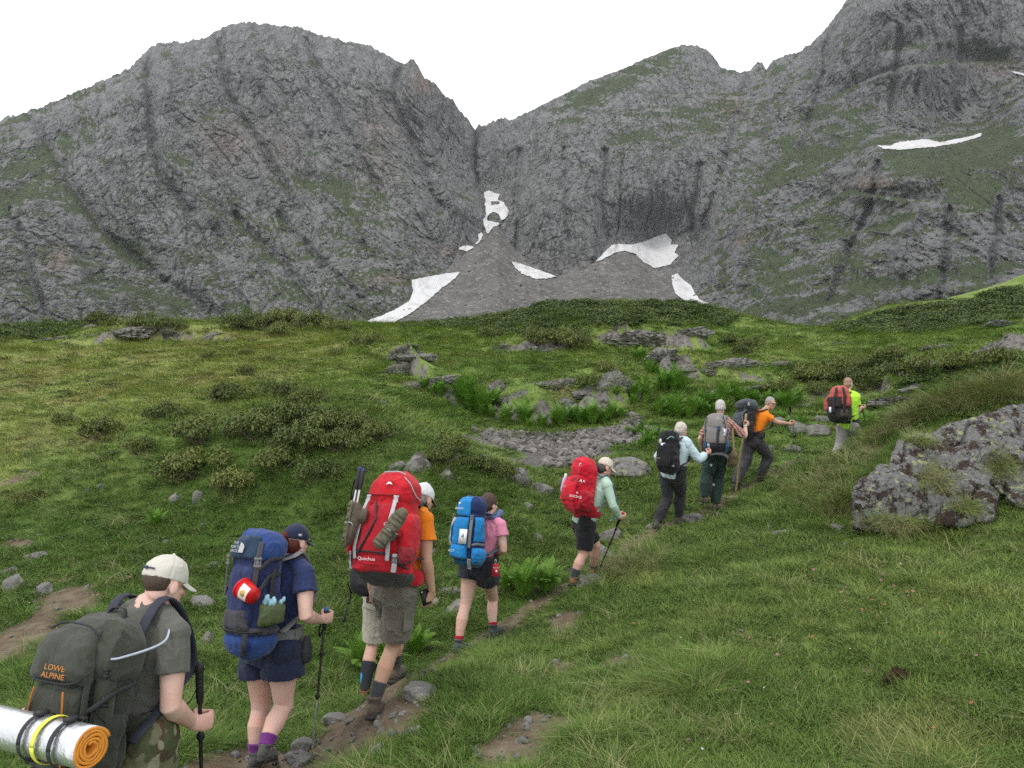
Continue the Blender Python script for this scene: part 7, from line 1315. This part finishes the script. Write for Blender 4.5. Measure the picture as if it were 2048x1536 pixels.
# heath carpeting the far mounds
heath_m = leafmat('heath_leaf', [(.0, (.022, .040, .010)), (.4, (.050, .085, .018)), (.8, (.10, .145, .030)), (1.0, (.15, .17, .045))])
hk = []
for s in (1, 2, 3):
    V, C = leafcloud(900 + s, 420, .55, .34, .055, .6, .5); me = mesh_np('heath', V, quads(420), False); attr(me, 'rnd', C); hk.append(me)
H_ = np.concatenate([poly_pts((800, 655, 900, 640, 960, 622, 1040, 612, 1120, 610, 1200, 607, 1330, 605, 1400, 612, 1470, 632, 1440, 655, 1300, 650, 1200, 652, 1130, 640, 1050, 652, 960, 655, 900, 660), 620, 5), poly_pts((960, 640, 1100, 640, 1180, 660, 1160, 680, 1010, 672), 110, 6), poly_pts((1660, 662, 1760, 630, 1850, 612, 1940, 600, 2048, 575, 2048, 640, 1950, 655, 1850, 668, 1740, 672), 420, 7),
    poly_pts((0, 655, 150, 648, 200, 655, 120, 672, 0, 690), 110, 8), poly_pts((1800, 770, 1900, 740, 2048, 715, 2048, 735, 1900, 765, 1830, 800), 120, 9), poly_pts((1560, 735, 1700, 725, 1800, 735, 1740, 770, 1600, 765), 130, 10), poly_pts((540, 810, 700, 790, 760, 860, 640, 900, 520, 890), 60, 12)])
hp, hd_ = hit(H_[:, 0], H_[:, 1]); ok = np.isfinite(hd_); hp = hp[ok]; hd_ = hd_[ok]; n_ = len(hp); s_ = (.55 + .7 * r_.rand(n_)) * np.clip(hd_ / 50, .35, 1.25)
scatter('heath', np.stack([hp[:, 0], hp[:, 1], gfast(hp[:, 0], hp[:, 1]) - .03], 1), np.stack([r_.randn(n_) * .15, r_.randn(n_) * .15, r_.rand(n_) * 6.28], 1), np.stack([s_ * 1.3, s_ * 1.3, s_], 1), r_.choice(3, n_), hk, [heath_m] * 3, 'low dark green heath carpeting the far mounds', 'heath')
# ================================================================ rocks
rk = NT('lichen_rock', .92, .2); rp = rk.pos(); ro = rk.n('ObjectInfo', out=5)
b0 = rk.mix(rk.noise(rp, 2.5, 5, .65), (.115, .112, .108), (.235, .228, .22)); b0 = rk.mix(rk.sm(rk.noise(rp, 14, 4, .7), .5, .72), b0, (.30, .295, .285)); b0 = rk.mix(rk.sm(rk.noise(rk.mapv(rp, (1, 1, .4)), 9, 4, .7), .56, .68), b0, (.06, .055, .05))
li = rk.sm(rk.noise(rp, 7, 3, .5, dist=.3), .60, .66); b0 = rk.mix(rk.math('MULTIPLY', li, .65), b0, (.30, .32, .17)); mo = rk.sm(rk.noise(rp, 4.3, 4, .7), .585, .625); b0 = rk.mix(rk.math('MULTIPLY', mo, .8), b0, (.055, .037, .032)); rk.col(rk.mix(rk.math('MULTIPLY', ro, .3), b0, (.20, .185, .16)))
rk.bump(rk.math('ADD', rk.noise(rp, 9, 6, .7), rk.math('MULTIPLY', mo, .2)), .8, .05); ROCK = rk.m
def rockmesh(seed, cuts=16, sub=4, rough_=.10, strata=0.0, dmin=.58):
    bm = bmesh.new(); bmesh.ops.create_icosphere(bm, subdivisions=sub, radius=1); r = np.random.RandomState(seed); me = bpy.data.meshes.new('rock'); bm.to_mesh(me); bm.free(); V = getV(me).astype(float)
    for k in range(cuts):
        n_ = nz(r.randn(3)); dd = dmin + .3 * r.rand(); s_ = V @ n_; V = V - np.outer(np.maximum(0, s_ - dd) * .97, n_)
    Q = V + seed * 7.1
    d = fbm(Q * 1.4, 3, seed=seed) * rough_ * 1.4 + fbm(Q * 5, 3, .6, seed=seed + 1, ridged=True) * rough_ * .55
    if strata: a = pnoise(Q * np.array([7.0, 7.0, .8]), seed + 2); c_ = pnoise(Q * np.array([1.2, 1.2, 7.0]), seed + 3); d = d - strata * (np.exp(-(a / .10) ** 2) + .8 * np.exp(-(c_ / .10) ** 2))
    V = V * (1 + d)[:, None]; V[:, 2] = np.where(V[:, 2] < -.55, -.55, V[:, 2]); setV(me, V); me.polygons.foreach_set('use_smooth', np.zeros(len(me.polygons), bool)); me.materials.append(ROCK); return me
RKM = [rockmesh(s) for s in range(1, 8)]; OUT = [rockmesh(20 + s, 9, 5, .20, .16, .45) for s in range(5)]
def rock(name, u_, v_, w_, h_, label, kind=0, group=None, depth=.8, yaw=None, cat='rock'):
    p, d = hit([u_], [v_]); d = d[0]; p = p[0]
    if not d < 100: print('rock miss', u_, v_, label); return
    me = (OUT if kind else RKM)[r_.randint(5 if kind else 7)]; sx = w_ * d / FPX / (1.35 if kind else 1.75); sz = h_ * d / FPX / 1.25; o = link(name, me, None, label=label, cat=cat, group=group); yw = r_.rand() * .8 - .4 if yaw is None else yaw
    o.location = (p[0] + math.sin(0) * 0, p[1] + sx * depth * .5, gfast(p[:1], p[1:2])[0] + sz * (.06 if kind else (.12 if v_ > 1000 else .08))); o.scale = (sx, sx * (depth * .7 if kind else depth), sz * (.85 if kind else 1)); o.rotation_euler = (r_.randn() * .08, r_.randn() * .08, yw); return o
for row in """225 672 120 34 blocky pale outcrop on the left skyline|322 672 34 26 small upright outcrop on the left skyline between bushes|423 682 56 32 knobbly outcrop left of the long skyline shrub bank|118 684 90 16 flat slab outcrop on the left skyline|160 662 40 22 outcrop joined to the left of the blocky pale one|1300 694 150 52 big layered outcrop under the shrub mound|1235 690 70 40 left shoulder of the layered outcrop under the mound|1385 690 70 34 right shoulder of the layered outcrop under the mound|1062 707 80 26 outcrop in the side of the small hummock|1010 697 40 18 low outcrop left of the small hummock|1390 746 110 26 left part of the pale outcrop band|1480 742 110 36 tall right part of the pale outcrop band|1550 735 60 22 low tail of the pale outcrop band|1330 722 60 24 outcrop between the layered outcrop and the pale band|1238 796 70 58 grey dome outcrop above the fern row|1215 745 46 20 small outcrop over the dome outcrop|1190 796 60 34 outcrop leaning on the left of the dome outcrop|810 722 56 26 upper ledge of the left spur|836 730 60 20 dark overhang in the left spur|795 752 60 34 steep rib of the left spur|830 778 60 24 foot of the rocky rib on the left spur|888 785 60 28 outcrop above the furthest left fern|1000 792 50 44 outcrop behind the tall bright fern|1040 805 50 40 outcrop between the fern row and the rim|1120 842 50 50 square rock block among the ferns|1160 832 60 30 dark rock behind the row of ferns|1090 780 70 24 rim rock over the fern row|1140 778 60 22 rim rock left of the dome outcrop|1450 790 150 22 dark ledge above the low fern hedge|1540 782 120 18 right end of the dark ledge above the ferns|1850 778 60 26 grey ledge stone right of the leading walker|1815 806 90 22 low dark ledge near the bank|1900 700 60 14 flat rock on the far right slope|2010 655 60 18 pale rock near the right edge of the far slope|1700 690 60 12 far low ledge on the meadow""".split('|'):
    a = row.split(' ', 4); rock('rock_outcrop', *[float(x) for x in a[:4]], a[4], 1, cat='outcrop', group='rock outcrops', yaw=r_.rand() * .5 - .25)
for row in """835 946 66 40 angular rock set in the left spur|790 948 44 22 flat rock beside the angular rock of the spur|893 962 34 22 small rock below the angular rock of the spur|1040 972 46 40 dark boulder at the tip of the spur|1086 988 54 28 pale boulder right of the dark boulder|1258 952 116 48 large rounded boulder beyond the beige cap of the stooping walker|1058 1018 22 14 white stone in the grass above the walker in pink|1388 1046 54 22 pale boulder at the boots of the white-haired walker|1222 1082 44 30 mossy stone behind the pole of the stooping walker|840 1398 78 26 curved lichened stone beside the boots of the tall walker|826 1474 36 22 round pale stone in the foreground grass|748 1518 28 34 upright pale stone at the lower edge|762 1466 16 14 small stone by the heel of the tall walker|410 1296 32 30 pale angular stone between the two nearest walkers|404 1218 56 26 lichened block right of the beige cap|425 1138 34 10 thin flat stone right of the capped head|84 1190 32 26 grey stone on the left path bank|20 1182 46 38 layered stone at the left edge|60 1122 54 18 flat grey stone above the left edge path|8 1150 40 16 pale slab at the far left edge|892 1194 60 14 flat pale slab behind the phone hand|916 1228 60 28 lichened stone between the tall walker and the walker in pink|868 1218 24 20 pinkish stone left of the lichened stone|1175 1172 60 26 stone beside the large dark fern|1205 1118 46 34 stone under the knees of the stooping walker|1680 1064 30 16 pale stone left of the big lichened boulder|1563 1070 34 10 flat stone in the grass of the bank|1600 862 50 26 stone right of the solitary fern|1640 872 60 32 pale boulder between the two leading walkers|1560 850 40 22 stone below the outstretched arm|1590 905 44 16 flat stones beside the tip of the silver pole|1545 900 24 10 small stone before the walker looking back|1610 818 36 12 flat slab beyond the solitary fern|1655 845 40 18 stone under the coral pack|758 810 34 12 pale stone on the spur slope|394 1012 20 30 white stone under the twiggy bush|346 1012 26 26 dark stone beside the lone fern|200 982 16 14 white stone in the left grass|172 984 14 10 grey stone next to the white stone on the left|960 930 34 22 stone at the edge of the rubble|1115 700 26 10 pale stone on the meadow rim|1300 1058 18 12 stone by the heel of the white-haired walker|1075 1080 30 14 stone above the large dark fern|860 1108 30 8 flat stone on the slope beyond the tall walker|1150 1148 30 16 pale stone left of the black shorts|605 1508 46 24 stone in the trodden path by the pole tip|596 1532 60 26 dark stone in the path at the lower edge|670 1450 50 16 half buried stone in the path""".split('|'):
    a = row.split(' ', 4); rock('rock', *[float(x) for x in a[:4]], a[4], 0, group='loose rocks on the hillside')
for i in range(130):
    u_, v_ = r_.rand() * 2048, 690 + 820 * r_.rand() ** 1.3
    if (1680 < u_ and 800 < v_ < 1070) or (v_ > 1150 and r_.rand() < .6): continue
    p, d = hit([u_], [v_])
    if not d[0] < 60 or dpoly(p[:, 0], p[:, 1], PATH)[0] < .3: continue
    rock('stone', u_, v_, 5 + 9 * r_.rand(), 3 + 4 * r_.rand(), 'small pale stone lying in the turf of the hillside', 0, 'small stones in the turf', cat='stone')
# the big boulder on the right
def hull(pts, B):
    bm = bmesh.new(); [bm.verts.new(tuple(p)) for p in pts]; r = bmesh.ops.convex_hull(bm, input=bm.verts[:]); bmesh.ops.delete(bm, geom=[e for e in r['geom_interior'] if isinstance(e, bmesh.types.BMVert)], context='VERTS'); bmesh.ops.triangulate(bm, faces=bm.faces[:]); bm.verts.index_update(); B.add([tuple(v.co) for v in bm.verts], [tuple(v.index for v in f.verts) for f in bm.faces]); bm.free()
def slab(front, th):
    P = np.array(front, float); p = at_many(P[:, 0], P[:, 1], P[:, 2]); c = p.mean(0); b = CAM + (p - CAM) * (1 + th / P[:, 2:3]); b = b + (c - p) * np.array([.35, 0, .2]) - np.array([0, 0, .25]); return np.concatenate([p, b])
B = Blob()
for fr2, th in ((((1706, 1058, 8.42), (1704, 1000, 8.5), (1720, 962, 8.6), (1765, 930, 8.7), (1830, 962, 8.4), (1850, 1010, 8.3), (1800, 1060, 8.3)), .9), (((1775, 935, 8.75), (1798, 884, 9.0), (1852, 866, 9.15), (1905, 850, 9.2), (1935, 930, 8.75), (1890, 985, 8.5), (1830, 1000, 8.45)), 1.2),
    (((1835, 1045, 8.3), (1860, 965, 8.45), (1935, 935, 8.6), (2000, 985, 8.4), (1985, 1040, 8.28), (1900, 1048, 8.25)), 1.1), (((1900, 850, 9.25), (1962, 832, 9.4), (2052, 804, 9.6), (2160, 785, 9.8), (2150, 900, 9.0), (2040, 935, 8.75), (1940, 925, 8.85)), 1.4),
    (((1995, 975, 8.55), (2010, 915, 8.75), (2150, 880, 8.9), (2160, 1030, 8.2), (2060, 1025, 8.25), (2015, 1000, 8.4)), 1.4), (((1740, 985, 8.5), (1790, 925, 8.75), (1850, 915, 8.8), (1870, 960, 8.5), (1800, 1000, 8.35)), .8), (((1880, 930, 8.7), (1960, 880, 8.95), (2010, 900, 8.8), (1990, 960, 8.5), (1920, 985, 8.4)), .9)): hull(slab(fr2, th), B)
me = B.skin('boulder', .020, 0); V = getV(me).astype(float); N_ = getN(me); Q = V * np.array([1, 1, .8])
pk2 = at_many(np.array([1865, 2000]), np.array([955, 938]), np.array([8.5, 8.6]))
for c_, r2, dp_ in ((pk2[0], .17, .14), (pk2[1], .18, .14)): V = V + np.array([0, 1, .0]) * (dp_ * np.exp(-(((V - c_) / r2) ** 2).sum(1)))[:, None]
d = fbm(Q * 2.2, 3, seed=301, ridged=True) * .025 + .03 * np.floor(3 * fbm(Q * 3.2, 2, seed=303)) / 2 + fbm(Q * 7, 4, .6, seed=302, ridged=True) * .022 - .05 * np.exp(-(pnoise(Q * 1.9, 305) / .05) ** 2); setV(me, V + N_ * d[:, None]); me.polygons.foreach_set('use_smooth', np.zeros(len(me.polygons), bool))
bl = NT('boulder_rock', .95, .15); q = bl.pos(); c0 = bl.mix(bl.noise(q, 3, 5, .7), (.105, .107, .107), (.215, .215, .21)); c0 = bl.mix(bl.sm(bl.noise(q, 22, 4, .75), .5, .7), c0, (.31, .31, .30)); c0 = bl.mix(bl.math('MULTIPLY', bl.sm(bl.noise(q, 30, 3, .7), .58, .66), .6), c0, (.05, .05, .05))
c0 = bl.mix(bl.math('MULTIPLY', bl.sm(bl.noise(q, 11, 3, .6), .585, .63), .8), c0, (.33, .36, .16)); c0 = bl.mix(bl.math('MULTIPLY', bl.sm(bl.math('ADD', bl.noise(q, 5, 5, .75), bl.math('MULTIPLY', bl.noise(q, 1.3, 2), .25)), .62, .67), .92), c0, (.042, .026, .022)); bl.col(c0); bl.bump(bl.noise(q, 16, 6, .75), .9, .04)
link('boulder', me, bl.m, label='huge grey boulder with yellow-green lichen and dark moss at the right edge', cat='boulder')
ug = np.array([(1775, 1052, 150), (1560, 1, 0), (1850, 965, 90), (1990, 940, 100), (1960, 1025, 70)]);
# tufts growing on and against it
from mathutils.bvhtree import BVHTree
bv = BVHTree.FromPolygons([tuple(v) for v in getV(me)], [tuple(p.vertices) for p in me.polygons]); tp = []
for cu, cv, su_, sv_, n_ in ((1865, 955, 34, 26, 50), (2000, 935, 34, 26, 50), (1740, 905, 30, 12, 30), (1830, 880, 30, 6, 30), (1800, 1048, 60, 16, 90), (1930, 1012, 30, 10, 26)):
    for k_ in range(n_):
        e_ = at(cu + r_.randn() * su_ * .5, cv + r_.randn() * sv_ * .5, 1.0) - CAM; h_ = bv.ray_cast(Vector(CAM), Vector(nz(e_)), 20)
        if h_[0] is not None: tp.append(np.array(h_[0]) - np.array([0, 0, .02]))
        else:
            p, dd_ = hit([cu + r_.randn() * su_ * .5], [cv + 10]); 
            if dd_[0] < 12: tp.append(p[0])
tp = np.array(tp); n_ = len(tp)
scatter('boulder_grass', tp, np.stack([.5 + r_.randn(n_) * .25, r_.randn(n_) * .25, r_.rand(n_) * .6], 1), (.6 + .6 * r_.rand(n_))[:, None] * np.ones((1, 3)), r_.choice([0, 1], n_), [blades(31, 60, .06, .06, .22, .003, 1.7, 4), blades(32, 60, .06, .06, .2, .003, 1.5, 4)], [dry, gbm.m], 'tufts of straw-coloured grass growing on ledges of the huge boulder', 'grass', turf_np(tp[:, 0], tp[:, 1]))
# ---------------------------------------------------------------- rubble, path gravel, flowers, clod of earth
pm_ = [rockmesh(400 + s, 12, 2, .06) for s in range(5)]
ru = np.concatenate([poly_pts((945, 862, 1010, 868, 1100, 872, 1180, 868, 1260, 850, 1290, 858, 1300, 880, 1230, 892, 1190, 915, 1120, 938, 1080, 935, 1100, 912, 1020, 900, 970, 880), 3000, 21), poly_pts((1230, 835, 1270, 830, 1290, 850, 1250, 856), 70, 22), poly_pts((960, 925, 1040, 950, 1030, 965, 950, 940), 50, 23)])
pmr = [rockmesh(410 + s, 12, 2, .06) for s in range(5)]; [m_.materials.clear() for m_ in pmr]; rb_ = NT('rubble_stone', .95, .1); q = rb_.n('ObjectInfo', out=5); rb_.col(rb_.mix(rb_.noise(rb_.pos(), 30, 3), rb_.ramp(q, [(.0, (.10, .095, .09)), (.5, (.20, .19, .18)), (1.0, (.34, .325, .305))]), (.12, .11, .10))); rbm = rb_.m
hp, hd_ = hit(ru[:, 0], ru[:, 1]); ok = hd_ < 30; hp = hp[ok]; n_ = len(hp); s_ = .032 + .085 * r_.rand(n_) ** 2.2
scatter('rubble', np.stack([hp[:, 0], hp[:, 1], gfast(hp[:, 0], hp[:, 1]) + s_ * .3], 1), np.stack([r_.randn(n_) * .5, r_.randn(n_) * .5, r_.rand(n_) * 6.28], 1), np.stack([s_ * 1.5, s_, s_ * .7], 1), r_.choice(5, n_), pmr, [rbm] * 5, 'patch of broken grey rubble in the hollow below the ferns', 'rubble')
px = []; 
for _ in range(9000):
    a = R(-40) + R(75) * r_.rand(); q = 3.2 * (16 / 3.2) ** r_.rand(); px.append((q * math.sin(a), q * math.cos(a)))
px = np.array(px); m_ = dirt_mask(px[:, 0], px[:, 1]) > .45; px = px[m_]; n_ = len(px); s_ = .006 + .035 * r_.rand(n_) ** 4
scatter('gravel', np.stack([px[:, 0], px[:, 1], gfast(px[:, 0], px[:, 1]) + s_ * .2], 1), np.stack([r_.randn(n_) * .4, r_.randn(n_) * .4, r_.rand(n_) * 6.28], 1), np.stack([s_ * 1.3, s_, s_ * .7], 1), r_.choice(5, n_), pm_, [ROCK] * 5, 'loose stones and grit on the trodden earth of the path', 'gravel')
def flower(seed, n, col_r):
    r = np.random.RandomState(seed); V = []; 
    for k in range(n): a = 6.283 * k / n; d = np.array([math.cos(a), math.sin(a), .35]); s_ = np.array([-math.sin(a), math.cos(a), 0]); c = np.array([0, 0, .05]); V += [c, c + d * col_r * .6 + s_ * col_r * .3, c + d * col_r, c + d * col_r * .6 - s_ * col_r * .3]
    me = mesh_np('flower', np.array(V), quads(n), False); return me
fl = np.concatenate([poly_pts((1300, 1150, 2048, 1080, 2048, 1536, 1100, 1536), 50, 31), poly_pts((1560, 1120, 1800, 1130, 1900, 1250, 1700, 1260), 60, 32), poly_pts((0, 1000, 500, 1000, 500, 1250, 0, 1300), 60, 33)]); hp, hd_ = hit(fl[:, 0], fl[:, 1]); ok = hd_ < 14; hp = hp[ok]; n_ = len(hp)
scatter('wildflowers', np.stack([hp[:, 0], hp[:, 1], gfast(hp[:, 0], hp[:, 1]) + .01], 1), np.stack([r_.randn(n_) * .4, r_.randn(n_) * .4, r_.rand(n_) * 6.28], 1), (.7 + .6 * r_.rand(n_))[:, None] * np.ones((1, 3)), r_.choice(3, n_, p=[.35, .25, .4]), [flower(1, 9, .013), flower(2, 8, .013), flower(3, 6, .008)], [plain('petal_pink', (.42, .14, .24), .7), plain('petal_rust', (.30, .12, .06), .8), plain('petal_white', (.62, .60, .55), .7)], 'tiny pink, rust and white flowers dotted through the turf', 'flowers')
me = rockmesh(501, 8, 4, .22); V = getV(me).astype(float); setV(me, V * (1 + .35 * fbm(V * 5, 4, .7, seed=77))[:, None]); me.materials.clear(); em = NT('dark_earth', 1.0, .05); e_ = em.pos(); em.col(em.mix(em.noise(e_, 40, 5, .7), (.018, .011, .008), (.075, .045, .03))); em.bump(em.noise(e_, 60, 5, .7), 1, .02)
p, d = hit([1806], [1376]); o = link('clod', me, em.m, label='dark brown clod of turned earth lying in the foreground grass', cat='earth'); o.location = p[0] + np.array([0, .05, .03]); o.scale = (.10, .08, .075)

su_ = poly_pts((640, 690, 800, 625, 960, 480, 1000, 470, 1060, 530, 1120, 565, 1250, 515, 1340, 545, 1420, 615, 1440, 650, 700, 690), 1500, 61); dd_ = sdep_at(su_[:, 0], su_[:, 1]); ok = (dd_ < 1e8); su_ = su_[ok]; dd_ = dd_[ok]; hp = at_many(su_[:, 0], su_[:, 1], dd_); n_ = len(hp); s_ = .2 + 1.1 * r_.rand(n_) ** 7
scr = NT('scree_block', .95, .1); q = scr.n('ObjectInfo', out=5); scr.col(scr.ramp(q, [(.0, (.07, .068, .065)), (.5, (.15, .145, .138)), (1.0, (.30, .29, .275))])); pm2 = [rockmesh(430 + s, 12, 2, .06) for s in range(4)]
for m_ in pm2: m_.materials.clear()
scatter('scree_blocks', hp, np.stack([r_.randn(n_) * .5, r_.randn(n_) * .5, r_.rand(n_) * 6.28], 1), np.stack([s_ * 1.4, s_, s_ * .8], 1), r_.choice(4, n_), pm2, [scr.m] * 4, 'fallen blocks strewn over the grey scree fans', 'rubble')
# ================================================================ thin mountain air
B = Blob(); B.box((0, 500, 345), (1300, 0, 0), (0, 900, 0), (0, 0, 350)); hz = bpy.data.materials.new('thin_haze'); hz.use_nodes = True; ht = hz.node_tree; ht.nodes.clear()
ho = ht.nodes.new('ShaderNodeOutputMaterial'); pv = ht.nodes.new('ShaderNodeVolumePrincipled'); pv.inputs['Color'].default_value = (.86, .90, .96, 1); pv.inputs['Density'].default_value = .00011; pv.inputs['Anisotropy'].default_value = .3; ht.links.new(pv.outputs[0], ho.inputs['Volume'])
link('haze', B.mesh('haze', False), hz, kind='stuff', label='thin pale haze between the walkers and the mountains', cat='haze')
